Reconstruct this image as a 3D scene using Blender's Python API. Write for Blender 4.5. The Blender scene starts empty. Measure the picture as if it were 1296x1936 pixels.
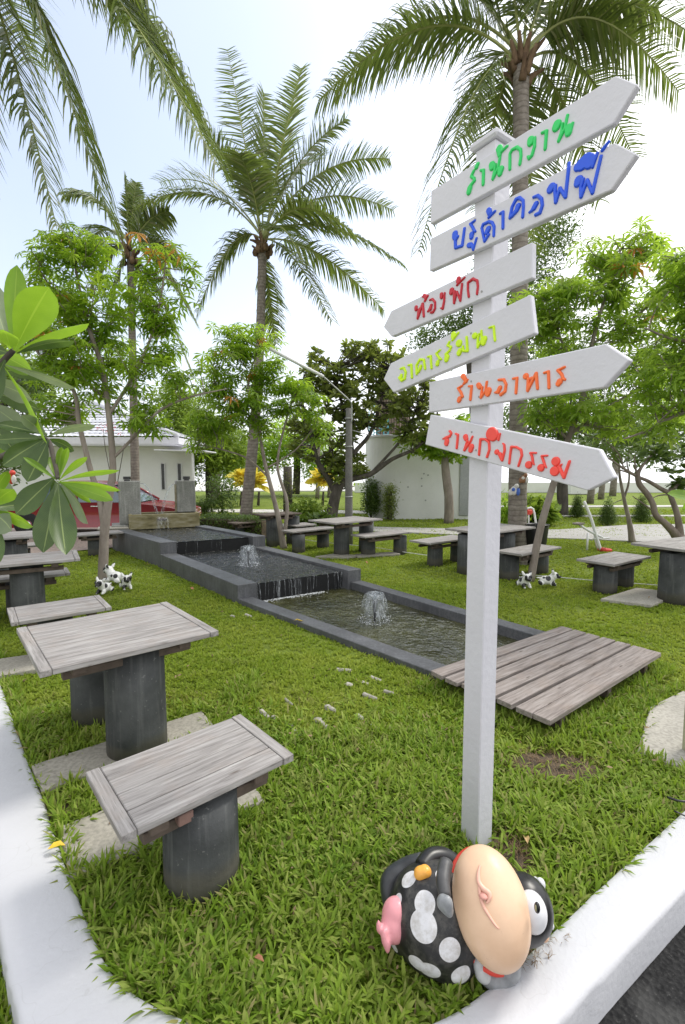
import bpy, bmesh, math, random
import numpy as np
from mathutils import Vector, Matrix, Euler, Quaternion

random.seed(7)
rng = np.random.default_rng(7)
scene = bpy.context.scene
COL = scene.collection
R = math.radians

# ------------------------------------------------------------------ camera
FPX = 900.0
TILT = math.atan(76 / 900.0)
CH = 1.7
cam = bpy.data.cameras.new('camera')
cam.sensor_fit = 'VERTICAL'
cam.sensor_height = 36.0
cam.lens = FPX / 1936 * 36.0
cam.clip_start = 0.05
cam.clip_end = 9000
camo = bpy.data.objects.new('camera', cam)
camo.location = (0, 0, CH)
camo.rotation_euler = (math.pi / 2 - TILT, 0, 0)
COL.objects.link(camo)
scene.camera = camo

# ------------------------------------------------------------------ world
SUN_EL, SUN_AZ = 52, 62          # azimuth measured from +Y (view direction) clockwise towards +X
world = bpy.data.worlds.new('World')
scene.world = world
world.use_nodes = True
nt = world.node_tree
nt.nodes.clear()
wo = nt.nodes.new('ShaderNodeOutputWorld')
bg = nt.nodes.new('ShaderNodeBackground')
bg.inputs['Strength'].default_value = 0.1
sky = nt.nodes.new('ShaderNodeTexSky')
sky.sky_type = 'NISHITA'
sky.sun_disc = False
sky.sun_elevation = R(SUN_EL)
sky.sun_rotation = R(SUN_AZ)
sky.air_density = 1.0
sky.dust_density = 2.5
tc = nt.nodes.new('ShaderNodeTexCoord')
# broad break in the cloud layer high on the left, ragged by noise
dotn = nt.nodes.new('ShaderNodeVectorMath'); dotn.operation = 'DOT_PRODUCT'
bd = Vector((-0.34, 0.74, 0.66)).normalized()
dotn.inputs[1].default_value = bd
nt.links.new(tc.outputs['Generated'], dotn.inputs[0])
noi = nt.nodes.new('ShaderNodeTexNoise')
noi.inputs['Scale'].default_value = 1.7
noi.inputs['Detail'].default_value = 5
noi.inputs['Roughness'].default_value = 0.5
nt.links.new(tc.outputs['Generated'], noi.inputs['Vector'])
ma = nt.nodes.new('ShaderNodeMath'); ma.operation = 'MULTIPLY_ADD'
ma.inputs[1].default_value = 0.22
nt.links.new(noi.outputs['Fac'], ma.inputs[0])
nt.links.new(dotn.outputs['Value'], ma.inputs[2])
mr = nt.nodes.new('ShaderNodeMapRange')
mr.interpolation_type = 'SMOOTHSTEP'
mr.inputs['From Min'].default_value = 0.80
mr.inputs['From Max'].default_value = 1.13
mr.inputs['To Min'].default_value = 0.0
mr.inputs['To Max'].default_value = 0.72
nt.links.new(ma.outputs[0], mr.inputs['Value'])
mixw = nt.nodes.new('ShaderNodeMix'); mixw.data_type = 'RGBA'
# bright overcast white, brightest round the veiled sun and duller on the far side
dsn = nt.nodes.new('ShaderNodeVectorMath'); dsn.operation = 'DOT_PRODUCT'
dsn.inputs[1].default_value = (math.sin(R(SUN_AZ)) * math.cos(R(SUN_EL)), math.cos(R(SUN_AZ)) * math.cos(R(SUN_EL)), math.sin(R(SUN_EL)))
nt.links.new(tc.outputs['Generated'], dsn.inputs[0])
mra = nt.nodes.new('ShaderNodeMapRange')
mra.inputs['From Min'].default_value = -0.7
mra.inputs['From Max'].default_value = 0.9
mra.inputs['To Min'].default_value = 6.5
mra.inputs['To Max'].default_value = 17.0
nt.links.new(dsn.outputs['Value'], mra.inputs['Value'])
cwh = nt.nodes.new('ShaderNodeVectorMath'); cwh.operation = 'SCALE'
cwh.inputs[0].default_value = (0.99, 1.0, 1.03)
nt.links.new(mra.outputs['Result'], cwh.inputs['Scale'])
nt.links.new(cwh.outputs['Vector'], mixw.inputs['A'])
nt.links.new(mr.outputs['Result'], mixw.inputs['Factor'])
skm = nt.nodes.new('ShaderNodeVectorMath'); skm.operation = 'SCALE'
skm.inputs['Scale'].default_value = 2.5
nt.links.new(sky.outputs['Color'], skm.inputs[0])
nt.links.new(skm.outputs['Vector'], mixw.inputs['B'])
nt.links.new(mixw.outputs['Result'], bg.inputs['Color'])
nt.links.new(bg.outputs['Background'], wo.inputs['Surface'])

# ------------------------------------------------------------------ sun (behind thin cloud)
sl = bpy.data.lights.new('sun', 'SUN')
sl.energy = 2.3
sl.angle = R(14)
sl.color = (1.0, 0.95, 0.86)
so = bpy.data.objects.new('sun', sl)
sd = Vector((math.sin(R(SUN_AZ)) * math.cos(R(SUN_EL)), math.cos(R(SUN_AZ)) * math.cos(R(SUN_EL)), math.sin(R(SUN_EL))))
so.rotation_euler = (-sd).to_track_quat('-Z', 'Y').to_euler()
so.location = sd * 30
COL.objects.link(so)
scene.view_settings.view_transform = 'Standard'
scene.view_settings.look = 'None'
scene.view_settings.exposure = 0.15
scene.view_settings.gamma = 1.0
scene.view_settings.use_curve_mapping = False

# ------------------------------------------------------------------ measuring helpers (surveyed from the photograph)
_c, _s = math.cos(TILT), math.sin(TILT)
FW = Vector((0, _c, -_s)); UP = Vector((0, _s, _c)); OC = Vector((0, 0, CH))
def ray(u, v): return FW + Vector((1, 0, 0)) * ((u - 648) / FPX) + UP * ((968 - v) / FPX)
def G(u, v, z=0.0):
    d = ray(u, v); return OC + d * ((z - CH) / d.z)
def P(u, v, Y):
    d = ray(u, v); return OC + d * (Y / d.y)

# ------------------------------------------------------------------ mesh helpers
def mesh(name, V, F, mats=None, smooth=False):
    me = bpy.data.meshes.new(name)
    me.from_pydata([tuple(v) for v in V], [], [tuple(f) for f in F])
    if mats is not None:
        for m in (mats if isinstance(mats, (list, tuple)) else [mats]): me.materials.append(m)
    if smooth:
        me.polygons.foreach_set('use_smooth', [True] * len(me.polygons))
    me.update()
    return me

def np_mesh(name, V, T, mat, smooth=False):
    """V (n,3) float, T (m,3) int triangles."""
    me = bpy.data.meshes.new(name)
    n, m = len(V), len(T)
    me.vertices.add(n); me.vertices.foreach_set('co', np.asarray(V, np.float32).ravel())
    me.loops.add(m * 3); me.loops.foreach_set('vertex_index', np.asarray(T, np.int32).ravel())
    me.polygons.add(m)
    me.polygons.foreach_set('loop_start', np.arange(0, m * 3, 3, dtype=np.int32))
    me.polygons.foreach_set('loop_total', np.full(m, 3, dtype=np.int32))
    if smooth: me.polygons.foreach_set('use_smooth', np.ones(m, dtype=bool))
    me.materials.append(mat)
    me.update(calc_edges=True)
    return me

def link(name, me, parent=None, loc=None, rot=None, scl=None):
    o = bpy.data.objects.new(name, me)
    if loc is not None: o.location = loc
    if rot is not None: o.rotation_euler = rot
    if scl is not None: o.scale = scl
    if parent is not None: o.parent = parent
    COL.objects.link(o)
    return o

def tag(o, label=None, cat=None, group=None, kind=None):
    if label: o['label'] = label
    if cat: o['category'] = cat
    if group: o['group'] = group
    if kind: o['kind'] = kind
    return o

def thing(name, label, cat, loc=(0, 0, 0), rz=0.0, group=None):
    o = bpy.data.objects.new(name, None)
    o.empty_display_size = 0.1
    o.location = loc; o.rotation_euler = (0, 0, rz)
    COL.objects.link(o)
    return tag(o, label, cat, group)

def kids(o): return [c for c in bpy.data.objects if c.parent == o]
CHILD = {}
def copy_tree(root, loc, rz, label, group=None):
    ch = {}
    for c in bpy.data.objects:
        if c.parent: ch.setdefault(c.parent.name, []).append(c)
    def rec(o, par):
        c = o.copy(); COL.objects.link(c)
        if par is not None: c.parent = par
        for k in ch.get(o.name, []): rec(k, c)
        return c
    r = rec(root, None)
    r.location = loc; r.rotation_euler = (0, 0, rz); r['label'] = label
    if group: r['group'] = group
    return r

def box_vf(sx, sy, sz, c=(0, 0, 0)):
    x, y, z = sx / 2, sy / 2, sz / 2
    V = [(c[0] + a * x, c[1] + b * y, c[2] + d * z) for a in (-1, 1) for b in (-1, 1) for d in (-1, 1)]
    F = [(0, 1, 3, 2), (4, 6, 7, 5), (0, 4, 5, 1), (2, 3, 7, 6), (0, 2, 6, 4), (1, 5, 7, 3)]
    return V, F

def cbox(name, sx, sy, sz, mat, bev=0.004, c=(0, 0, 0), warp=0.0):
    bm = bmesh.new()
    V, F = box_vf(sx, sy, sz, c)
    vs = [bm.verts.new((v[0] + random.uniform(-warp, warp), v[1] + random.uniform(-warp, warp), v[2] + random.uniform(-warp, warp))) for v in V]
    for f in F: bm.faces.new([vs[i] for i in f])
    if bev: bmesh.ops.bevel(bm, geom=bm.edges[:], offset=bev, segments=1, affect='EDGES')
    bmesh.ops.recalc_face_normals(bm, faces=bm.faces[:])
    me = bpy.data.meshes.new(name); bm.to_mesh(me); bm.free(); me.materials.append(mat)
    return me

def prism(name, poly, z0, z1, mat, bev=0.0, smooth=False, seg=1):
    """poly = list of (x, y); z1 may be a list of heights per corner"""
    n = len(poly)
    zt = z1 if isinstance(z1, (list, tuple)) else [z1] * n
    bm = bmesh.new()
    b = [bm.verts.new((p[0], p[1], z0)) for p in poly]
    t = [bm.verts.new((p[0], p[1], zt[i])) for i, p in enumerate(poly)]
    bm.faces.new(t); bm.faces.new(b[::-1])
    for i in range(n):
        j = (i + 1) % n; bm.faces.new((b[i], b[j], t[j], t[i]))
    bmesh.ops.recalc_face_normals(bm, faces=bm.faces[:])
    if bev: bmesh.ops.bevel(bm, geom=bm.edges[:], offset=bev, segments=seg, affect='EDGES')
    me = bpy.data.meshes.new(name); bm.to_mesh(me); bm.free(); me.materials.append(mat)
    if smooth: me.polygons.foreach_set('use_smooth', [True] * len(me.polygons))
    return me

def cyl_vf(r0, r1, z0, z1, n=28, rings=1, cx=0, cy=0, cap=True, wob=0.0):
    V = []; F = []
    for k in range(rings + 1):
        t = k / rings; r = r0 + (r1 - r0) * t; z = z0 + (z1 - z0) * t
        for i in range(n):
            a = 2 * math.pi * i / n
            rr = r * (1 + random.uniform(-wob, wob))
            V.append((cx + rr * math.cos(a), cy + rr * math.sin(a), z))
    for k in range(rings):
        for i in range(n):
            j = (i + 1) % n
            F.append((k * n + i, k * n + j, (k + 1) * n + j, (k + 1) * n + i))
    if cap:
        F.append(tuple(range(n))[::-1]); F.append(tuple(range(rings * n, rings * n + n)))
    return V, F

def lathe_vf(prof, n=24, c=(0, 0, 0)):
    V = []; F = []
    for r, z in prof:
        for i in range(n):
            a = 2 * math.pi * i / n
            V.append((c[0] + r * math.cos(a), c[1] + r * math.sin(a), c[2] + z))
    for k in range(len(prof) - 1):
        for i in range(n):
            j = (i + 1) % n
            F.append((k * n + i, k * n + j, (k + 1) * n + j, (k + 1) * n + i))
    return V, F

def smooth_pts(pts, rad, sub=4):
    pts = [Vector(p) for p in pts]
    if len(pts) < 3: return pts, list(rad)
    out = []; ro = []
    for i in range(len(pts) - 1):
        p0 = pts[max(i - 1, 0)]; p1 = pts[i]; p2 = pts[i + 1]; p3 = pts[min(i + 2, len(pts) - 1)]
        for k in range(sub):
            t = k / sub
            out.append(0.5 * ((2 * p1) + (-p0 + p2) * t + (2 * p0 - 5 * p1 + 4 * p2 - p3) * t * t + (-p0 + 3 * p1 - 3 * p2 + p3) * t ** 3))
            ro.append(rad[i] + (rad[i + 1] - rad[i]) * t)
    out.append(pts[-1]); ro.append(rad[-1])
    return out, ro

def tube_vf(pts, rad, n=8, sub=4, off=0, wob=0.0):
    pts, rad = smooth_pts(pts, rad, sub)
    V = []; F = []
    prev = None
    for k, p in enumerate(pts):
        t = (pts[min(k + 1, len(pts) - 1)] - pts[max(k - 1, 0)])
        if t.length < 1e-9: t = Vector((0, 0, 1))
        t.normalize()
        if prev is None:
            a = t.cross(Vector((0.3, 0.9, 0.2))).normalized()
        else:
            a = (prev - t * prev.dot(t)).normalized()
        prev = a; b = t.cross(a)
        for i in range(n):
            an = 2 * math.pi * i / n
            rr = rad[k] * (1 + random.uniform(-wob, wob))
            V.append(p + (a * math.cos(an) + b * math.sin(an)) * rr)
    m = len(pts)
    for k in range(m - 1):
        for i in range(n):
            j = (i + 1) % n
            F.append((off + k * n + i, off + k * n + j, off + (k + 1) * n + j, off + (k + 1) * n + i))
    F.append(tuple(off + i for i in range(n))[::-1]); F.append(tuple(off + (m - 1) * n + i for i in range(n)))
    return V, F

class MB:
    def __init__(s): s.V = []; s.F = []
    def add(s, V, F):
        o = len(s.V); s.V += [tuple(v) for v in V]; s.F += [tuple(i + o for i in f) for f in F]; return s
    def tube(s, pts, rad, n=8, sub=4, wob=0.0):
        V, F = tube_vf(pts, rad, n, sub, 0, wob); return s.add(V, F)
    def box(s, sx, sy, sz, c): V, F = box_vf(sx, sy, sz, c); return s.add(V, F)
    def build(s, name, mat, parent=None, smooth=True, loc=None, rot=None):
        return link(name, mesh(name, s.V, s.F, mat, smooth), parent, loc, rot)

def ellipsoid(bm, c, r, rot=None, sub=3):
    m = Matrix.Translation(Vector(c)) @ (rot.to_matrix().to_4x4() if rot else Matrix.Identity(4)) @ Matrix.Diagonal((r[0], r[1], r[2], 1))
    bmesh.ops.create_icosphere(bm, subdivisions=sub, radius=1.0, matrix=m)

def blob(name, parts, mat, parent=None, voxel=0.006, remesh=True, sub=3, smooth_it=6):
    """one continuous body out of overlapping ellipsoids, skinned by a voxel remesh"""
    bm = bmesh.new()
    for p in parts: ellipsoid(bm, p[0], p[1], p[2] if len(p) > 2 else None, sub)
    me = bpy.data.meshes.new(name); bm.to_mesh(me); bm.free(); me.materials.append(mat)
    me.polygons.foreach_set('use_smooth', [True] * len(me.polygons))
    o = link(name, me, parent)
    if remesh:
        md = o.modifiers.new('skin', 'REMESH'); md.mode = 'VOXEL'; md.voxel_size = voxel; md.use_smooth_shade = True
        if smooth_it:
            ms = o.modifiers.new('soft', 'SMOOTH'); ms.iterations = smooth_it; ms.factor = 0.5
    return o

# ------------------------------------------------------------------ material helpers
def nmat(name):
    m = bpy.data.materials.new(name); m.use_nodes = True
    t = m.node_tree; t.nodes.clear()
    out = t.nodes.new('ShaderNodeOutputMaterial')
    return m, t, out

class N:
    """tiny node-graph sugar"""
    def __init__(s, t): s.t = t
    def n(s, typ, **kw):
        nd = s.t.nodes.new(typ)
        for k, v in kw.items():
            if k.startswith('i_'):
                nd.inputs[k[2:].replace('_', ' ')].default_value = v
            else: setattr(nd, k, v)
        return nd
    def l(s, a, b): s.t.links.new(a, b)
    def coord(s, scale=(1, 1, 1), which='Object', rnd=False):
        c = s.n('ShaderNodeTexCoord'); m = s.n('ShaderNodeMapping'); m.inputs['Scale'].default_value = scale
        s.l(c.outputs[which], m.inputs['Vector'])
        if rnd:
            oi = s.n('ShaderNodeObjectInfo'); mu = s.n('ShaderNodeMath', operation='MULTIPLY'); mu.inputs[1].default_value = 37.0
            s.l(oi.outputs['Random'], mu.inputs[0]); s.l(mu.outputs[0], m.inputs['Location'])
        return m.outputs['Vector']
    def noise(s, vec, scale, detail=4, rough=0.55, dist=0.0):
        x = s.n('ShaderNodeTexNoise'); x.inputs['Scale'].default_value = scale; x.inputs['Detail'].default_value = detail
        x.inputs['Roughness'].default_value = rough; x.inputs['Distortion'].default_value = dist
        s.l(vec, x.inputs['Vector']); return x.outputs['Fac']
    def ramp(s, fac, stops):
        r = s.n('ShaderNodeValToRGB'); e = r.color_ramp.elements
        while len(e) < len(stops): e.new(0.5)
        for i, (p, c) in enumerate(stops):
            e[i].position = p; e[i].color = (*c, 1) if len(c) == 3 else c
        s.l(fac, r.inputs['Fac']); return r.outputs['Color']
    def mix(s, fac, a, b, mode='MIX'):
        m = s.n('ShaderNodeMix', data_type='RGBA', blend_type=mode)
        if isinstance(fac, (int, float)): m.inputs['Factor'].default_value = fac
        else: s.l(fac, m.inputs['Factor'])
        for key, v in (('A', a), ('B', b)):
            if isinstance(v, tuple): m.inputs[key].default_value = (*v, 1) if len(v) == 3 else v
            else: s.l(v, m.inputs[key])
        return m.outputs['Result']
    def bump(s, h, strength=0.3, dist=0.01):
        b = s.n('ShaderNodeBump'); b.inputs['Strength'].default_value = strength; b.inputs['Distance'].default_value = dist
        s.l(h, b.inputs['Height']); return b.outputs['Normal']
    def bsdf(s, out, col, rough=0.6, normal=None, spec=0.5, metal=0.0, **kw):
        b = s.n('ShaderNodeBsdfPrincipled')
        if isinstance(col, tuple): b.inputs['Base Color'].default_value = (*col, 1)
        else: s.l(col, b.inputs['Base Color'])
        if isinstance(rough, (int, float)): b.inputs['Roughness'].default_value = rough
        else: s.l(rough, b.inputs['Roughness'])
        b.inputs['Specular IOR Level'].default_value = spec
        b.inputs['Metallic'].default_value = metal
        for k, v in kw.items(): b.inputs[k.replace('_', ' ')].default_value = v
        if normal is not None: s.l(normal, b.inputs['Normal'])
        if out is not None: s.l(b.outputs['BSDF'], out.inputs['Surface'])
        return b

def simple(name, col, rough=0.6, var=0.12, scale=8.0, bump=0.0, bscale=60.0, metal=0.0, spec=0.5, rnd=False):
    m, t, out = nmat(name); k = N(t)
    v = k.coord(rnd=rnd)
    f = k.noise(v, scale, 5)
    lo = tuple(c * (1 - var) for c in col); hi = tuple(min(1, c * (1 + var)) for c in col)
    c = k.ramp(f, [(0.3, lo), (0.7, hi)])
    nm = k.bump(k.noise(v, bscale, 3), bump, 0.01) if bump else None
    k.bsdf(out, c, rough, nm, spec, metal)
    return m

def leafmat(name, cols, trans=(0.25, 0.38, 0.05), tfac=0.35, rough=0.45, island=True, spec=0.4):
    """foliage: colour varies leaf by leaf, light passes through"""
    m, t, out = nmat(name); k = N(t)
    oi = k.n('ShaderNodeObjectInfo'); geo = k.n('ShaderNodeNewGeometry')
    add = k.n('ShaderNodeMath', operation='ADD'); k.l(oi.outputs['Random'], add.inputs[0]); k.l(geo.outputs['Random Per Island'], add.inputs[1])
    fr = k.n('ShaderNodeMath', operation='FRACT'); k.l(add.outputs[0], fr.inputs[0])
    n = len(cols)
    c = k.ramp(fr.outputs[0], [(i / max(1, n - 1), cc) for i, cc in enumerate(cols)])
    b = k.bsdf(None, c, rough, None, spec)
    tr = k.n('ShaderNodeBsdfTranslucent')
    tc_ = k.mix(0.6, c, trans)
    k.l(tc_, tr.inputs['Color'])
    mx = k.n('ShaderNodeMixShader'); mx.inputs[0].default_value = tfac
    k.l(b.outputs['BSDF'], mx.inputs[1]); k.l(tr.outputs[0], mx.inputs[2]); k.l(mx.outputs[0], out.inputs['Surface'])
    return m

M = {}
def wood_mat(name, lo, mid, hi, red=0.0):
    m, t, out = nmat(name); k = N(t)
    v = k.coord((1.5, 22, 22), rnd=True)
    g1 = k.noise(v, 2.2, 6, 0.62, 0.4)
    v2 = k.coord((3, 3, 3), rnd=True); g2 = k.noise(v2, 2.0, 4)
    v3 = k.coord((2.2, 70, 70), rnd=True); g3 = k.noise(v3, 2.5, 3, 0.7)
    c = k.ramp(g1, [(0.25, lo), (0.5, mid), (0.75, hi)])
    c = k.mix(k.ramp(g2, [(0.5, (0, 0, 0)), (0.8, (0.42, 0.42, 0.42))]), c, (0.27, 0.21, 0.17))
    crack = k.ramp(g3, [(0.28, (0.35, 0.33, 0.31)), (0.4, (1, 1, 1))])
    c = k.mix(1.0, c, crack, 'MULTIPLY')
    # knots and dark stains
    vo = k.n('ShaderNodeTexVoronoi'); vo.inputs['Scale'].default_value = 2.6
    k.l(k.coord((1, 4.5, 4.5), rnd=True), vo.inputs['Vector'])
    c = k.mix(k.ramp(vo.outputs['Distance'], [(0.03, (1, 1, 1)), (0.10, (0, 0, 0))]), c, (0.09, 0.07, 0.055))
    nm = k.bump(g3, 0.5, 0.004)
    k.bsdf(out, c, 0.75, nm, 0.25)
    return m
M['wood'] = wood_mat('weathered_wood', (0.14, 0.13, 0.125), (0.285, 0.27, 0.262), (0.43, 0.415, 0.405))
M['woodwarm'] = wood_mat('deck_wood', (0.12, 0.10, 0.09), (0.255, 0.222, 0.205), (0.37, 0.335, 0.315))
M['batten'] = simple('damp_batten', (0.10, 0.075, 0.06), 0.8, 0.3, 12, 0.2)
M['block'] = simple('red_block', (0.20, 0.12, 0.10), 0.8, 0.2, 12, 0.2)

def concrete(name, col, var=0.35, rough=0.7, streak=True, damp=0.5):
    m, t, out = nmat(name); k = N(t)
    v = k.coord(rnd=True)
    a = k.noise(v, 3.5, 6, 0.6); b = k.noise(v, 45, 3)
    c = k.ramp(a, [(0.3, tuple(x * (1 - var) for x in col)), (0.7, tuple(x * (1 + var) for x in col))])
    c = k.mix(k.ramp(b, [(0.35, (0.6, 0.6, 0.6)), (0.6, (0, 0, 0))]), c, tuple(x * 0.55 for x in col))
    if streak:
        s_ = k.noise(k.coord((14, 14, 0.8), rnd=True), 2.0, 4)
        c = k.mix(k.ramp(s_, [(0.52, (0, 0, 0)), (0.75, (0.35, 0.35, 0.35))]), c, tuple(min(1, x * 2.2) for x in col))
    k.bsdf(out, c, rough, k.bump(b, 0.35, 0.004), 0.35)
    return m
def leg_mat():
    m, t, out = nmat('dark_concrete_pipe'); k = N(t); v = k.coord(rnd=True)
    a = k.noise(v, 3.5, 6, 0.6); b = k.noise(v, 45, 3); s_ = k.noise(k.coord((16, 16, 1.0), rnd=True), 2.0, 4)
    c = k.ramp(a, [(0.3, (0.034, 0.037, 0.038)), (0.7, (0.092, 0.097, 0.098))])
    c = k.mix(k.ramp(b, [(0.66, (0, 0, 0)), (0.72, (0.45, 0.45, 0.45))]), c, (0.24, 0.24, 0.23))
    c = k.mix(k.ramp(s_, [(0.52, (0, 0, 0)), (0.75, (0.4, 0.4, 0.4))]), c, (0.19, 0.195, 0.19))
    tc_ = k.n('ShaderNodeTexCoord'); sp = k.n('ShaderNodeSeparateXYZ'); k.l(tc_.outputs['Object'], sp.inputs[0])
    ad = k.n('ShaderNodeMath', operation='MULTIPLY_ADD'); k.l(a, ad.inputs[0]); ad.inputs[1].default_value = -0.16; k.l(sp.outputs['Z'], ad.inputs[2])
    c = k.mix(k.ramp(ad.outputs[0], [(-0.0, (0.55, 0.55, 0.55)), (0.05, (0, 0, 0))]), c, (0.10, 0.09, 0.065))
    k.bsdf(out, c, 0.75, k.bump(b, 0.45, 0.005), 0.3); return m
M['leg'] = leg_mat()
_unused = concrete('dark_concrete_pipe', (0.078, 0.082, 0.084))
M['basin'] = concrete('slate_basin', (0.105, 0.108, 0.115), 0.3, 0.5)
M['basinwet'] = concrete('wet_black_stone', (0.006, 0.0065, 0.007), 0.3, 0.6, False)
M['pillar'] = concrete('grey_cement', (0.26, 0.26, 0.245), 0.25, 0.8)
M['slab'] = concrete('old_slab', (0.34, 0.32, 0.27), 0.18, 0.85, False)
M['pale_slab'] = concrete('sandy_slab', (0.38, 0.36, 0.315), 0.16, 0.85, False)
M['path'] = concrete('concrete_path', (0.40, 0.39, 0.37), 0.12, 0.85, False)
M['pole'] = concrete('pole_concrete', (0.17, 0.165, 0.155), 0.2, 0.85, False)

def trough_mat():
    m, t, out = nmat('algae_cement'); k = N(t)
    v = k.coord()
    a = k.noise(k.coord((2, 2, 6)), 2.0, 6)
    c = k.ramp(a, [(0.3, (0.10, 0.085, 0.03)), (0.5, (0.22, 0.19, 0.09)), (0.72, (0.33, 0.31, 0.22))])
    k.bsdf(out, c, 0.6, k.bump(k.noise(v, 30, 3), 0.4, 0.006)); return m
M['trough'] = trough_mat()

def white_paint(name='white_wall_paint', base=(0.78, 0.78, 0.79), dirt=0.5, rough=0.6):
    m, t, out = nmat(name); k = N(t)
    v = k.coord(); a = k.noise(v, 2.5, 6, 0.6); b = k.noise(v, 18, 5, 0.7)
    c = k.ramp(a, [(0.3, tuple(x * 0.93 for x in base)), (0.7, base)])
    c = k.mix(k.ramp(b, [(0.66, (0, 0, 0)), (0.80, (dirt, dirt, dirt))]), c, (0.42, 0.40, 0.36))
    # hairline cracks and scuffs
    vo = k.n('ShaderNodeTexVoronoi', feature='DISTANCE_TO_EDGE'); vo.inputs['Scale'].default_value = 1.3
    ds = k.n('ShaderNodeVectorMath', operation='ADD'); nz = k.n('ShaderNodeTexNoise'); nz.inputs['Scale'].default_value = 5; k.l(v, nz.inputs['Vector'])
    k.l(v, ds.inputs[0]); k.l(nz.outputs['Color'], ds.inputs[1]); k.l(ds.outputs[0], vo.inputs['Vector'])
    ck = k.ramp(vo.outputs['Distance'], [(0.0, (0.22, 0.22, 0.22)), (0.005, (0, 0, 0))])
    c = k.mix(ck if dirt > 0.3 else 0.0, c, (0.30, 0.29, 0.27))
    k.bsdf(out, c, rough, k.bump(k.noise(v, 35, 4), 0.3, 0.008), 0.35); return m
M['kerb'] = white_paint(base=(0.53, 0.535, 0.56), dirt=0.6)
M['wallw'] = white_paint('white_render', (0.74, 0.74, 0.74), 0.35)
M['post'] = white_paint('white_gloss_paint', (0.63, 0.63, 0.67), 0.2, 0.42)
M['green_l'] = simple('green_letter', (0.03, 0.62, 0.14), 0.4, 0.05)
M['blue_l'] = simple('blue_letter', (0.02, 0.10, 0.72), 0.4, 0.05)
M['red_l'] = simple('red_letter', (0.52, 0.02, 0.035), 0.4, 0.05)
M['lime_l'] = simple('lime_letter', (0.58, 0.85, 0.01), 0.4, 0.05)
M['orange_l'] = simple('orange_letter', (0.90, 0.17, 0.04), 0.4, 0.05)
M['coral_l'] = simple('coral_letter', (0.88, 0.08, 0.06), 0.4, 0.05)

def grass_ground():
    m, t, out = nmat('lawn_soil'); k = N(t)
    v = k.coord()
    a = k.noise(v, 0.55, 4); b = k.noise(v, 9, 5, 0.7); d = k.noise(v, 60, 3, 0.7)
    c = k.ramp(b, [(0.3, (0.10, 0.15, 0.018)), (0.5, (0.16, 0.23, 0.025)), (0.7, (0.22, 0.28, 0.035))])
    c = k.mix(k.ramp(a, [(0.35, (0, 0, 0)), (0.7, (0.5, 0.5, 0.5))]), c, (0.24, 0.28, 0.05))
    c = k.mix(k.ramp(d, [(0.3, (0.7, 0.7, 0.7)), (0.6, (0, 0, 0))]), c, (0.06, 0.08, 0.016))
    k.bsdf(out, c, 0.9, k.bump(d, 0.8, 0.03), 0.2); return m
M['lawn'] = grass_ground()
M['soil'] = simple('soil', (0.075, 0.055, 0.035), 0.95, 0.5, 14, 0.8, 40)
def asphalt():
    m, t, out = nmat('asphalt'); k = N(t); v = k.coord()
    a = k.noise(v, 60, 4, 0.8); b = k.noise(v, 3, 4)
    vo = k.n('ShaderNodeTexVoronoi'); vo.inputs['Scale'].default_value = 45; k.l(v, vo.inputs['Vector'])
    c = k.ramp(a, [(0.35, (0.012, 0.012, 0.013)), (0.6, (0.028, 0.028, 0.028)), (0.74, (0.12, 0.12, 0.115))])
    c = k.mix(k.ramp(b, [(0.60, (0, 0, 0)), (0.68, (0.5, 0.5, 0.5))]), c, (0.08, 0.08, 0.078))
    k.bsdf(out, c, 0.9, k.bump(vo.outputs['Distance'], 0.9, 0.012), 0.15); return m
M['asphalt'] = asphalt()
M['paver'] = simple('red_gravel_paving', (0.24, 0.19, 0.16), 0.9, 0.4, 16, 0.5, 30)
M['sand'] = simple('pale_sand', (0.62, 0.60, 0.56), 0.9, 0.08, 0.2)
M['plaza'] = simple('plaza_paving', (0.50, 0.48, 0.45), 0.85, 0.15, 3)

def water_mat(name, col, scale=9.0, st=0.5):
    m, t, out = nmat(name); k = N(t)
    v = k.coord((1, 1.0, 1))
    a = k.noise(v, scale, 4, 0.55, 0.6); b = k.noise(v, scale * 3.2, 2, 0.5, 0.3)
    ad = k.n('ShaderNodeMath', operation='MULTIPLY_ADD'); ad.inputs[1].default_value = 0.35
    k.l(b, ad.inputs[0]); k.l(a, ad.inputs[2])
    cc = k.ramp(k.noise(v, 1.6, 3), [(0.35, tuple(x * 0.6 for x in col)), (0.7, tuple(x * 1.5 for x in col))])
    k.bsdf(out, cc, 0.03, k.bump(ad.outputs[0], st, 0.06), 0.9); return m
M['water'] = water_mat('pond_water', (0.05, 0.05, 0.018), 5, 0.8)
M['water2'] = water_mat('basin_water', (0.012, 0.013, 0.012), 11, 1.0)
M['sea'] = water_mat('sea_water', (0.25, 0.32, 0.36), 1.0, 0.1)

def splash_mat():
    m, t, out = nmat('falling_water'); k = N(t)
    v = k.coord((40, 40, 5)); f = k.noise(v, 1.2, 3, 0.6)
    tr = k.n('ShaderNodeBsdfTransparent'); tr.inputs['Color'].default_value = (0.96, 0.97, 0.98, 1)
    gl = k.n('ShaderNodeBsdfPrincipled'); gl.inputs['Base Color'].default_value = (0.75, 0.79, 0.82, 1)
    gl.inputs['Roughness'].default_value = 0.12; gl.inputs['Specular IOR Level'].default_value = 1.0
    k.l(k.bump(f, 0.8, 0.01), gl.inputs['Normal'])
    mx = k.n('ShaderNodeMixShader')
    k.l(k.ramp(f, [(0.46, (0.04, 0.04, 0.04)), (0.72, (0.40, 0.40, 0.40))]), mx.inputs[0])
    k.l(tr.outputs[0], mx.inputs[1]); k.l(gl.outputs[0], mx.inputs[2]); k.l(mx.outputs[0], out.inputs['Surface'])
    return m
M['splash'] = splash_mat()
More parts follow.
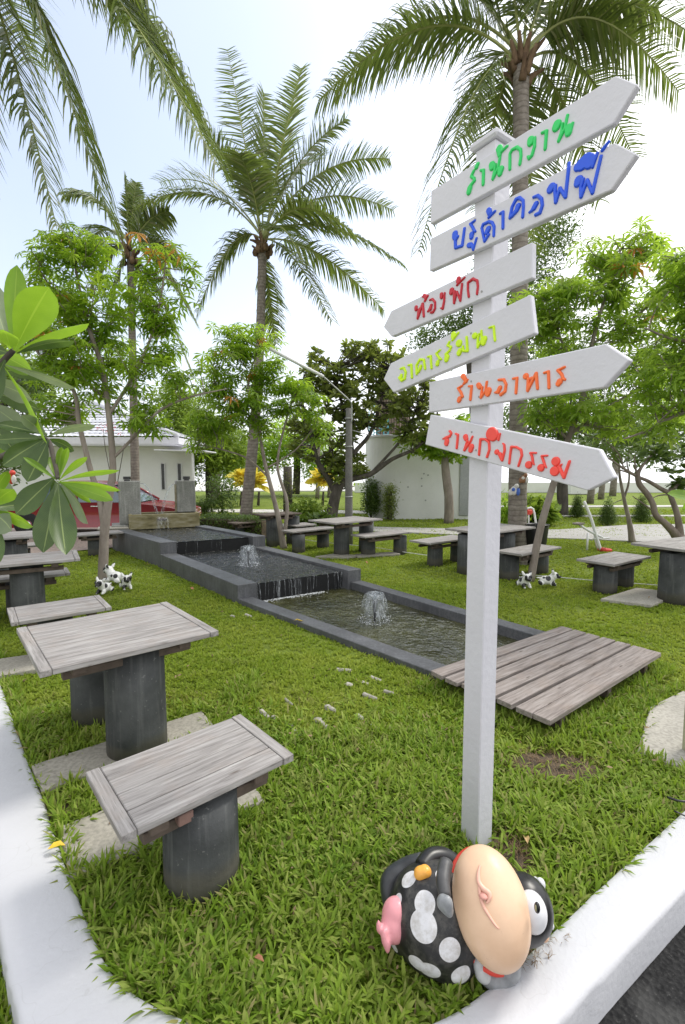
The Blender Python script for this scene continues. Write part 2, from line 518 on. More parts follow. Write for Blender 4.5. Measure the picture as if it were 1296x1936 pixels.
M['foam'] = simple('foam', (0.62, 0.64, 0.65), 0.5, 0.2, 40)
M['black'] = simple('black_plastic', (0.012, 0.012, 0.013), 0.35, 0.2)
M['white'] = simple('white_metal', (0.72, 0.72, 0.72), 0.4, 0.05)
M['redp'] = simple('red_plastic', (0.60, 0.05, 0.03), 0.4, 0.08)
M['steel'] = simple('galvanised', (0.34, 0.35, 0.34), 0.4, 0.12, 10, metal=0.4)
M['cyan'] = simple('cyan_steel', (0.10, 0.50, 0.60), 0.5, 0.08)
M['corr'] = simple('rust_sheet', (0.22, 0.17, 0.13), 0.7, 0.25, 5)
M['roof'] = simple('pale_roof_tile', (0.60, 0.61, 0.66), 0.55, 0.08, 6)
M['fascia'] = simple('fascia', (0.62, 0.62, 0.66), 0.6, 0.05)
M['dark'] = simple('dark_opening', (0.03, 0.032, 0.034), 0.2, 0.1)
M['grey'] = simple('grey_shutter', (0.32, 0.33, 0.34), 0.5, 0.1, 20)
M['carred'] = simple('red_car_paint', (0.24, 0.012, 0.02), 0.16, 0.05, spec=0.8)
M['glass'] = simple('car_glass', (0.10, 0.14, 0.17), 0.05, 0.1, spec=1.0)
M['tyre'] = simple('tyre', (0.02, 0.02, 0.02), 0.8)
M['chrome'] = simple('chrome', (0.6, 0.6, 0.6), 0.2, 0.02, metal=0.9)

def bark(name, lo, hi, scale=6, stretch=(1, 1, 0.35), ring=False):
    m, t, out = nmat(name); k = N(t)
    v = k.coord(stretch); a = k.noise(v, scale, 6, 0.65); b = k.noise(k.coord(), scale * 7, 3)
    c = k.ramp(a, [(0.3, lo), (0.7, hi)])
    h = b
    if ring:
        w = k.n('ShaderNodeTexWave', wave_type='BANDS', bands_direction='Z'); w.inputs['Scale'].default_value = 3.2
        w.inputs['Distortion'].default_value = 2.5; w.inputs['Detail'].default_value = 3; w.inputs['Detail Scale'].default_value = 2
        k.l(k.coord(), w.inputs['Vector'])
        c = k.mix(k.ramp(w.outputs['Fac'], [(0.0, (0.45, 0.45, 0.45)), (0.25, (0, 0, 0))]), c, tuple(x * 0.45 for x in lo))
        h = w.outputs['Fac']
    k.bsdf(out, c, 0.85, k.bump(h, 0.35, 0.008), 0.2); return m
M['bark'] = bark('smooth_bark', (0.16, 0.13, 0.11), (0.33, 0.29, 0.25))
M['barkd'] = bark('dark_bark', (0.045, 0.04, 0.034), (0.13, 0.115, 0.095))
M['barkg'] = bark('grey_frangipani_bark', (0.13, 0.10, 0.085), (0.27, 0.225, 0.195))
M['palmbark'] = bark('palm_bark', (0.14, 0.12, 0.10), (0.29, 0.26, 0.225), 9, (1, 1, 1), True)
M['husk'] = bark('palm_husk', (0.06, 0.035, 0.02), (0.22, 0.15, 0.09), 9)
M['stalk'] = simple('frond_stalk', (0.24, 0.27, 0.08), 0.5, 0.25, 3)

M['grass'] = leafmat('grass_blade', [(0.11, 0.19, 0.016), (0.16, 0.26, 0.02), (0.21, 0.32, 0.025), (0.27, 0.35, 0.04), (0.12, 0.22, 0.02), (0.31, 0.31, 0.10)], (0.42, 0.58, 0.04), 0.42, 0.42)
def turf(name, green, yellow, brown, trans, tf, ym=0.75):
    m, t, out = nmat(name); k = N(t)
    geo = k.n('ShaderNodeNewGeometry')
    n = len(green)
    c = k.ramp(geo.outputs['Random Per Island'], [(i / (n - 1), g_) for i, g_ in enumerate(green)])
    v = k.coord(); a = k.noise(v, 1.1, 4, 0.6); b = k.noise(v, 2.7, 4, 0.65)
    c = k.mix(k.ramp(a, [(0.42, (0, 0, 0)), (0.66, (ym, ym, ym))]), c, yellow)
    c = k.mix(k.ramp(b, [(0.60, (0, 0, 0)), (0.72, (0.6, 0.6, 0.6))]), c, brown)
    bs = k.bsdf(None, c, 0.6, None, 0.2)
    tr = k.n('ShaderNodeBsdfTranslucent'); k.l(k.mix(0.5, c, trans), tr.inputs['Color'])
    mx = k.n('ShaderNodeMixShader'); mx.inputs[0].default_value = tf
    k.l(bs.outputs['BSDF'], mx.inputs[1]); k.l(tr.outputs[0], mx.inputs[2]); k.l(mx.outputs[0], out.inputs['Surface'])
    return m
M['grassnear'] = turf('broad_grass', [(0.085, 0.16, 0.016), (0.15, 0.25, 0.022), (0.21, 0.33, 0.03), (0.12, 0.21, 0.02), (0.27, 0.37, 0.06), (0.30, 0.34, 0.09), (0.16, 0.27, 0.03), (0.34, 0.27, 0.14)], (0.29, 0.36, 0.05), (0.28, 0.24, 0.11), (0.40, 0.58, 0.04), 0.38, 0.4)
M['grassmid'] = turf('mown_grass', [(0.14, 0.22, 0.02), (0.20, 0.29, 0.025), (0.26, 0.35, 0.035), (0.18, 0.26, 0.025), (0.32, 0.38, 0.07)], (0.36, 0.40, 0.07), (0.30, 0.27, 0.12), (0.50, 0.62, 0.06), 0.42)
M['straw'] = leafmat('dry_grass', [(0.20, 0.13, 0.07), (0.30, 0.21, 0.12), (0.14, 0.09, 0.05)], (0.3, 0.2, 0.1), 0.2, 0.7)
M['lfA'] = leafmat('palmate_leaf', [(0.10, 0.18, 0.02), (0.15, 0.26, 0.025), (0.20, 0.33, 0.03), (0.13, 0.22, 0.025), (0.26, 0.34, 0.05)], (0.55, 0.80, 0.05), 0.55, 0.4)
M['lfC'] = leafmat('palmate_leaf_sunny', [(0.10, 0.18, 0.02), (0.15, 0.25, 0.03), (0.21, 0.32, 0.04), (0.12, 0.20, 0.025), (0.26, 0.31, 0.06)], (0.60, 0.85, 0.08), 0.58, 0.4)
M['lfP'] = leafmat('frangipani_leaf', [(0.09, 0.13, 0.025), (0.14, 0.185, 0.04), (0.20, 0.24, 0.07), (0.11, 0.15, 0.03)], (0.46, 0.55, 0.09), 0.42, 0.38)
M['lfD'] = leafmat('dark_leaf', [(0.05, 0.09, 0.015), (0.08, 0.14, 0.025), (0.12, 0.18, 0.035)], (0.2, 0.3, 0.05), 0.3, 0.45)
M['lfY'] = leafmat('yellow_leaf', [(0.78, 0.62, 0.06), (0.82, 0.72, 0.12), (0.66, 0.62, 0.10)], (0.8, 0.6, 0.05), 0.4, 0.5)
M['lfB'] = leafmat('bright_bush_leaf', [(0.10, 0.17, 0.02), (0.16, 0.25, 0.03), (0.22, 0.30, 0.04)], (0.4, 0.55, 0.06), 0.4, 0.5)
M['frond'] = leafmat('palm_leaflet', [(0.07, 0.105, 0.022), (0.10, 0.145, 0.03), (0.14, 0.19, 0.04), (0.085, 0.12, 0.035), (0.24, 0.24, 0.12)], (0.30, 0.40, 0.06), 0.32, 0.33)
M['lfO'] = leafmat('dying_leaf', [(0.55, 0.20, 0.04), (0.62, 0.34, 0.06), (0.45, 0.16, 0.05)], (0.8, 0.35, 0.06), 0.4, 0.5)
M['flower'] = leafmat('red_blossom', [(0.6, 0.06, 0.08), (0.75, 0.12, 0.14)], (0.8, 0.15, 0.15), 0.3, 0.5)
def bigleaf(name, lo, hi, vein, trans, tf, rough):
    m, t, out = nmat(name); k = N(t)
    uv = k.n('ShaderNodeTexCoord'); sp = k.n('ShaderNodeSeparateXYZ'); k.l(uv.outputs['UV'], sp.inputs[0])
    ax = k.n('ShaderNodeMath', operation='ABSOLUTE'); sb = k.n('ShaderNodeMath', operation='SUBTRACT'); sb.inputs[1].default_value = 0.5
    k.l(sp.outputs['X'], sb.inputs[0]); k.l(sb.outputs[0], ax.inputs[0])
    f = k.noise(k.coord(), 14, 4)
    c = k.ramp(f, [(0.3, lo), (0.7, hi)])
    # side veins: bands along v, swept by |u|
    mm = k.n('ShaderNodeMath', operation='MULTIPLY_ADD'); mm.inputs[1].default_value = -0.5
    k.l(ax.outputs[0], mm.inputs[0]); k.l(sp.outputs['Y'], mm.inputs[2])
    m2 = k.n('ShaderNodeMath', operation='MULTIPLY'); m2.inputs[1].default_value = 24; k.l(mm.outputs[0], m2.inputs[0])
    frc = k.n('ShaderNodeMath', operation='FRACT'); k.l(m2.outputs[0], frc.inputs[0])
    sv = k.ramp(frc.outputs[0], [(0.0, (0.3, 0.3, 0.3)), (0.12, (0, 0, 0))])
    c = k.mix(sv, c, vein)
    c = k.mix(k.ramp(ax.outputs[0], [(0.018, (0.85, 0.85, 0.85)), (0.03, (0, 0, 0))]), c, vein)
    b = k.bsdf(None, c, rough, k.bump(sv, 0.3, 0.003), 0.5)
    tr = k.n('ShaderNodeBsdfTranslucent'); k.l(k.mix(0.5, c, trans), tr.inputs['Color'])
    mx = k.n('ShaderNodeMixShader'); mx.inputs[0].default_value = tf
    k.l(b.outputs['BSDF'], mx.inputs[1]); k.l(tr.outputs[0], mx.inputs[2]); k.l(mx.outputs[0], out.inputs['Surface'])
    return m
M['plD'] = bigleaf('plumeria_leaf_dark', (0.04, 0.08, 0.02), (0.075, 0.125, 0.03), (0.27, 0.34, 0.11), (0.2, 0.34, 0.04), 0.3, 0.34)
M['plL'] = bigleaf('plumeria_leaf_new', (0.13, 0.26, 0.02), (0.20, 0.36, 0.03), (0.30, 0.45, 0.06), (0.45, 0.70, 0.04), 0.5, 0.35)
M['plU'] = bigleaf('plumeria_leaf_underside', (0.15, 0.20, 0.11), (0.22, 0.27, 0.16), (0.32, 0.40, 0.18), (0.3, 0.4, 0.12), 0.3, 0.5)

# =================================================================== THE SETTING
def V2(x, y): return Vector((x, y))
in_pts = [(-0.97 - 0.66 * t, 1.67 + 0.75 * t) for t in (10, 8, 6, 4, 3, 2, 1.2, 0.6, 0.2)] + \
         [(-0.86, 1.555), (-0.74, 1.455), (-0.59, 1.38), (-0.37, 1.315), (-0.12, 1.285), (0.13, 1.297), (0.33, 1.355), (0.50, 1.445)] + \
         [(0.66 + 0.83 * t, 1.55 + 0.56 * t) for t in (0, 0.35, 0.8, 1.3, 2, 3, 4.5, 6, 8)]
out_pts = [(-1.26 - 0.66 * t, 1.61 + 0.75 * t) for t in (9.8, 7.8, 5.8, 3.8, 2.8, 1.8, 1.0, 0.4, 0.0)] + \
          [(-1.12, 1.455), (-1.0, 1.33), (-0.86, 1.18), (-0.66, 0.97), (-0.38, 0.80), (-0.05, 0.86), (0.2, 1.02), (0.45, 1.185)] + \
          [(0.67 + 0.84 * t, 1.33 + 0.54 * t) for t in (0.05, 0.4, 0.9, 1.4, 2.1, 3.1, 4.6, 6.1, 8.1)]
def kerb():
    V = []; F = []
    n = len(in_pts)
    # refine
    ip, _ = smooth_pts([(x, y, 0) for x, y in in_pts], [0] * n, 5)
    op, _ = smooth_pts([(x, y, 0) for x, y in out_pts], [0] * n, 5)
    for a, b in zip(ip, op):
        d = (a - b).normalized(); w = 0.003
        def j(): return Vector((random.uniform(-w, w), random.uniform(-w, w), random.uniform(-w, w) * 0.7))
        for p, z in ((b, -0.24), (b + j(), -0.012), (b + d * 0.007, 0.004), (b + d * 0.022, 0.010), (b + d * 0.09 + j(), 0.012), (a - d * 0.03 + j(), 0.011), (a - d * 0.008, 0.004), (a + j(), -0.008), (a, -0.10)):
            V.append((p.x, p.y, p.z + z))
    m = 9
    for k in range(len(ip) - 1):
        for i in range(m - 1):
            F.append((k * m + i, (k + 1) * m + i, (k + 1) * m + i + 1, k * m + i + 1))
    o = link('garden_kerb', mesh('garden_kerb', V, F, M['kerb'], True))
    tag(o, 'low white painted kerb wall curving round the corner of the lawn', 'kerb')
    return ip, op
ip, op = kerb()
IN = [(p.x, p.y) for p in ip]; OUT = [(p.x, p.y) for p in op]

def sheet(name, poly, z, mat, kind='structure'):
    o = link(name, mesh(name, [(x, y, z) for x, y in poly], [tuple(range(len(poly)))], mat))
    if kind: o['kind'] = kind
    return o
sheet('ground', [(-3000, -500), (3000, -500), (3000, 5000), (-3000, 5000)], -0.6, M['sand'])
sheet('sea', [(-3000, 75), (3000, 75), (3000, 5000), (-3000, 5000)], -0.5, M['sea'])
lawn_poly = [(x, y) for x, y in IN] + [(14, 9.5), (60, 12), (60, 42), (-60, 42), (-60, 9.5), (-8, 9.6)]
def lawn_sheet():
    # the lawn with the pool cut out of it
    hole = [(-1.28, 6.09), (-3.2, 8.46), (-5.0, 10.5), (-3.35, 11.27), (-1.66, 9.42), (0.2, 7.18), (2.14, 4.76), (0.88, 3.84)]
    bm = bmesh.new()
    o_ = [bm.verts.new((x, y, -0.035)) for x, y in lawn_poly]; h_ = [bm.verts.new((x, y, -0.035)) for x, y in hole]
    ed = [bm.edges.new((l[i], l[(i + 1) % len(l)])) for l in (o_, h_) for i in range(len(l))]
    bmesh.ops.triangle_fill(bm, use_beauty=True, use_dissolve=False, edges=ed)
    for f in bm.faces:
        if f.normal.z < 0: f.normal_flip()
    me = bpy.data.meshes.new('lawn'); bm.to_mesh(me); bm.free(); me.materials.append(M['lawn'])
    o = link('lawn', me); o['kind'] = 'structure'
lawn_sheet()
# lower verge outside the kerb on the left, road on the right
lo = [(x, y) for x, y in OUT if x < -0.9]
sheet('verge', lo + [(-1.0, 0.2), (-30, 0.2), (-30, 9.0)], -0.13, M['lawn'])
ro = [(x, y) for x, y in OUT if x > -0.5]
sheet('road', [(-0.9, 1.2), (-0.9, -8), (30, -8), (30, 9)] + ro[::-1], -0.15, M['asphalt'])
# paving behind the left tables where the car stands
pv = [(-14, 10.3), (-6.2, 9.9), (-4.9, 10.9), (-3.1, 11.9), (-3.2, 16.5), (-14, 17.5)]
sheet('parking_pavement', pv, -0.004, M['paver'])
# concrete path and plaza
def band(name, top, z, mat, th=0.03):
    o = link(name, prism(name, top, z - 0.12, z, mat, 0.0)); o['kind'] = 'structure'; return o
band('path', [(G(520, 1003).x, 14.2), (G(760, 1003).x, 13.4), (3.6, 12.7), (6.2, 12.0), (8.2, 11.3), (12, 10.6), (16, 10.4), (22, 14), (15, 15.6), (9.5, 15.4), (6.4, 14.0), (3.6, 14.2), (1.5, 14.6), (-2, 15.6)], 0.0, M['path'])
band('path', [(2.0, 18.1), (26, 18.6), (26, 19.1), (2.0, 18.5)], 0.0, M['plaza'])
band('path', [(4.5, 22.9), (36, 24), (36, 25.1), (4.5, 23.8)], 0.0, M['plaza'])
band('path', [(-9, 20.5), (1, 19.5), (1, 20.9), (-9, 22.3)], 0.0, M['plaza'])
band('promenade', [(-60, 42.1), (60, 42.1), (60, 75), (-60, 75)], 0.05, M['sand'])

# =================================================================== CASCADE POOL
A3, B3, C3, D3 = V2(-1.38, 6.15), V2(0.285, 7.22), V2(2.22, 4.74), V2(0.86, 3.74)
A2, B2 = V2(-3.30, 8.52), V2(-1.54, 9.46)
A1, B1 = V2(-5.10, 10.5), V2(-3.29, 11.35)
pool = thing('cascade_pool', 'stepped dark grey stone pool with three basins and water spilling towards the deck', 'pool')
def wall4(name, a, b, c, d, z0, z1, mat=None, bev=0.006):
    return link(name, prism(name, [tuple(a), tuple(b), tuple(c), tuple(d)], z0, z1, mat or M['basin'], bev), pool)
def unit(v): return v / v.length
def basin(F0, F1, K0, K1, zt, wl, wr, lipz=None, front=True, back=None, z0=-0.3):
    """F0-F1 front edge (left, right), K0-K1 back edge"""
    uf = unit(F1 - F0); ub = unit(K1 - K0)
    l = [F0, F0 + uf * wl, K0 + ub * wl, K0]
    r = [F1 - uf * wr, F1, K1, K1 - ub * wr]
    wall4('side_wall', *l, z0, zt); wall4('side_wall', *r, z0, zt)
    return l, r
# lowest basin: flush rim
l3, r3 = basin(D3, C3, A3 + V2(0.004, -0.005), B3 + V2(0.003, -0.004), 0.035, 0.20, 0.19)
# middle
l2, r2 = basin(A3, B3, A2, B2, 0.215, 0.27, 0.24)
# top
l1, r1 = basin(A2 + V2(-0.002, 0.003), B2 + V2(-0.002, 0.003), A1, B1, 0.425, 0.29, 0.26)
def lip(a, b, back, zt, drop, name='spill_wall'):
    u = unit(b - a); n = Vector((-u.y, u.x))
    p0 = a + n * back; p1 = b + n * back
    o = wall4(name, p0 + u * 0.002, p1 - u * 0.002, p1 + n * 0.16 - u * 0.002, p0 + n * 0.16 + u * 0.002, drop, zt, M['basinwet'], 0.01)
    return p0, p1
s2 = lip(l2[1], r2[0], 0.13, 0.165, -0.3)
s1 = lip(l1[1], r1[0], 0.16, 0.385, -0.2)
wall4('back_wall', A1 + V2(0.21, 0.105), B1 - V2(0.235, 0.11), B1 - V2(0.235, 0.11) + V2(-0.1, 0.2), A1 + V2(0.21, 0.105) + V2(-0.1, 0.2), -0.2, 0.40)
wall4('near_wall', D3 + unit(C3 - D3) * 0.203, C3 - unit(C3 - D3) * 0.193, C3 - unit(C3 - D3) * 0.193 + V2(0.09, -0.12), D3 + unit(C3 - D3) * 0.203 + V2(0.09, -0.12), -0.3, 0.03)
floor_ = link('pool_floor', mesh('pool_floor', [(p.x, p.y, -0.29) for p in (D3, C3, B3, A3)], [(0, 1, 2, 3)], M['basinwet']), pool)
# water
def water(poly, z, mat):
    # finely divided sheet so that ripples have real height
    n = 60; V = []; F = []
    a, b, c, d = poly
    for i in range(n + 1):
        for j in range(n + 1):
            s = i / n; t = j / n
            q = (a * (1 - s) + b * s) * (1 - t) + (d * (1 - s) + c * s) * t
            h = 0.0022 * math.sin(q.x * 31 + math.sin(q.y * 17) * 2) + 0.002 * math.sin(q.y * 43 + q.x * 11)
            V.append((q.x, q.y, z + h))
    for i in range(n):
        for j in range(n):
            k = i * (n + 1) + j; F.append((k, k + n + 1, k + n + 2, k + 1))
    o = link('water', mesh('water', V, F, mat, True)); o['kind'] = 'structure'; return o
water([l3[1], r3[0], B3 - unit(B3 - A3) * 0.18 + V2(-0.1, 0.16), A3 + unit(B3 - A3) * 0.18 + V2(-0.1, 0.16)], -0.075, M['water'])
u2 = unit(B3 - A3); n2 = Vector((-u2.y, u2.x))
water([l2[1] + n2 * 0.128, r2[0] + n2 * 0.128, r2[3] + V2(-0.1, 0.14), l2[2] + V2(-0.1, 0.14)], 0.172, M['water2'])
water([l1[1] + n2 * 0.158, r1[0] + n2 * 0.158, r1[3], l1[2]], 0.392, M['water2'])

def fall(p0, p1, z_top, z_bot, n, mat, w=(0.006, 0.03), out=0.03, name='waterfall', sheetw=True):
    """water sliding over the lip: ragged strands plus a thin film"""
    u = unit(p1 - p0); nn = -Vector((-u.y, u.x)); L = (p1 - p0).length
    V = []; F = []
    for k in range(n):
        s = random.random() * L; ww = random.uniform(*w); bow = random.uniform(0.3, 1) * out
        drift = random.uniform(-0.02, 0.02)
        m = 7; o = len(V)
        hh = z_top - z_bot; top = 0.0; ln = hh if random.random() < 0.75 else hh * random.uniform(0.3, 0.8)
        for i in range(m):
            t = i / (m - 1)
            pos = p0 + u * (s + drift * t) + nn * (0.004 + bow * math.sqrt(t) + random.uniform(-.002, .002))
            wz = ww * (1 - 0.35 * t) / 2
            for sg in (-1, 0, 1):
                q = pos + u * wz * sg + nn * (0.004 if sg == 0 else 0)
                V.append((q.x, q.y, z_top - ln * t * t * 0.4 - ln * t * 0.6 + (0.004 if i == 0 else 0)))
        for i in range(m - 1):
            for sg in (0, 1):
                a = o + i * 3 + sg
                F.append((a, a + 1, a + 4, a + 3))
    f = link(name, mesh(name, V, F, mat, True), pool); f['kind'] = 'stuff'; return f
fall(s2[0], s2[1], 0.172, -0.075, 34, M['splash'], (0.004, 0.022), 0.03)
fall(s1[0], s1[1], 0.392, 0.172, 10, M['splash'], (0.004, 0.010), 0.02)
def foam_line(p0, p1, z, n, spread, name='foam'):
    V = []; F = []
    u = unit(p1 - p0); nn = -Vector((-u.y, u.x)); L = (p1 - p0).length
    for k in range(n):
        s = random.random() * L; d = abs(random.gauss(0.03, spread)); r = random.uniform(0.003, 0.012)
        c = p0 + u * s + nn * (0.03 + d)
        o = len(V); m = 6
        V.append((c.x, c.y, z + 0.004))
        for i in range(m):
            a = i * 2 * math.pi / m; V.append((c.x + math.cos(a) * r * random.uniform(.6, 1.5), c.y + math.sin(a) * r * random.uniform(.6, 1.5), z + 0.001))
        for i in range(m): F.append((o, o + 1 + i, o + 1 + (i + 1) % m))
    f = link(name, mesh(name, V, F, M['foam'], True), pool); f['kind'] = 'stuff'; return f
foam_line(s2[0], s2[1] - (s2[1] - s2[0]) * 0.25, -0.072, 420, 0.035)

# fountain head at the back of the top basin: trough, two slotted pillars, spotlights, falling arcs
def at(t, back, up=0.0):
    """point on the back edge of the top basin"""
    ub = unit(B1 - A1); nb = Vector((-ub.y, ub.x)); q = A1 + ub * t + nb * back; return Vector((q.x, q.y, up))
ub = unit(B1 - A1); nb = Vector((-ub.y, ub.x)); rb = math.atan2(ub.y, ub.x)
def bxp(name, t0, t1, b0, b1, z0, z1, mat, bev=0.008, par=None):
    pts = [at(t0, b0), at(t1, b0), at(t1, b1), at(t0, b1)]
    return link(name, prism(name, [(p.x, p.y) for p in pts], z0, z1, mat, bev), par or pool)
TW = (B1 - A1).length
tr0, tr1 = 0.33, TW - 0.14
bxp('trough_front', tr0, tr1, -0.05, 0.03, 0.40, 0.735, M['trough'])
bxp('trough_back', tr0 + 0.02, tr1 - 0.02, 0.55, 0.63, 0.36, 0.735, M['trough'])
bxp('trough_side', tr0, tr0 + 0.07, 0.032, 0.548, 0.36, 0.735, M['trough'])
bxp('trough_side', tr1 - 0.07, tr1, 0.032, 0.548, 0.36, 0.735, M['trough'])
tw = [at(tr0 + .07, .03), at(tr1 - .07, .03), at(tr1 - .07, .55), at(tr0 + .07, .55)]
water([V2(p.x, p.y) for p in tw], 0.70, M['water2'])
bxp('plinth', -0.02, tr0 - 0.003, 0.10, 0.70, -0.05, 0.50, M['pillar'])
bxp('plinth_slab', -0.30, tr0 - 0.01, -0.12, 0.34, 0.427, 0.468, M['slab'])
p1 = bxp('pillar', tr0 - 0.19, tr0 + 0.27, 0.20, 0.58, 0.503, 1.49, M['pillar'], 0.012)
p2 = bxp('pillar', tr1 - 0.47, tr1 - 0.04, 0.20, 0.56, 0.74, 1.49, M['pillar'], 0.012)
bxp('algae_face', tr1 - 0.484, tr1 - 0.474, 0.21, 0.55, 0.745, 1.40, M['trough'], 0.002)
for pp, t in ((p1, tr0 + 0.0), (p2, tr1 - 0.22)):
    c = at(t, 0.36, 1.492)
    mb = MB(); V, F = cyl_vf(0.07, 0.062, 0, 0.03, 16); mb.add([(x + c.x, y + c.y, z + c.z) for x, y, z in V], F)
    V, F = cyl_vf(0.085, 0.08, 0.034, 0.10, 16); mb.add([(x + c.x, y + c.y, z + c.z) for x, y, z in V], F)
    o = mb.build('spotlight', M['black'], None, False); tag(o, 'black round spotlight sitting on the %s grey fountain pillar' % ('left' if pp is p1 else 'right'), 'spotlight', 'spotlights on the fountain pillars')
def arc(a, b, h, n, r, name='water_arc'):
    mb = MB()
    for k in range(n):
        da = Vector((random.uniform(-.03, .03), random.uniform(-.03, .03), random.uniform(-.01, .01)))
        pts = []
        for i in range(9):
            t = i / 8; q = a.lerp(b, t) + da * (0.4 + t); q.z = a.z + (b.z - a.z) * t * t + h * 4 * t * (1 - t) * 0.5
            pts.append(q)
        mb.tube(pts, [r] * 9, 5, 2)
    o = mb.build(name, M['splash'], pool); return o
arc(at(tr0 + 0.28, 0.3, 1.43), at(tr0 + 0.62, 0.28, 0.70), 0.06, 7, 0.006)
arc(at(tr1 - 0.49, 0.3, 1.40), at(tr0 + 0.72, 0.28, 0.70), 0.06, 7, 0.005)
sp = at(tr0 + 0.70, -0.12, 0.66)
mb = MB(); u3 = Vector((ub.x, ub.y, 0)); n3 = Vector((nb.x, nb.y, 0))
V = []; F = []
for i in range(7):
    t = i / 6
    for j in range(13):
        s = (j / 12 - 0.5) * 0.24
        rag = (0.0 if i < 3 else random.uniform(-0.006, 0.006))
        edge = abs(j - 6) / 6
        V.append(sp + u3 * (s * (1 + 0.12 * t)) + n3 * (0.06 - 0.13 * math.sqrt(t) + 0.02 * math.cos(j) * t) + Vector((0, 0, 0.015 - 0.27 * t * t)) + u3 * rag)
for i in range(6):
    for j in range(12):
        a = i * 13 + j
        if i > 3 and random.random() < 0.35 and 2 < j < 10: continue
        F.append((a, a + 1, a + 14, a + 13))
mb.add(V, F); mb.build('spout_water', M['splash'], pool)
mb = MB(); c = at(tr0 + 0.70, -0.055, 0.60)
bxp('spout', tr0 + 0.60, tr0 + 0.80, -0.13, -0.052, 0.60, 0.64, M['batten'], 0.004)

def fountain(cx, cy, z, r, h, label):
    t = thing('fountain_jet', label, 'fountain', (cx, cy, z), 0, 'mushroom fountain jets in the pool')
    V, F = lathe_vf([(0.011, -0.12), (0.011, 0.02), (0.022, h * 0.55), (0.028, h * 0.78), (0.012, h * 0.80), (0.0, h * 0.80)], 14)
    link('nozzle', mesh('nozzle', V, F, M['black'], True), t)
    for kk, (rs, nn) in enumerate(((1.0, 36), (0.72, 30))):
        prof = []
        for i in range(15):
            s = i / 14
            rr = 0.02 + (r * rs - 0.02) * math.sin(min(1, s * 1.25) * math.pi / 2)
            zz = h * (0.80 + 0.24 * math.sin(min(1, s * 1.7) * math.pi)) - h * 0.98 * max(0, s - 0.28) ** 1.5 / (0.72 ** 1.5)
            prof.append((rr, max(zz, 0.0)))
        V, F = lathe_vf(prof, nn)
        V = [(x * (1 + 0.09 * math.sin(7 * math.atan2(y, x) + q * 0.02) + random.uniform(-.03, .03)), y * (1 + 0.09 * math.sin(5 * math.atan2(y, x) + 1) + random.uniform(-.03, .03)), zz + random.uniform(-.006, .006)) for q, (x, y, zz) in enumerate(V)]
        F = [f for q, f in enumerate(F) if not (q // nn > 8 and random.random() < 0.45)]
        link('water_bell', mesh('water_bell', V, F, M['splash'], True), t)
    V = []; F = []
    for k in range(240):
        a = random.uniform(0, 6.283); d = r * random.gauss(1.0, 0.2); q = random.uniform(0.002, 0.007); zz = abs(random.gauss(0, 0.018)) + 0.003
        if random.random() < 0.25: zz = random.uniform(0, h * 0.9)
        o = len(V); cxx, cyy = d * math.cos(a), d * math.sin(a)
        V += [(cxx + q, cyy, zz), (cxx - q * .5, cyy + q * .8, zz), (cxx - q * .5, cyy - q * .8, zz), (cxx, cyy, zz + q)]
        F += [(o, o + 1, o + 3), (o + 1, o + 2, o + 3), (o + 2, o, o + 3)]
    f = link('spray', mesh('spray', V, F, M['foam'], True), t); f['kind'] = 'stuff'
c = G(709, 1174, -0.075); fountain(c.x, c.y, -0.075, 0.165, 0.33, 'mushroom shaped water jet in the lowest basin near the deck')
c = G(470, 1069, 0.17); fountain(c.x, c.y, 0.172, 0.155, 0.31, 'mushroom shaped water jet in the middle basin')

# =================================================================== DECK
dk = thing('deck', 'weathered plank deck bridging the near end of the pool', 'deck', (0, 0, 0))
Q0, Q1, Q2, Q3 = V2(0.70, 3.66), V2(2.25, 4.77), V2(2.79, 4.06), V2(1.32, 2.90)
n = 7; gaps = [0.030, 0.030, 0.036, 0.030, 0.034, 0.005, 0]
tot = 1.0; wsum = (tot - sum(gaps)); w = wsum / n; t = 0
for k in range(n):
    a0 = Q0.lerp(Q3, t); a1 = Q1.lerp(Q2, t); b0 = Q0.lerp(Q3, t + w); b1 = Q1.lerp(Q2, t + w)
    cc = (a0 + a1 + b0 + b1) / 4; L = ((a1 - a0).length + (b1 - b0).length) / 2 + random.uniform(-.012, .012); W = ((b0 - a0).length + (b1 - a1).length) / 2
    ang = math.atan2((a1 - a0).y, (a1 - a0).x)
    perp = Vector((math.sin(ang), -math.cos(ang))); W2 = abs((b0 - a0).dot(perp))
    link('plank', cbox('plank', L, W2, 0.035, M['woodwarm'], 0.003, warp=0.002), dk, (cc.x, cc.y, 0.105 + random.uniform(-.002, .002)), (random.uniform(-.006, .006), 0, ang))
    t += w + gaps[k]
for s in (0.12, 0.5, 0.88):
    a = Q0.lerp(Q1, s).lerp(Q3.lerp(Q2, s), 0.03); b = Q0.lerp(Q1, s).lerp(Q3.lerp(Q2, s), 0.97); cc = (a + b) / 2
    link('joist', cbox('joist', (b - a).length, 0.06, 0.10, M['batten'], 0.003), dk, (cc.x, cc.y, 0.033), (0, 0, math.atan2((b - a).y, (b - a).x)))

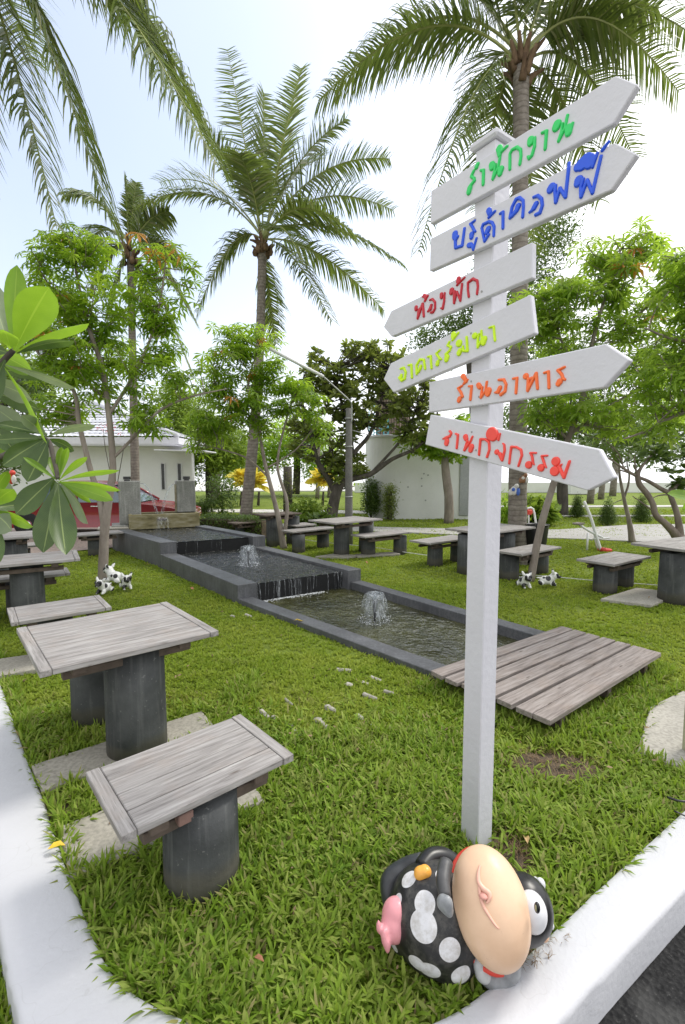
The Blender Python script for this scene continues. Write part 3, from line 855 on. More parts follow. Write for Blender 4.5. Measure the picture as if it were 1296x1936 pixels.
# =================================================================== TABLES AND BENCHES
def seat(name, L, W, H, legs, label, loc, rz, group, planks=4, battens=(-0.3, 0.3), wm='wood', cat='bench', ends=True, block=False):
    t = thing(name, label, cat, (loc[0], loc[1], 0), rz, group)
    eb = 0.055; th = 0.032
    w = (W) / planks
    li = L - 2 * eb if ends else L
    me = cbox('plank', li - 0.003, w - 0.006, th, M[wm], 0.0035)
    for k in range(planks):
        link('plank', me, t, (0, -W / 2 + w * (k + 0.5), H - th / 2 + random.uniform(-.0015, .0015)))
    if ends:
        m2 = cbox('end_board', W, eb - 0.003, th + 0.002, M[wm], 0.003)
        for sg in (-1, 1): link('end_board', m2, t, (sg * (L / 2 - eb / 2), 0, H - th / 2), (0, 0, math.pi / 2))
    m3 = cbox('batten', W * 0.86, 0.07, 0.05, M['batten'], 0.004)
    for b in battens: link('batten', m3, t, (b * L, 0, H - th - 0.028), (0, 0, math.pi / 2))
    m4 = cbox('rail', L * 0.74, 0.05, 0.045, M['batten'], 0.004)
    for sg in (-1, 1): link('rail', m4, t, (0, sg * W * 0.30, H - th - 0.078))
    if block:
        link('packing_block', cbox('packing_block', 0.06, 0.05, 0.045, M['block'], 0.004), t, block)
    for lx, ly, r in legs:
        V, F = cyl_vf(r * 1.04, r, -0.08, H - th - 0.10 if len(legs) else H, 30, 3, lx, ly)
        V, F = cyl_vf(r * 1.03, r, -0.08, H - th - 0.053, 30, 3, lx, ly, True, 0.006)
        me = mesh('leg', V, F, M['leg'], True)
        link('leg', me, t)
    return t
def loc_of(world_xy, c, rz):
    d = Vector((world_xy[0] - c[0], world_xy[1] - c[1])); return (d.x * math.cos(rz) + d.y * math.sin(rz), -d.x * math.sin(rz) + d.y * math.cos(rz))
LEGS = []
def place(name, c, rzd, L, W, H, leg_world, label, group, **k):
    rz = R(rzd); lg = []
    for x, y, r in leg_world:
        a, b = loc_of((x, y), c, rz); lg.append((a, b, r)); LEGS.append((x, y, r))
    return seat(name, L, W, H, lg, label, c, rz, group, **k)
gb, gt = 'plank benches on concrete pipe legs', 'plank tables on concrete pipe legs'
place('bench', (-0.65, 1.97), 41.5, 0.735, 0.475, 0.44, [(-0.60, 1.90, 0.152)], 'grey plank bench on one thick concrete leg, nearest the kerb corner', gb, planks=4, block=(-0.12, -0.18, 0.36))
place('table', (-1.41, 2.90), 40.5, 0.95, 0.87, 0.72, [(-1.27, 2.82, 0.17), (-1.72, 3.22, 0.16)], 'grey plank table behind the nearest bench, with two tall pipe legs', gt, planks=5, cat='table', block=(-0.30, -0.25, 0.63))
place('bench', (-2.64, 4.35), 38, 0.78, 0.55, 0.44, [(-2.75, 4.45, 0.15)], 'low plank bench behind the nearest table on its left', gb, planks=3)
place('table', (-3.70, 5.32), 32, 1.25, 0.70, 0.72, [(-3.62, 5.38, 0.165), (-4.35, 5.05, 0.16)], 'long plank table at the left edge of the lawn below the drooping plumeria leaves', gt, planks=4, cat='table')
place('bench', (-4.00, 5.72), 35, 1.15, 0.42, 0.44, [(-3.95, 5.72, 0.14), (-4.4, 5.4, 0.14)], 'plank bench half hidden behind the leg of the long left table', gb, planks=3)
place('table', (-5.42, 7.30), 30, 1.25, 0.85, 0.72, [(-5.15, 7.35, 0.20), (-5.9, 7.0, 0.17)], 'plank table at the left edge in front of the red car', gt, planks=4, cat='table')
place('bench', (-5.85, 8.05), 30, 1.15, 0.42, 0.44, [(-5.6, 8.2, 0.14), (-6.1, 7.9, 0.14)], 'plank bench between the red car and the left tables', gb, planks=3)
place('bench', (-5.10, 9.84), 38, 0.90, 0.50, 0.44, [(-5.15, 9.85, 0.15)], 'small plank bench beside the left trunk and the top basin', gb, planks=3)
place('table', (0.07, 9.80), 41, 1.30, 0.86, 0.72, [(-0.02, 9.78, 0.16), (0.52, 10.35, 0.16)], 'plank table in the middle of the far lawn beside the lamp pole', gt, planks=4, cat='table')
place('bench', (-0.72, 10.52), 41, 1.25, 0.42, 0.44, [(-0.45, 10.86, 0.14), (-0.95, 10.2, 0.14)], 'plank bench on the far left side of the middle table', gb, planks=3)
place('bench', (0.80, 9.75), 37, 1.25, 0.46, 0.44, [(0.53, 9.78, 0.15), (1.22, 10.0, 0.14)], 'plank bench on the near right side of the middle table', gb, planks=3)
place('bench', (-1.02, 11.45), 41, 0.62, 0.50, 0.44, [(-1.07, 11.5, 0.14)], 'small square plank bench behind the middle table near the dark shrub', gb, planks=3)
place('table', (2.62, 8.35), 38, 1.45, 0.86, 0.72, [(2.12, 8.05, 0.15), (2.85, 8.25, 0.16)], 'plank table behind the white signpost', gt, planks=4, cat='table')
place('bench', (1.88, 8.92), 38, 1.25, 0.50, 0.44, [(1.72, 8.75, 0.14), (2.25, 9.2, 0.14)], 'plank bench left of the signpost on the far lawn', gb, planks=3)
place('bench', (3.07, 7.76), 38, 1.20, 0.48, 0.44, [(2.72, 7.66, 0.15), (3.40, 8.10, 0.14)], 'plank bench behind the leaning trunk', gb, planks=4)
place('bench', (4.01, 6.94), 35, 1.13, 0.53, 0.44, [(3.80, 6.78, 0.155), (4.28, 7.16, 0.145)], 'plank bench on two pipe legs standing alone right of the leaning trunk', gb, planks=4)
place('table', (4.92, 6.62), 28, 1.72, 0.72, 0.72, [(4.42, 6.22, 0.19), (5.2, 6.7, 0.19)], 'large plank table at the right edge of the lawn', gt, planks=4, cat='table')
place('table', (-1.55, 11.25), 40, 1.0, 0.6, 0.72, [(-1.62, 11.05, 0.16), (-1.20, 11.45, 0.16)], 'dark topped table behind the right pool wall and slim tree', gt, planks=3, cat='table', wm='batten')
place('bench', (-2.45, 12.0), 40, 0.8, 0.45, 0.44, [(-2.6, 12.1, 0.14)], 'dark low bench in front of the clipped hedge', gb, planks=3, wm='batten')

# slabs set in the grass
SLABS = []
def slab(pts, label, z=0.012, mat='slab', th=0.05, bev=0.008, name='paving_slab', group=None):
    o = link(name, prism(name, pts, z - th, z, M[mat], bev)); tag(o, label, 'slab', group); SLABS.append(pts); return o
slab([(-1.80, 2.62), (-1.60, 2.40), (-0.84, 3.03), (-1.0, 3.25)], 'long worn slab under the front leg of the near table')
slab([(-1.36, 2.14), (-1.14, 1.86), (-0.40, 2.32), (-0.62, 2.68)], 'worn slab beneath the nearest bench, running to the kerb')
slab([(-3.3, 4.1), (-2.95, 3.78), (-2.6, 4.0), (-2.9, 4.3)], 'slab at the left kerb below the low bench')
slab([(1.80, 2.78), (2.45, 2.2), (3.2, 2.9), (2.75, 3.65), (2.25, 3.35)], 'sandy concrete pad beyond the right kerb', mat='pale_slab', z=-0.006)
slab([(3.45, 6.25), (3.95, 5.95), (4.75, 6.55), (4.30, 6.85)], 'slab beside the leg of the large right table', mat='pale_slab')
slab([(4.35, 5.9), (5.2, 5.6), (5.8, 6.2), (4.9, 6.4)], 'slab below the large right table', mat='pale_slab')
slab([(-0.55, 9.45), (0.1, 9.35), (0.35, 9.6), (-0.2, 9.75)], 'thin slab at the foot of the middle table')
slab([(0.3, 9.45), (1.2, 9.75), (1.1, 10.0), (0.25, 9.7)], 'thin slab under the bench right of the middle table')
# almost buried pale bricks in the lawn
bs = thing('sunken_bricks', 'pale bricks almost swallowed by the lawn between the near table and pool', 'bricks', (0, 3.5, 0))
for u, v, a in [(500, 1345, 0), (520, 1352, 0), (548, 1365, 0), (560, 1378, 0), (545, 1322, 0), (600, 1355, 0), (610, 1364, 0), (650, 1262, 30), (660, 1290, 20), (690, 1285, 10), (712, 1278, 10), (700, 1312, 10), (735, 1305, 10), (680, 1350, 0), (440, 1162, 0), (470, 1160, 0), (715, 1372, 0), (625, 1335, 0)]:
    g_ = G(u, v); L = random.uniform(0.05, 0.14)
    link('brick', cbox('brick', L, random.uniform(.025, .042), 0.05, M['pale_slab'], 0.008, warp=0.008), bs, (g_.x, g_.y - 3.5, -0.034 + random.uniform(-.005, .004)), (random.uniform(-.09, .09), random.uniform(-.09, .09), R(-48 + random.uniform(-10, 10) + a)))

# =================================================================== SIGNPOST
SY = -0.95918
PX, PY, PH = 0.6279, 2.10, 0.0506
FPX_, FPY_ = 0.56197, 2.05374
sign = thing('signpost', 'tall white wooden signpost with six arrow boards in coloured Thai lettering', 'signpost', (PX, PY, 0), 0)
def local(me_loc): return Vector(me_loc) - Vector((PX, PY, 0))
link('post', cbox('post', 2 * PH, 2 * PH, 3.115, M['post'], 0.004), sign, (0, 0, 1.4775), (0, 0, SY))
capz = 3.035
link('cap', cbox('cap', 0.142, 0.142, 0.03, M['post'], 0.009), sign, (0, 0, capz + 0.016), (0, 0, SY))
bm = bmesh.new(); hv = [bm.verts.new((a * 0.055, b * 0.055, 0)) for a, b in ((-1, -1), (1, -1), (1, 1), (-1, 1))]; tp = bm.verts.new((0, 0, 0.035))
for i in range(4): bm.faces.new((hv[i], hv[(i + 1) % 4], tp))
me = bpy.data.meshes.new('cap_top'); bm.to_mesh(me); bm.free(); me.materials.append(M['post']); link('cap_top', me, sign, (0, 0, capz + 0.032), (0, 0, SY))
BO = {1: (-0.9336, -0.0082, -0.2724, 0.5226, 2.895, 0.1434, 0.0677, 0.0054), 2: (-0.9706, -0.0269, -0.2823, 0.536, 2.6887, 0.1426, 0.0709, 0.0042),
      3: (-0.9798, 0.0329, 0.2555, -0.5593, 2.4761, 0.1305, 0.0644, 0.0026), 4: (-0.9109, 0.1574, 0.2574, -0.5156, 2.2541, 0.1502, 0.0619, 0.0133),
      5: (-0.9893, -0.004, -0.2805, 0.545, 2.0494, 0.1408, 0.0779, 0.0047), 6: (-0.9856, -0.2369, -0.2929, 0.5355, 1.8311, 0.143, 0.075, -0.0069)}
BL = {1: 'top board with green lettering pointing right', 2: 'second board with blue lettering pointing right', 3: 'board with dark red lettering pointing left',
      4: 'board with yellow-green lettering pointing left', 5: 'board with orange lettering pointing right', 6: 'lowest board with coral lettering pointing down to the right'}
BM = {1: 'green_l', 2: 'blue_l', 3: 'red_l', 4: 'lime_l', 5: 'orange_l', 6: 'coral_l'}
def letter_mesh(strokes, mat, T=0.008, h=0.0013):
    segs = []
    for st in strokes:
        st = [(a / 1000, b / 1000, c * 1.12 / 1000) for a, b, c in st]
        if len(st) == 1: segs.append((st[0], st[0]))
        for p, q in zip(st, st[1:]): segs.append((p, q))
    xs = [p[0] for s in segs for p in s]; ys = [p[1] for s in segs for p in s]; rm = max(p[2] for s in segs for p in s) + 2 * h
    X = np.arange(min(xs) - rm, max(xs) + rm, h); Y = np.arange(min(ys) - rm, max(ys) + rm, h)
    gx, gy = np.meshgrid(X, Y, indexing='ij'); d = np.full(gx.shape, 9.0)
    for p, q in segs:
        vx, vy = q[0] - p[0], q[1] - p[1]; l2 = vx * vx + vy * vy
        t = np.clip(((gx - p[0]) * vx + (gy - p[1]) * vy) / l2, 0, 1) if l2 > 0 else np.zeros_like(gx)
        dd = np.hypot(gx - p[0] - t * vx, gy - p[1] - t * vy) - (p[2] + (q[2] - p[2]) * t)
        d = np.minimum(d, dd)
    def hz(v): return T * min(1.0, max(0.0, -v) / 0.0035) ** 0.45 if v < 0 else 0.0
    V = []; F = []; vid = {}; eid = {}
    nx, ny = d.shape
    def vert(i, j):
        k = (i, j)
        if k not in vid: vid[k] = len(V); V.append((gx[i, j], gy[i, j], hz(d[i, j])))
        return vid[k]
    def edge(a, b):
        k = (a, b) if a < b else (b, a)
        if k not in eid:
            a_, b_ = k; da, db = d[a_], d[b_]; t = da / (da - db)
            eid[k] = len(V); V.append((gx[a_] + (gx[b_] - gx[a_]) * t, gy[a_] + (gy[b_] - gy[a_]) * t, 0.0))
        return eid[k]
    for i in range(nx - 1):
        for j in range(ny - 1):
            c4 = (d[i, j], d[i + 1, j], d[i + 1, j + 1], d[i, j + 1])
            if min(c4) >= 0: continue
            ids = [(i, j), (i + 1, j), (i + 1, j + 1), (i, j + 1)]
            if max(c4) < 0:
                F.append(tuple(vert(*k) for k in ids)); continue
            for tri in ((0, 1, 2), (0, 2, 3)):
                k = [ids[q] for q in tri]; poly = []
                for q in range(3):
                    a, b = k[q], k[(q + 1) % 3]
                    if d[a] < 0: poly.append(vert(*a))
                    if (d[a] < 0) != (d[b] < 0): poly.append(edge(a, b))
                if len(poly) >= 3: F.append(tuple(poly))
    me = mesh('letter', V, F, mat, True)
    return me
boards = {}
for k, (yw, roll, a0, a1, zc, W, tip, sk) in BO.items():
    Uv = Vector((math.cos(yw), math.sin(yw), 0)); S_ = Uv * math.cos(roll) + Vector((0, 0, math.sin(roll))); T_ = -Uv * math.sin(roll) + Vector((0, 0, math.cos(roll))); Nn = S_.cross(T_)
    mt = Matrix((S_, T_, Nn)).transposed().to_4x4(); mt.translation = Vector((FPX_, FPY_, zc)) - Vector((PX, PY, 0))
    sg = 1 if k not in (3, 4) else -1
    poly = [(a0, W / 2), (a0, -W / 2), (a1, -W / 2), (a1 + sg * tip, sk), (a1, W / 2)]
    if sg < 0: poly = poly[::-1]
    o = link('sign_board', prism('sign_board', poly, -0.0285, 0.0, M['post'], 0.0035), sign)
    o.matrix_local = mt; o['label'] = BL[k]; boards[k] = o
LETTERS=[(1,[[(-31,43,5.4),(-43,26,5.9),(-28,12,5.8),(-26,2,5.8),(-46,-9,6.7)],[(-49,-17,11.0),(-54,-31,10.2)]]),
(1,[[(-11,60,6.9),(-18,51,8.5)],[(4,28,4.6),(18,22,6.1),(18,-32,6.1)]]),
(1,[[(58,24,12.0),(60,14,12.0)],[(76,18,4.1),(73,-4,5.6),(65,-32,6.0),(86,-7,4.8),(95,31,5.2)],[(101,-14,12.5),(97,-27,10.3)]]),
(1,[[(92,69,11.8),(94,55,11.8)],[(83,68,6.6),(93,42,8.1)],[(99,50,5.1),(127,59,4.4)]]),
(1,[[(142,-32,5.4),(140,23,5.1),(149,34,5.4),(170,33,6.1),(186,16,5.7),(189,-9,5.3),(185,-35,5.3)]]),
(1,[[(227,30,11.8),(227,20,11.8)],[(245,29,4.1),(244,-3,5.5),(235,-28,5.6),(224,-33,5.9),(219,-25,4.9)]]),
(1,[[(273,30,4.8),(290,27,5.7),(289,3,5.4),(287,-32,5.4)]]),
(1,[[(330,28,13.9),(327,21,13.9)],[(350,20,4.3),(347,-9,4.9),(338,-31,5.3),(359,-3,4.6),(367,37,4.9)],[(374,-8,13.0),(373,-22,11.7),(387,1,4.5)]]),
(2,[[(-129,35,13.0),(-129,24,13.0)],[(-113,19,6.2),(-126,7,6.8),(-123,-24,6.2),(-85,-28,6.1),(-76,38,5.5)]]),
(2,[[(-21,49,4.3),(-45,44,5.5),(-33,28,6.0),(-24,12,6.0),(-16,4,4.3)],[(-35,-1,10.9),(-36,-11,9.3)],[(-48,-39,9.9),(-39,-42,10.4)],[(-29,-48,7.1),(-24,-65,4.9),(-8,-25,4.3)]]),
(2,[[(79,-47,5.2),(79,-13,5.7),(68,7,5.8),(51,17,5.8),(24,17,5.9),(17,5,5.3),(34,-52,5.3),(54,-34,5.8)],[(51,-11,11.1),(44,-21,9.5)],[(49,60,11.0),(53,50,10.5)],[(50,33,5.3),(80,45,4.7)]]),
(2,[[(105,26,4.6),(119,27,5.6),(122,-34,5.6)]]),
(2,[[(153,-8,5.7),(160,28,5.6),(177,50,6.2),(191,49,6.2),(208,32,5.5),(211,8,5.2),(210,-27,5.5)],[(188,20,10.5),(182,8,8.7),(162,-5,6.3)]]),
(2,[[(253,25,4.8),(270,23,6.0),(286,5,5.9),(291,-19,5.6),(283,-41,6.0),(266,-41,6.0)],[(265,-3,9.0),(257,-14,9.0),(248,-20,5.4),(239,-22,4.2)]]),
(2,[[(325,29,12.8),(320,23,12.8)],[(339,27,5.8),(339,5,5.8),(344,-30,5.8),(357,11,5.7),(380,-28,5.7),(386,79,5.3)]]),
(2,[[(425,7,13.8),(422,-1,12.2)],[(441,3,5.5),(434,-20,5.5),(437,-51,5.5),(455,-6,5.5),(476,-55,5.4),(497,48,4.8)]]),
(2,[[(419,52,13.3),(433,54,19.2),(449,58,21.3),(459,53,19.5),(460,45,17.4)],[(471,27,4.3),(484,64,4.5)]]),
(2,[[(500,65,5.3),(520,81,4.2)]]),
(3,[[(-370,23,8.8),(-371,14,8.8)],[(-351,5,7.0),(-360,-32,5.9),(-325,25,6.4),(-320,-9,5.8),(-318,-35,5.5)],[(-340,9,7.0)]]),
(3,[[(-313,58,9.2),(-304,49,10.3)],[(-310,33,5.2),(-290,51,4.6)],[(-326,58,4.0)]]),
(3,[[(-278,27,4.0),(-261,26,5.1),(-244,6,5.1),(-244,-22,5.3),(-257,-34,5.6),(-271,-32,5.1)],[(-268,0,6.8),(-274,-14,8.5),(-291,-21,4.0)]]),
(3,[[(-203,28,8.3),(-203,16,8.8)],[(-183,28,3.6),(-187,-7,5.2),(-196,-37,5.5),(-207,-32,3.9)]]),
(3,[[(-141,24,11.3),(-144,16,10.3)],[(-126,13,7.0),(-128,-34,5.4),(-111,8,4.3),(-92,-36,4.8),(-82,31,4.5)]]),
(3,[[(-101,60,9.5),(-103,49,10.1)],[(-111,36,4.3),(-67,53,3.7)]]),
(3,[[(-45,-35,4.7),(-50,-5,4.7),(-49,25,4.9),(-23,31,5.7),(0,15,5.1),(4,-9,4.8),(-1,-38,4.6)]]),
(4,[[(-448,24,5.1),(-426,22,5.9),(-415,-4,5.9),(-426,-32,6.7),(-449,-35,6.8),(-463,-16,6.0)],[(-447,-10,8.5),(-451,-18,9.3)]]),
(4,[[(-393,23,5.0),(-374,19,5.8),(-379,-42,5.8)]]),
(4,[[(-346,-36,5.7),(-342,5,5.7),(-317,25,5.7),(-293,15,5.6),(-291,-29,5.6)],[(-316,-8,8.1),(-322,-18,8.1),(-336,-30,5.7)]]),
(4,[[(-267,20,4.8),(-250,17,5.5),(-253,-38,5.5)]]),
(4,[[(-193,25,4.3),(-217,17,5.1),(-201,-11,5.8),(-193,-18,4.6)],[(-212,-23,8.6),(-217,-32,9.4)]]),
(4,[[(-137,41,4.9),(-149,29,5.3),(-131,16,5.3),(-139,4,5.3),(-164,-5,6.1)],[(-159,-20,12.2),(-164,-30,10.7)]]),
(4,[[(-111,65,11.3),(-113,56,11.3)],[(-120,42,4.9),(-84,62,4.5)]]),
(4,[[(-87,16,14.9)],[(-85,-17,10.4),(-93,-26,11.2)],[(-69,-5,5.2),(-68,-25,5.2),(-48,-32,5.9),(-45,27,5.1)]]),
(4,[[(-4,17,12.3)],[(18,16,4.3),(9,-4,5.4),(4,-36,5.0),(28,-13,5.0),(30,25,4.3)],[(40,-14,12.0),(33,-28,10.7)]]),
(4,[[(69,22,4.2),(89,19,4.9),(88,-39,4.9)]]),
(5,[[(-71,24,4.3),(-95,16,5.2),(-77,-5,6.0),(-68,-23,6.0)],[(-84,-31,10.8),(-88,-38,9.5)]]),
(5,[[(-67,63,11.1),(-57,51,9.3)],[(-49,40,7.6),(-63,31,4.7)],[(-41,45,4.2)]]),
(5,[[(-33,16,4.6),(-17,14,5.4),(-23,-41,5.9)]]),
(5,[[(19,14,9.9),(25,6,10.7)],[(40,2,4.5),(34,-40,5.3),(57,-16,4.9),(63,20,4.8)],[(74,-17,12.9),(69,-28,12.1)]]),
(5,[[(123,19,5.1),(147,16,5.8),(159,-5,5.4),(155,-31,5.8),(135,-41,6.3)],[(130,-13,8.6),(121,-28,7.9),(106,-29,4.0)]]),
(5,[[(191,13,4.6),(209,13,5.3),(206,-44,5.3)]]),
(5,[[(248,13,11.2)],[(260,0,6.7),(258,-42,5.6),(292,17,5.8),(300,-40,5.1)],[(272,2,5.9)]]),
(5,[[(325,13,4.3),(342,15,5.0),(347,-44,5.0)]]),
(5,[[(404,20,4.5),(379,13,5.2),(395,-4,5.2),(401,-20,5.5),(408,-24,4.1)],[(388,-28,10.5),(383,-35,9.1)]]),
(6,[[(-147,17,5.3),(-135,10,5.2),(-141,-5,5.7),(-160,-14,6.8),(-180,-24,3.4)],[(-153,-29,12.1),(-153,-40,11.1)]]),
(6,[[(-109,12,4.2),(-94,9,5.6),(-86,-48,5.2)]]),
(6,[[(-49,9,11.5),(-44,2,10.6)],[(-34,-7,5.5),(-40,-48,5.6),(-16,-4,5.0),(-11,17,4.1)],[(-5,-26,12.3),(-6,-41,10.5)]]),
(6,[[(44,-50,4.9),(40,-20,4.9),(35,14,5.4),(59,18,4.9),(82,10,5.3),(92,-19,4.8),(88,-50,5.3)]]),
(6,[[(87,45,25.7),(94,43,24.3)],[(125,29,5.6),(127,53,3.9)]]),
(6,[[(131,-21,10.4)],[(149,-27,8.6),(165,-47,5.6),(167,-8,4.7),(159,14,4.2),(151,18,3.0)]]),
(6,[[(202,-52,4.4),(197,-16,4.4),(194,13,4.8),(216,16,4.8),(241,10,4.7),(250,-9,4.7),(246,-52,4.3)]]),
(6,[[(308,12,3.5),(284,7,4.2),(295,-4,4.6),(304,-24,4.6),(311,-32,2.8)],[(289,-38,13.6)]]),
(6,[[(356,12,3.4),(334,6,4.1),(344,-7,4.5),(356,-24,4.5),(364,-31,2.7)],[(343,-37,13.2)]]),
(6,[[(395,-1,15.5)],[(400,-36,16.5)],[(420,-6,2.6),(413,-17,6.2),(441,-49,5.7),(446,10,4.8)]])]

for k, st in LETTERS:
    link('letter', letter_mesh(st, M[BM[k]]), boards[k], (0, 0, 0.0004))
for k, o in boards.items():
    for dx, dy in ((-.022, .035), (.022, -.035)):
        V, F = lathe_vf([(0.0045, 0), (0.0045, 0.0012), (0.0025, 0.0018), (0.0005, 0.0012)], 10)
        link('screw', mesh('screw', V, F, M['steel'], True), o, (dx, dy + (.02 if k in (1, 2) else 0), 0.0003))

# =================================================================== FOLIAGE TOOLS
def rotmats(yaw, pitch, roll):
    cy, sy = np.cos(yaw), np.sin(yaw); cp, sp = np.cos(pitch), np.sin(pitch); cr, sr = np.cos(roll), np.sin(roll)
    Rz = np.zeros((len(yaw), 3, 3)); Rz[:, 0, 0] = cy; Rz[:, 0, 1] = -sy; Rz[:, 1, 0] = sy; Rz[:, 1, 1] = cy; Rz[:, 2, 2] = 1
    Ry = np.zeros_like(Rz); Ry[:, 0, 0] = cp; Ry[:, 0, 2] = -sp; Ry[:, 2, 0] = sp; Ry[:, 2, 2] = cp; Ry[:, 1, 1] = 1
    Rx = np.zeros_like(Rz); Rx[:, 0, 0] = 1; Rx[:, 1, 1] = cr; Rx[:, 1, 2] = -sr; Rx[:, 2, 1] = sr; Rx[:, 2, 2] = cr
    return Rz @ Ry @ Rx
def scatter(name, tmplV, tmplT, pos, rot, scl, mat):
    tv = np.asarray(tmplV, float); tt = np.asarray(tmplT, int); n = len(pos)
    V = (rot @ (tv[None] * np.asarray(scl).reshape(n, 1, 1)).transpose(0, 2, 1)).transpose(0, 2, 1) + pos[:, None, :]
    T = tt[None] + (np.arange(n) * len(tv))[:, None, None]
    return np_mesh(name, V.reshape(-1, 3), T.reshape(-1, 3), mat)
# a simple leaf, long along +X, folded and drooping
LEAF_V = [(0, 0, 0), (0.35, 0.17, 0.03), (0.35, -0.17, 0.03), (0.72, 0.19, 0.0), (0.72, -0.19, 0.0), (1, 0, -0.10), (0.36, 0, -0.01), (0.72, 0, -0.045)]
LEAF_T = [(0, 6, 1), (0, 2, 6), (1, 6, 7), (1, 7, 3), (2, 7, 6), (2, 4, 7), (3, 7, 5), (4, 5, 7)]
LEAF_S = [(0, 0, 0), (0.5, 0.2, 0.02), (0.5, -0.2, 0.02), (1, 0, -0.08)]
LEAF_ST = [(0, 2, 1), (1, 2, 3)]
def palmate(nl=7, seed=0, droop=0.22):
    r = random.Random(seed); V = [(0, 0, 0)]; T = []
    for i in range(nl):
        a = R(-130 + 260 * i / (nl - 1)) + r.uniform(-.08, .08)
        L = (0.55 + 0.45 * math.cos(a * 0.55)) * r.uniform(0.9, 1.1); w = 0.098 * r.uniform(.8, 1.15) * (0.7 + L * 0.5)
        ca, sa = math.cos(a), math.sin(a); o = len(V)
        for (x, y, z) in ((0.14 * L, 0.03, 0.0), (0.14 * L, -0.03, 0.0), (0.60 * L, w, -droop * .22 + 0.03), (0.60 * L, -w, -droop * .22 + 0.03), (0.58 * L, 0, -droop * .25), (L, 0, -droop * L)):
            V.append((x * ca - y * sa, x * sa + y * ca, z))
        T += [(0, o + 1, o), (o, o + 4, o + 2), (o, o + 1, o + 4), (o + 1, o + 3, o + 4), (o + 2, o + 4, o + 5), (o + 4, o + 3, o + 5)]
    return V, T
PALM = [palmate(7, s, d) for s, d in ((1, .2), (2, .35), (3, .5), (4, .28))]
def px_ell(u, v, rx, ry, Y, dy=None):
    c = P(u, v, Y); s = Y / FPX
    return (c, Vector((rx * s, dy if dy else (rx + ry) * s * 0.4, ry * s)))
def in_ell(e):
    while True:
        q = Vector((random.uniform(-1, 1), random.uniform(-1, 1), random.uniform(-1, 1)))
        if q.length <= 1: break
    return Vector((e[0].x + q.x * e[1].x, e[0].y + q.y * e[1].y, e[0].z + q.z * e[1].z))
def limb_pts(pl, Y):
    """polyline of (u, v, radius[, dY])"""
    return [P(a[0], a[1], Y + (a[3] if len(a) > 3 else 0)) for a in pl], [a[2] for a in pl]

def palmate_tree(label, Y, limbs, crowns, tips, per, size, mat, base_uv=None, barkm='bark', nobj=290, group=None, flat=0.35):
    base = limb_pts(limbs[0], Y)[0][0]; base.z = 0
    t = thing('palmate_tree', label, 'tree', base, 0, group)
    mb = MB(); allp = []
    for k, lb in enumerate(limbs):
        pts, rad = limb_pts(lb, Y)
        if k == 0: pts[0].z = -0.05
        mb.tube([p - base for p in pts], rad, 9 if rad[0] > .03 else 6, 5, 0.03)
        sp_, _ = smooth_pts(pts, rad, 5); allp += sp_
    anch = [p for p in allp if p.z > 1.6]
    tw = MB(); leaves = []
    for k in range(tips):
        e = random.choices(crowns, [c[1].x * c[1].z for c in crowns])[0]
        tp = in_ell(e)
        a = min(anch, key=lambda p: (p - tp).length + random.uniform(0, .35) + max(0, p.z - tp.z) * 1.5)
        mid = a.lerp(tp, 0.55) + Vector((random.uniform(-.08, .08), random.uniform(-.08, .08), random.uniform(-.12, .05)))
        L = (tp - a).length
        tw.tube([a - base, mid - base, tp - base], [0.006 + 0.006 * min(2, L), 0.007, 0.005], 5, 3)
        dirv = (tp - mid).normalized()
        tc_ = tp
        for q in range(per):
            tp = mid.lerp(tc_, random.uniform(0.35, 1.0)) + Vector((random.gauss(0, .06), random.gauss(0, .06), random.gauss(0, .05)))
            az = q * 2.399 + random.uniform(-.4, .4); el = random.uniform(-0.35, 0.9)
            pet = size * random.uniform(0.35, 0.8)
            pd = Vector((math.cos(az) * math.cos(el), math.sin(az) * math.cos(el), math.sin(el)))
            lp = tp + pd * pet - dirv * random.uniform(0, .12)
            leaves.append((lp, az, size * random.uniform(0.6, 1.15), tp))
        tp = tc_
    random.shuffle(leaves)
    mb.add(tw.V, tw.F)
    mb.build('trunk', M[barkm], t)
    # petioles joined
    pv = []; pt = []
    for lp, az, s, tp in leaves:
        o = len(pv); sd_ = Vector((-math.sin(az), math.cos(az), 0)) * 0.003
        pv += [tp - sd_ - base, tp + sd_ - base, lp - base]; pt.append((o, o + 1, o + 2))
    st = link('petiole', np_mesh('petiole', np.array([tuple(v) for v in pv]), np.array(pt), M['stalk']), t); st['kind'] = 'stuff'
    leaves.sort(key=lambda l: l[0].y - l[2])
    meshes = [mesh('leaf', v, f, M[mat]) for v, f in PALM]; dying = mesh('leaf', PALM[2][0], PALM[2][1], M['lfO'])
    for lp, az, s, tp in leaves[:nobj]:
        o = bpy.data.objects.new('leaf', random.choice(meshes) if random.random() > .025 else dying); o.parent = t
        o.location = lp - base; o.rotation_euler = (random.gauss(0, flat), random.gauss(0.25, flat), az); o.scale = (s, s, s)
        COL.objects.link(o)
    rest = leaves[nobj:]
    for vi in range(4):
        sub = rest[vi::4]
        if not sub: continue
        pos = np.array([tuple(l[0] - base) for l in sub]); n = len(sub)
        rm = rotmats(np.array([l[1] for l in sub]), rng.normal(-0.25, flat, n), rng.normal(0, flat, n))
        me = scatter('foliage', PALM[vi][0], PALM[vi][1], pos, rm, np.array([l[2] for l in sub]), M[mat])
        o = link('foliage', me, t); o['kind'] = 'stuff'
    return t

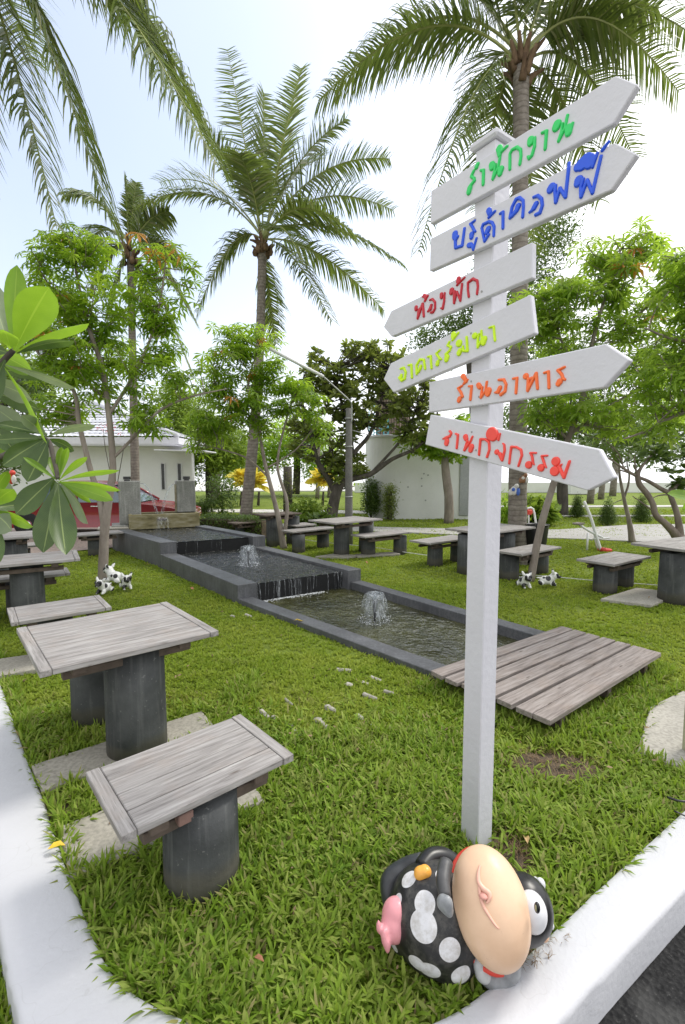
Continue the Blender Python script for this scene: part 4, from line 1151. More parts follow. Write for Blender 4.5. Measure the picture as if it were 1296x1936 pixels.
def leafy(name, label, cat, base, stems, crowns, n, size, mat, barkm='barkd', rosette=0, group=None, tmpl='L', down=0.0, part='crown', twigs=0):
    """tree or shrub whose crown is many real leaves"""
    base = Vector(base)
    t = thing(name, label, cat, base, 0, group)
    mb = MB(); anch = []
    for pts, rad in stems:
        mb.tube([Vector(p) - base for p in pts], rad, 8 if rad[0] > 0.03 else 5, 4, 0.03)
        s_, _ = smooth_pts(pts, rad, 4); anch += s_[2:]
    pos = []; yaw = []; pit = []; sc = []
    wts = [c[1].x * c[1].z * max(c[1].y, .05) ** .5 for c in crowns]
    def shell(e):
        q = Vector((random.gauss(0, 1), random.gauss(0, 1), random.gauss(0, 1))).normalized() * (random.random() ** 0.33)
        return Vector((e[0].x + q.x * e[1].x, e[0].y + q.y * e[1].y, e[0].z + q.z * e[1].z))
    if rosette:
        for k in range(n // rosette):
            e = random.choices(crowns, wts)[0]; c = shell(e)
            if twigs and anch:
                a = min(anch, key=lambda p: (p - c).length + random.uniform(0, .3)); md = a.lerp(c, .5) + Vector((random.uniform(-.1, .1), random.uniform(-.1, .1), -.08))
                if (c - a).length < 2.5: mb.tube([a - base, md - base, c - base], [0.022, 0.016, 0.012], 5, 2)
            for q in range(rosette):
                pos.append(c); yaw.append(q * 2.399 + random.uniform(-.3, .3)); pit.append(random.uniform(-0.5, 1.0) - down); sc.append(size * random.uniform(.7, 1.15))
    else:
        # leaves gathered in small sprays so that light and dark clumps form
        k = 0
        while k < n:
            e = random.choices(crowns, wts)[0]; c = shell(e)
            for q in range(random.randint(5, 12)):
                p = c + Vector((random.gauss(0, 1), random.gauss(0, 1), random.gauss(0, .7))) * size * 1.3
                pos.append(p); yaw.append(random.uniform(0, 6.28)); pit.append(random.gauss(-0.1, .55) - down); sc.append(size * random.uniform(.6, 1.3)); k += 1
    pos = np.array([tuple(p - base) for p in pos]); m = len(pos)
    rm = rotmats(np.array(yaw), np.array(pit), rng.normal(0, .6, m))
    tv, tt = (LEAF_V, LEAF_T) if tmpl == 'L' else (LEAF_S, LEAF_ST)
    o = link(part, scatter(part, tv, tt, pos, rm, np.array(sc), M[mat]), t); o['kind'] = 'stuff'
    if mb.V: mb.build('trunk', M[barkm], t)
    return t

# =================================================================== PALMS
def frond_mesh(start, tip, bow, L_leaf=0.75, n=72, width=0.034, side_az=None, hang=0.55, twist=0.0, full=1.0, roll=0.0):
    """rachis from start to tip, bowed upwards; leaflets in two ranks that hang with gravity"""
    start = Vector(start); tip = Vector(tip); ch = tip - start; L = ch.length
    side = ch.cross(Vector((0, 0, 1)))
    side = side.normalized() if side.length > 1e-3 else Vector((1, 0, 0))
    upv = side.cross(ch).normalized()
    if upv.z < 0: upv = -upv
    if roll: side = Quaternion(ch.normalized(), roll) @ side
    def C(t):
        return start + ch * t + Vector((0, 0, 1)) * (bow * 4 * t * (1 - t) * (1 - 0.35 * t)) + side * twist * t * t
    pts = [C(i / 12) for i in range(13)]
    V, F = tube_vf(pts, [0.026 * (1 - i / 12.5) + 0.004 for i in range(13)], 5, 2)
    V = [tuple(v) for v in V]; nst = len(F)
    for i in range(n):
        t = 0.16 + 0.83 * i / (n - 1)
        p = C(t); tg = (C(min(1, t + .01)) - C(t - .01)).normalized()
        sd_ = (side - tg * side.dot(tg)).normalized()
        un = sd_.cross(tg).normalized()
        prof = math.sin(min(1, (t - 0.08) / 0.26) * math.pi / 2) * (1 - (max(0, t - 0.5) / 0.5) ** 1.5 * 0.62)
        for sg in (-1, 1):
            if random.random() > full: continue
            l = L_leaf * prof * random.uniform(.85, 1.1)
            d = (sd_ * sg * random.uniform(.75, .95) + tg * random.uniform(.30, .62) + un * random.uniform(.05, .35)).normalized()
            w = width * (0.6 + 0.4 * prof) / 2
            wv = tg.lerp(un, random.uniform(0.0, .5)).normalized() * w
            o = len(V)
            q = p; dd = d
            rows = []
            for s in range(4):
                ww = (1.0, 1.0, 0.7, 0.0)[s]
                rows.append((q, ww))
                dd = (dd + Vector((0, 0, -1)) * hang * (0.30 + 0.32 * s) * random.uniform(.8, 1.2)).normalized()
                q = q + dd * (l / 3)
            for q_, ww in rows[:3]:
                V.append(tuple(q_ - wv * ww)); V.append(tuple(q_ + wv * ww))
            V.append(tuple(rows[3][0]))
            F += [(o, o + 1, o + 3, o + 2), (o + 2, o + 3, o + 5, o + 4), (o + 4, o + 5, o + 6)]
    return V, F, nst
def palm(label, base, crown, r0, r1, fronds, Lleaf=0.75, n=72, width=0.034, group='coconut palms', lean=None, nuts=True, barkm='palmbark', draw_trunk=True):
    base = Vector(base); crown = Vector(crown)
    t = thing('coconut_palm', label, 'palm tree', base, 0, group)
    mb = MB(); m = 14; pts = []; rad = []
    for i in range(m + 1):
        s = i / m; p = base.lerp(crown, s) + (lean or Vector((0, 0, 0))) * math.sin(s * math.pi)
        if i == 0: p.z -= 0.1
        pts.append(p - base); rad.append((r0 + (r1 - r0) * min(1, s * 1.3)) * (1.35 if i == 0 else 1))
    mb.tube(pts, rad, 16, 6, 0.025)
    mb.build('trunk', M[barkm], t)
    hk = MB()
    for k in range(16):
        a = k * 2.4; z = random.uniform(-.25, .25); d = Vector((math.cos(a), math.sin(a), 0))
        c0 = crown - base + Vector((0, 0, z - .1)) + d * r1 * .8
        hk.tube([c0, c0 + d * .07 + Vector((0, 0, .14)), c0 + d * random.uniform(.16, .30) + Vector((0, 0, random.uniform(.18, .38)))], [0.07, 0.055, 0.025], 6, 2, .15)
    hk.build('husk', M['husk'], t)
    if nuts:
        for k in range(6):
            a = k * 1.05; mb = MB(); c = crown - base + Vector((math.cos(a) * .22, math.sin(a) * .2, -0.22 + random.uniform(-.08, .08)))
            V, F = lathe_vf([(0.001, -.12), (0.07, -.09), (0.10, 0), (0.07, .09), (0.001, .12)], 10, c); mb.add(V, F); mb.build('coconut', M['husk'], t)
    for f in fronds:
        tip, bow = f[0], f[1]; kw = f[2] if len(f) > 2 else {}
        st = crown + Vector((random.uniform(-.05, .05), random.uniform(-.05, .05), random.uniform(0, .2)))
        V, F, ns = frond_mesh(st - base, Vector(tip) - base, bow, kw.get('L', Lleaf), kw.get('n', n), kw.get('w', width), hang=kw.get('hang', .55), full=kw.get('full', .97), twist=kw.get('twist', 0), roll=kw.get('roll', random.uniform(-.35, .35)))
        me = mesh('frond', V, F, [M['frond'], M['stalk']], False)
        idx = [1] * ns + [0] * (len(F) - ns); me.polygons.foreach_set('material_index', idx)
        link('frond', me, t)
    return t
def T(u, v, Y): return P(u, v, Y)
# centre palm
Yc = 15.0
palm('coconut palm rising alone above the centre of the lawn', (P(463, 994, Yc).x, Yc, 0), P(497, 462, Yc), 0.19, 0.13, [
    (T(430, 92, Yc - .4), 0.15, dict(hang=.12, L=.9, roll=1.15)), (T(500, 175, Yc + .8), .1, dict(hang=.12, L=.85, roll=.9)), (T(570, 128, Yc), .35, dict(hang=.15, L=.9, roll=1.1)),
    (T(655, 225, Yc - .8), .75, dict(hang=.25)), (T(738, 300, Yc), 1.0, dict(hang=.35)), (T(745, 398, Yc + .9), 1.0, dict(hang=.4)),
    (T(762, 500, Yc - .8), .8), (T(728, 588, Yc + .3), .65), (T(628, 608, Yc - 1.2), .55), (T(522, 652, Yc + .5), .15),
    (T(372, 592, Yc - .3), 1.05), (T(262, 388, Yc - .8), 1.0, dict(hang=.4)), (T(300, 345, Yc + 1.8), .9, dict(hang=.3)),
    (T(392, 250, Yc - 1), .45, dict(hang=.25)), (T(575, 500, Yc - 2.4), .8), (T(452, 290, Yc - 1.8), .5, dict(hang=.2)), (T(612, 300, Yc + 2.0), .8, dict(hang=.25)), (T(668, 440, Yc - 1.8), .9)], 0.98, 80, 0.050, lean=Vector((.12, 0, 0)))
# right palm behind the signpost
Yr = 9.0
palm('coconut palm directly behind the signpost', (P(978, 1062, Yr).x, Yr, 0), P(986, 130, Yr), 0.175, 0.135, [
    (T(602, 190, Yr - .2), 1.05, dict(hang=.6)), (T(632, 175, Yr + .9), 1.15, dict(hang=.6)), (T(790, 480, Yr - .6), 1.15, dict(hang=.75)),
    (T(872, -20, Yr + .8), .4), (T(940, -160, Yr - .4), .4, dict(hang=.3)), (T(1010, -240, Yr + .4), .2, dict(hang=.3)), (T(1090, -150, Yr - .6), .3, dict(hang=.3)),
    (T(1245, 15, Yr - .8), .5), (T(1330, 80, Yr + .3), .9), (T(1285, 175, Yr - .9), 1.1), (T(1200, 300, Yr + .8), 1.0), (T(1135, 380, Yr + 1.4), .7, dict(hang=.7)),
    (T(880, 260, Yr + 2.2), .9), (T(1160, -60, Yr + 1.2), .4), (T(780, -60, Yr + 1.5), .5), (T(900, 400, Yr + 1.8), .8), (T(1010, 480, Yr + 1.4), .5), (T(860, 60, Yr - 1.2), .5)][:-1], 1.0, 84, 0.040, nuts=False)
# left palm behind the young tree
Yl = 16.0
palm('coconut palm behind the left palmate tree', (P(258, 988, Yl).x, Yl, 0), P(247, 478, Yl), 0.15, 0.11, [
    (T(236, 330, Yl), .15, dict(hang=.15, L=.5, roll=.8)), (T(258, 345, Yl + .6), .15, dict(hang=.15, L=.5, roll=.6)), (T(120, 368, Yl - .5), .8), (T(150, 480, Yl + .8), .9), (T(165, 560, Yl), .7),
    (T(345, 500, Yl + .6), .6), (T(370, 610, Yl - .4), .8), (T(360, 700, Yl + .4), .6), (T(320, 400, Yl), .4), (T(200, 640, Yl - .6), .5), (T(300, 640, Yl + 1), .4)], 1.0, 64, 0.06)
# tall palm just outside the left edge, its fronds hang into view
Yt = 6.3
cr = P(-95, -150, Yt)
palm('tall coconut palm outside the left edge whose long fronds hang into view', (P(-70, 1130, Yt).x - .3, Yt, 0), cr, 0.17, 0.13, [
    (T(415, 320, Yt - .2), 1.25, dict(hang=.9, n=130, L=1.25)), (T(392, 238, Yt + .5), 1.4, dict(hang=.9, n=130, L=1.25)), (T(108, 432, Yt + .3), .75, dict(hang=.7, n=110, L=.95)),
    (T(212, 425, Yt - .3), .95, dict(hang=.8, n=120, L=1.1)), (T(-60, 420, Yt), .6), (T(-300, 300, Yt), 1.0), (T(-380, 40, Yt + 1), 1.0), (T(-480, -100, Yt - 1), .6),
    (T(-100, -800, Yt), .3), (T(200, -420, Yt + .5), .9), (T(60, 120, Yt + 3), .7), (T(-200, 0, Yt - 3), .7)], 0.9, 90, 0.040)

# =================================================================== PALMATE TREES
YA = 7.5
palmate_tree('young tree with palmate leaves and two pale trunks left of the pool', YA, [
    [(195, 1098, .082), (197, 1040, .072), (200, 985, .07), (213, 900, .052), (213, 860, .048), (206, 780, .045), (192, 690, .04), (165, 610, .028), (150, 540, .018), (140, 490, .01)],
    [(199, 1000, .06), (188, 940, .045), (172, 890, .042), (150, 800, .036), (140, 740, .028), (90, 690, .02), (60, 650, .012)],
    [(213, 868, .026), (258, 822, .024), (300, 778, .022), (355, 752, .018), (430, 735, .008)],
    [(206, 785, .03), (250, 715, .026), (285, 640, .022), (305, 560, .016), (315, 480, .01)],
    [(172, 600, .02), (110, 560, .016), (70, 500, .01)], [(206, 760, .018), (160, 720, .014), (120, 690, .01)]],
    [px_ell(150, 540, 105, 95, YA, .85), px_ell(315, 530, 72, 95, YA, .7), px_ell(210, 665, 140, 80, YA, .9), px_ell(100, 640, 80, 90, YA + .3, .8), px_ell(330, 690, 55, 45, YA, .4), px_ell(280, 780, 60, 30, YA, .4), px_ell(150, 470, 80, 35, YA, .5), px_ell(110, 780, 70, 40, YA + .8, .5)],
    175, 8, 0.205, 'lfA', nobj=290)
YB = 10.7
palmate_tree('slim young tree with palmate leaves behind the right pool wall', YB, [
    [(537, 1033, .09), (528, 985, .06), (515, 930, .05), (500, 870, .042), (488, 800, .035), (470, 740, .028), (478, 690, .018), (500, 640, .01)],
    [(538, 1010, .05), (543, 950, .04), (525, 880, .03), (540, 800, .022), (560, 740, .012)],
    [(510, 905, .025), (470, 868, .022), (420, 850, .018), (370, 840, .01)], [(505, 885, .02), (560, 850, .016), (600, 800, .01)],
    [(488, 800, .02), (440, 760, .016), (400, 720, .01)]],
    [px_ell(470, 690, 75, 80, YB, .9), px_ell(540, 740, 70, 60, YB, .8), px_ell(400, 765, 55, 55, YB, .6), px_ell(440, 640, 50, 45, YB, .5), px_ell(380, 820, 50, 30, YB, .5), px_ell(600, 800, 30, 45, YB, .4), px_ell(480, 790, 60, 40, YB, .6)],
    125, 8, 0.23, 'lfA', nobj=280)
YC = 7.4
palmate_tree('leaning tree with sunlit palmate leaves right of the signpost', YC, [
    [(1003, 1094, .062), (1022, 1000, .056), (1048, 912, .05), (1075, 830, .045), (1105, 740, .038), (1120, 650, .03), (1145, 560, .022), (1175, 470, .012)],
    [(1080, 820, .028), (1150, 770, .024), (1200, 740, .018), (1260, 700, .01)], [(1110, 720, .022), (1060, 640, .018), (1050, 560, .012)],
    [(1075, 830, .022), (1020, 780, .018), (985, 720, .01)], [(1120, 650, .02), (1200, 600, .016), (1270, 540, .01)]],
    [px_ell(1135, 515, 85, 65, YC, .8), px_ell(1075, 600, 85, 75, YC, .9), px_ell(1040, 740, 75, 70, YC, .8), px_ell(1230, 560, 75, 85, YC, .8), px_ell(1190, 680, 80, 70, YC, .9), px_ell(1120, 760, 90, 60, YC, .9), px_ell(1230, 790, 80, 45, YC, .7), px_ell(1200, 470, 60, 30, YC, .5), px_ell(1010, 600, 50, 60, YC, .5)],
    160, 8, 0.20, 'lfC', nobj=290)
YD = 5.6
palmate_tree('palmate tree reaching in from the right edge with large bright leaves', YD, [
    [(1400, 1190, .07), (1395, 1000, .06), (1375, 850, .05), (1340, 740, .04), (1330, 620, .03), (1320, 500, .015)],
    [(1350, 760, .026), (1290, 780, .022), (1220, 815, .014), (1180, 830, .008)], [(1335, 650, .022), (1270, 640, .016), (1220, 620, .008)]],
    [px_ell(1265, 720, 65, 60, YD, .5), px_ell(1290, 520, 50, 60, YD, .4), px_ell(1320, 640, 60, 80, YD, .6), px_ell(1255, 810, 50, 25, YD, .4), px_ell(1370, 560, 60, 90, YD, .6)],
    80, 8, 0.19, 'lfC', nobj=290)

# =================================================================== BROAD TREES AND SHRUBS BEHIND
YE = 15.6
def LP(pl, Y): return limb_pts(pl, Y)
leafy('frangipani_tree', 'spreading dark frangipani in front of the white building', 'tree', (P(626, 990, YE).x, YE, 0), [
    LP([(624, 992, .22), (634, 940, .18), (645, 915, .15), (668, 905, .10), (700, 897, .09), (742, 868, .07), (790, 845, .05), (830, 800, .03)], YE),
    LP([(636, 935, .12), (618, 900, .10), (600, 870, .09), (590, 830, .07), (575, 780, .05), (570, 730, .03)], YE),
    LP([(645, 915, .10), (668, 860, .08), (700, 820, .06), (720, 760, .05), (740, 700, .03)], YE),
    LP([(668, 860, .06), (660, 800, .05), (640, 740, .04), (640, 690, .02)], YE), LP([(600, 870, .05), (640, 840, .04), (690, 800, .03)], YE), LP([(700, 897, .05), (760, 830, .04), (790, 770, .03)], YE),
    LP([(640, 925, .08), (620, 905, .06), (602, 880, .05)], YE)],
    [px_ell(700, 685, 62, 42, YE, 1.2), px_ell(605, 705, 40, 45, YE, 1.0), px_ell(575, 790, 35, 50, YE, .9), px_ell(795, 760, 40, 50, YE, 1.0), px_ell(650, 810, 35, 30, YE, .8), px_ell(640, 740, 60, 55, YE, 1.2), px_ell(760, 720, 55, 55, YE, 1.2), px_ell(590, 720, 25, 40, YE, .7), px_ell(700, 770, 75, 45, YE, 1.3), px_ell(590, 830, 45, 45, YE, 1.0), px_ell(800, 820, 45, 40, YE, .9), px_ell(655, 875, 40, 50, YE + .2, .8), px_ell(630, 905, 30, 22, YE, .5), px_ell(690, 660, 40, 20, YE, .7)],
    8000, 0.25, 'lfP', 'barkd', rosette=14, twigs=1)
YF = 16.0
leafy('small_tree', 'small tree with hanging leaves and a single trunk by the white building', 'tree', (P(848, 987, YF).x, YF, 0), [
    LP([(849, 990, .17), (849, 940, .15), (844, 900, .14), (842, 865, .12), (848, 840, .05)], YF)],
    [px_ell(845, 850, 38, 26, YF, .8), px_ell(880, 820, 40, 40, YF, .9), px_ell(825, 840, 30, 30, YF, .7), px_ell(790, 830, 40, 30, YF, .7)], 1500, 0.26, 'lfA', 'bark', rosette=10, down=.6)
# fine leaved trees far behind the sign
leafy('tall_tree', 'tall fine leaved tree showing behind the middle sign boards', 'tree', (P(905, 985, 24).x, 24, 0), [LP([(905, 978, .3), (900, 900, .26), (895, 760, .2), (880, 620, .12)], 24)],
    [px_ell(905, 600, 65, 55, 24, 2), px_ell(845, 640, 50, 50, 24, 1.5), px_ell(950, 560, 70, 80, 24, 2), px_ell(1010, 480, 55, 70, 24, 1.8), px_ell(1050, 430, 40, 50, 24, 1.2), px_ell(1000, 640, 90, 80, 24, 2), px_ell(800, 640, 25, 25, 24, 1)], 22000, 0.19, 'lfD', tmpl='S')
leafy('tall_tree', 'broad green tree filling the gap low behind the orange board', 'tree', (P(1040, 985, 19).x, 19, 0), [LP([(1065, 985, .22), (1063, 900, .2), (1062, 800, .16), (1060, 720, .08)], 19)],
    [px_ell(1000, 800, 65, 45, 19, 1.5), px_ell(1080, 790, 70, 55, 19, 1.5), px_ell(1180, 820, 90, 45, 19, 1.5), px_ell(1260, 830, 60, 50, 19, 1.5), px_ell(1120, 700, 90, 70, 20, 1.5), px_ell(1260, 700, 60, 80, 20, 1.5)], 16000, 0.20, 'lfD', tmpl='S')
# trees on the left behind the house and beyond the hedge
leafy('leafy_tree', 'bright green tree between the house and the centre palm', 'tree', (P(430, 950, 26).x, 26, 0), [LP([(400, 952, .3), (398, 880, .26), (405, 830, .18)], 26)],
    [px_ell(400, 835, 70, 45, 26, 2.5), px_ell(360, 800, 50, 45, 26, 2), px_ell(330, 760, 30, 40, 26, 1.6), px_ell(430, 870, 45, 30, 26, 2), px_ell(340, 870, 30, 60, 26, 2)], 16000, 0.26, 'lfB', tmpl='S')
leafy('leafy_tree', 'airy tree far beyond the slim young tree', 'tree', (P(560, 930, 34).x, 34, 0), [LP([(560, 934, .3), (562, 870, .25), (555, 820, .15)], 34)],
    [px_ell(545, 830, 55, 40, 34, 3), px_ell(600, 850, 50, 40, 34, 3), px_ell(500, 860, 45, 30, 34, 3), px_ell(620, 890, 50, 25, 34, 3), px_ell(460, 870, 60, 40, 34, 3)], 12000, 0.30, 'lfA', tmpl='S')
leafy('leafy_tree', 'dense tree mass behind the house at the left edge', 'tree', (P(30, 960, 27).x, 27, 0), [LP([(30, 960, .35), (32, 850, .3), (40, 760, .2)], 27)],
    [px_ell(20, 780, 70, 70, 27, 2.5), px_ell(80, 770, 50, 50, 27, 2), px_ell(-30, 700, 70, 90, 27, 2.5), px_ell(40, 710, 50, 40, 27, 2), px_ell(20, 860, 60, 50, 27, 2)], 15000, 0.28, 'lfB', tmpl='S')
leafy('leafy_tree', 'dark leafy tree directly behind the drooping plumeria leaves', 'tree', (P(-40, 1010, 11.8).x, 11.8, 0), [LP([(-40, 1022, .15), (-30, 900, .13), (0, 780, .1), (40, 720, .06)], 11.8)],
    [px_ell(20, 770, 60, 60, 11.8, .8), px_ell(-20, 850, 60, 60, 11.8, .8), px_ell(60, 720, 40, 40, 11.8, .6), px_ell(20, 880, 40, 25, 11.8, .5)], 2600, 0.14, 'lfD', tmpl='L')

def shrub(name, label, u, v, Y, rx, ry, n, size, mat, group=None, cat='shrub', rosette=0, shape=None, tmpl='S'):
    b = Vector((P(u, v, Y).x, Y, 0)); s = Y / FPX; H = 2 * ry * s
    cr_ = shape or [(b + Vector((0, 0, H * .5)), Vector((rx * s, rx * s * .9, H * .5)))]
    st = [([b, b + Vector((0.02, 0, H * .3)), b + Vector((0, 0, H * .7))], [0.03, 0.025, 0.012])]
    return leafy(name, label, cat, b, st, cr_, n, size, mat, rosette=rosette, group=group, tmpl=tmpl, part='foliage')
def cone_shrub(label, u, v, Y, w, h, group):
    b = Vector((P(u, v, Y).x, Y, 0)); s = Y / FPX; cs = []
    for k in range(6):
        t = k / 5; cs.append((b + Vector((0, 0, h * s * (0.14 + .78 * t))), Vector((w * s * (1 - .85 * t) * .48, w * s * (1 - .85 * t) * .48, h * s * .12))))
    return leafy('cypress', label, 'conifer', b, [([b, b + Vector((0, 0, h * s * .6))], [.03, .02])], cs, 6500, 0.05, 'lfD', group=group, tmpl='S', part='foliage')
cg = 'small conical cypresses on the far lawn'
cone_shrub('small cypress just left of the leaning white see-saw, farthest to the left', 1091, 977, 18.0, 26, 44, cg)
cone_shrub('small cypress in the middle of the far lawn', 1149, 991, 15.5, 34, 50, cg)
cone_shrub('small cypress behind the bare frangipani trunks', 1213, 986, 16.3, 34, 55, cg)
# columnar topiaries against the building
b = G(700, 976)
leafy('column_topiary', 'green columnar shrub standing against the white building', 'shrub', (b.x, b.y - .6, 0), [([(b.x, b.y - .6, 0), (b.x, b.y - .6, .6)], [.04, .03])], [(Vector((b.x, b.y - .6, .35 + .23 * k)), Vector((.24 * (1, 1.05, 1, .85, .55)[k], .22, .2))) for k in range(5)], 4200, .09, 'lfD', part='foliage', tmpl='S')
b = G(737, 982)
leafy('column_topiary', 'slim brownish creeper covered stump against the white building', 'shrub', (b.x, b.y, 0), [([(b.x, b.y, 0), (b.x, b.y, 1.0)], [.10, .08])], [(Vector((b.x, b.y, .2 + .22 * k)), Vector((.15, .14, .16))) for k in range(5)], 2600, .08, 'lfP', part='foliage', tmpl='S')
# hedge and bushes beyond the pool
def hedge(label, p0, p1, w, h, n, mat, size=.055):
    a = Vector(p0); b = Vector(p1); t = thing('hedge', label, 'hedge', ((a + b) / 2), 0); c = (a + b) / 2
    u = (b - a).normalized(); nn = Vector((-u.y, u.x, 0)); L = (b - a).length; pos = []
    for k in range(n):
        s = random.uniform(0, L); q = random.uniform(-w / 2, w / 2); z = random.uniform(0.03, h)
        f = random.random()
        if f < .45: z = h + random.gauss(0, .02)
        elif f < .9: q = -w / 2 + random.gauss(0, .02) if random.random() < .7 else w / 2
        pos.append(a + u * s + nn * q + Vector((0, 0, z)) - c)
    pos = np.array([tuple(p) for p in pos]); m = len(pos)
    o = link('foliage', scatter('foliage', LEAF_V, LEAF_T, pos, rotmats(rng.uniform(0, 6.28, m), rng.normal(.2, .6, m), rng.normal(0, .6, m)), rng.uniform(size * .7, size * 1.4, m), M[mat]), t); o['kind'] = 'stuff'
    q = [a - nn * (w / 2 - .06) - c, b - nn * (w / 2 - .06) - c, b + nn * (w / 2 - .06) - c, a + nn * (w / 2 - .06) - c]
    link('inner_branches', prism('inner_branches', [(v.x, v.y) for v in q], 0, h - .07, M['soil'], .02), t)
    return t
hedge('low clipped green hedge running behind the pool', (P(384, 1000, 12.8).x, 12.8, 0), (P(520, 1000, 13.6).x, 12.2, 0), .7, .52, 4200, 'lfD')
shrub('round_bush', 'round clipped bush left of the hedge beyond the fountain', 386, 962, 19, 17, 14, 2600, .07, 'lfD')
shrub('round_bush', 'small yellow-green bush behind the red car bonnet', 345, 962, 17.5, 24, 12, 1300, .08, 'lfB')
shrub('bush', 'open dark shrub with upright stems behind the hedge', 420, 965, 19, 26, 38, 1600, .12, 'lfD', tmpl='L')
shrub('bush', 'yellow-green loose bush left of the frangipani trunk', 580, 992, 14.2, 28, 27, 1800, .13, 'lfB', tmpl='L')
shrub('bush', 'dark spiky low bush at the foot of the frangipani', 604, 1006, 13.2, 30, 17, 900, .24, 'lfD', rosette=14, tmpl='L')
shrub('bush', 'spiky green plant seen between palm trunk and leaning trunk', 1010, 985, 15.5, 32, 22, 700, .45, 'lfB', rosette=16, tmpl='L')
shrub('bush', 'leafy plant hidden just right of the post by the palm', 962, 985, 14.5, 18, 28, 900, .14, 'lfA', tmpl='L')
b = Vector((P(545, 965, 18.5).x, 18.5, 0))
leafy('creeper_column', 'dark upright trunk wrapped in creeper beyond the hedge', 'tree', b, [([b, b + Vector((0, 0, 1.9))], [.2, .17])], [(b + Vector((0, 0, .3 + .26 * k)), Vector((.24, .24, .2))) for k in range(7)], 1600, .07, 'lfP', part='foliage', tmpl='S')
for (u, label) in ((455, 'small yellow palm left of the centre palm trunk'), (488, 'small yellow palm right of the centre palm trunk'), (610, 'distant yellow shrub near the frangipani')):
    Yy = 24.0; bb = Vector((P(u, 905, Yy).x, Yy, 0))
    leafy('yellow_palm', label, 'palm', bb, [([bb, bb + Vector((.05, 0, .7))], [.08, .05])], [(bb + Vector((0, 0, 1.3)), Vector((.30, .30, .35)))], 120, .62, 'lfY', rosette=20, group='yellow leaved ornamental palms', part='foliage', tmpl='L')
# far trunks and tree line
for k, (u, w, h, Y, lab) in enumerate([(1118, .16, 4.2, 26, 'slender far palm trunk behind the middle cypress'), (1138, .16, 4.2, 30, 'slender far palm trunk left of the middle cypress'), (1160, .2, 5, 34, 'far trunk near the beach wall'), (410, .16, 4, 30, 'thin far trunk behind the open shrub'), (600, .12, 5, 30, 'thin far palm stem left of the frangipani'), (622, .10, 5, 32, 'thin far palm stem behind the lawn')]):
    x = P(u, 905, Y).x; mb = MB(); mb.tube([(x, Y, -.05), (x + .1, Y, h * .5), (x + .05, Y, h)], [w * 1.2, w, w * .8], 8, 3, .03)
    o = mb.build('tree_trunk', M['palmbark']); tag(o, lab, 'tree trunk')
x = P(1063, 905, 16.6).x
# bare frangipani at right
YG = 10.3
def LG(pl): return LP([(1080 + a / 6, 820 + b / 6, r * 10.3 / 900 * (1 if len(c) == 0 else 1)) if False else (1080 + a / 6, 820 + b / 6, r) for a, b, r, *c in pl], YG)
leafy('frangipani_tree', 'gnarled frangipani with bare twisting limbs at the right edge', 'tree', (P(1284, 1020, YG).x, YG, 0), [
    LG([(1230, 1190, .13), (1150, 1100, .085), (1060, 1010, .07), (960, 920, .065), (930, 800, .06), (860, 680, .06), (780, 580, .06), (755, 470, .05), (800, 380, .03), (900, 260, .02), (1010, 150, .01)]),
    LG([(1230, 1190, .11), (1225, 1050, .075), (1200, 900, .06), (1150, 760, .055), (1110, 675, .05), (1030, 630, .045), (880, 540, .038), (740, 480, .032), (560, 370, .024), (430, 280, .016), (300, 230, .01)]),
    LG([(1110, 675, .05), (1150, 620, .055), (1230, 570, .055), (1330, 510, .05), (1450, 400, .03)]),
    LG([(740, 480, .025), (620, 430, .02), (480, 400, .01)]), LG([(600, 390, .018), (540, 230, .014), (440, 120, .012), (355, 40, .006)]), LG([(960, 900, .02), (830, 800, .014), (700, 710, .01)]),
    LG([(1110, 690, .02), (1000, 700, .014), (930, 730, .008)]), LG([(755, 470, .03), (730, 380, .02), (720, 250, .01)])],
    [px_ell(1260, 850, 50, 25, YG, .6), px_ell(1210, 825, 50, 20, YG, .6), px_ell(1130, 815, 50, 18, YG, .5), px_ell(1290, 900, 25, 35, YG, .4)], 700, .2, 'lfD', 'barkg', rosette=10, twigs=0)
YH = 11.6
leafy('small_tree', 'thin bare trunked tree forking low on the edge of the plaza', 'tree', (P(1194, 1024, YH).x, YH, 0), [
    LP([(1196, 1026, .085), (1190, 985, .055), (1184, 960, .045), (1180, 942, .04), (1172, 900, .03), (1169, 870, .02), (1150, 835, .01)], YH),
    LP([(1180, 942, .03), (1188, 918, .026), (1190, 895, .022), (1186, 870, .014), (1200, 830, .008)], YH), LP([(1176, 945, .015), (1168, 948, .01), (1160, 952, .006)], YH)],
    [px_ell(1200, 855, 60, 18, YH, .8), px_ell(1150, 830, 50, 20, YH, .8)], 600, .17, 'lfD', 'bark')
# =================================================================== FOREGROUND PLUMERIA
pt = thing('plumeria', 'close plumeria with big glossy leaves entering at the left edge', 'plant', (-2.35, 1.7, -.03))
pb = Vector((-2.35, 1.7, -.03))
mb = MB()
mb.tube([Vector((-2.35, 1.7, -.06)) - pb, Vector((-2.2, 1.72, 1.0)) - pb, P(-160, 960, 1.76) - pb, P(-70, 900, 1.76) - pb, P(30, 850, 1.76) - pb, P(86, 830, 1.72) - pb, P(102, 868, 1.68) - pb, P(110, 905, 1.66) - pb], [.05, .03, .014, .010, .009, .008, .008, .007], 10, 6, .04)
mb.tube([P(-60, 805, 1.7) - pb, P(-40, 740, 1.72) - pb, P(0, 690, 1.72) - pb, P(26, 662, 1.7) - pb], [.02, .015, .011, .009], 9, 5, .04)
mb.tube([P(-100, 830, 1.7) - pb, P(-80, 920, 1.7) - pb, P(-20, 965, 1.7) - pb], [.02, .014, .010], 9, 5, .04)
mb.build('stem', M['barkd'], pt)
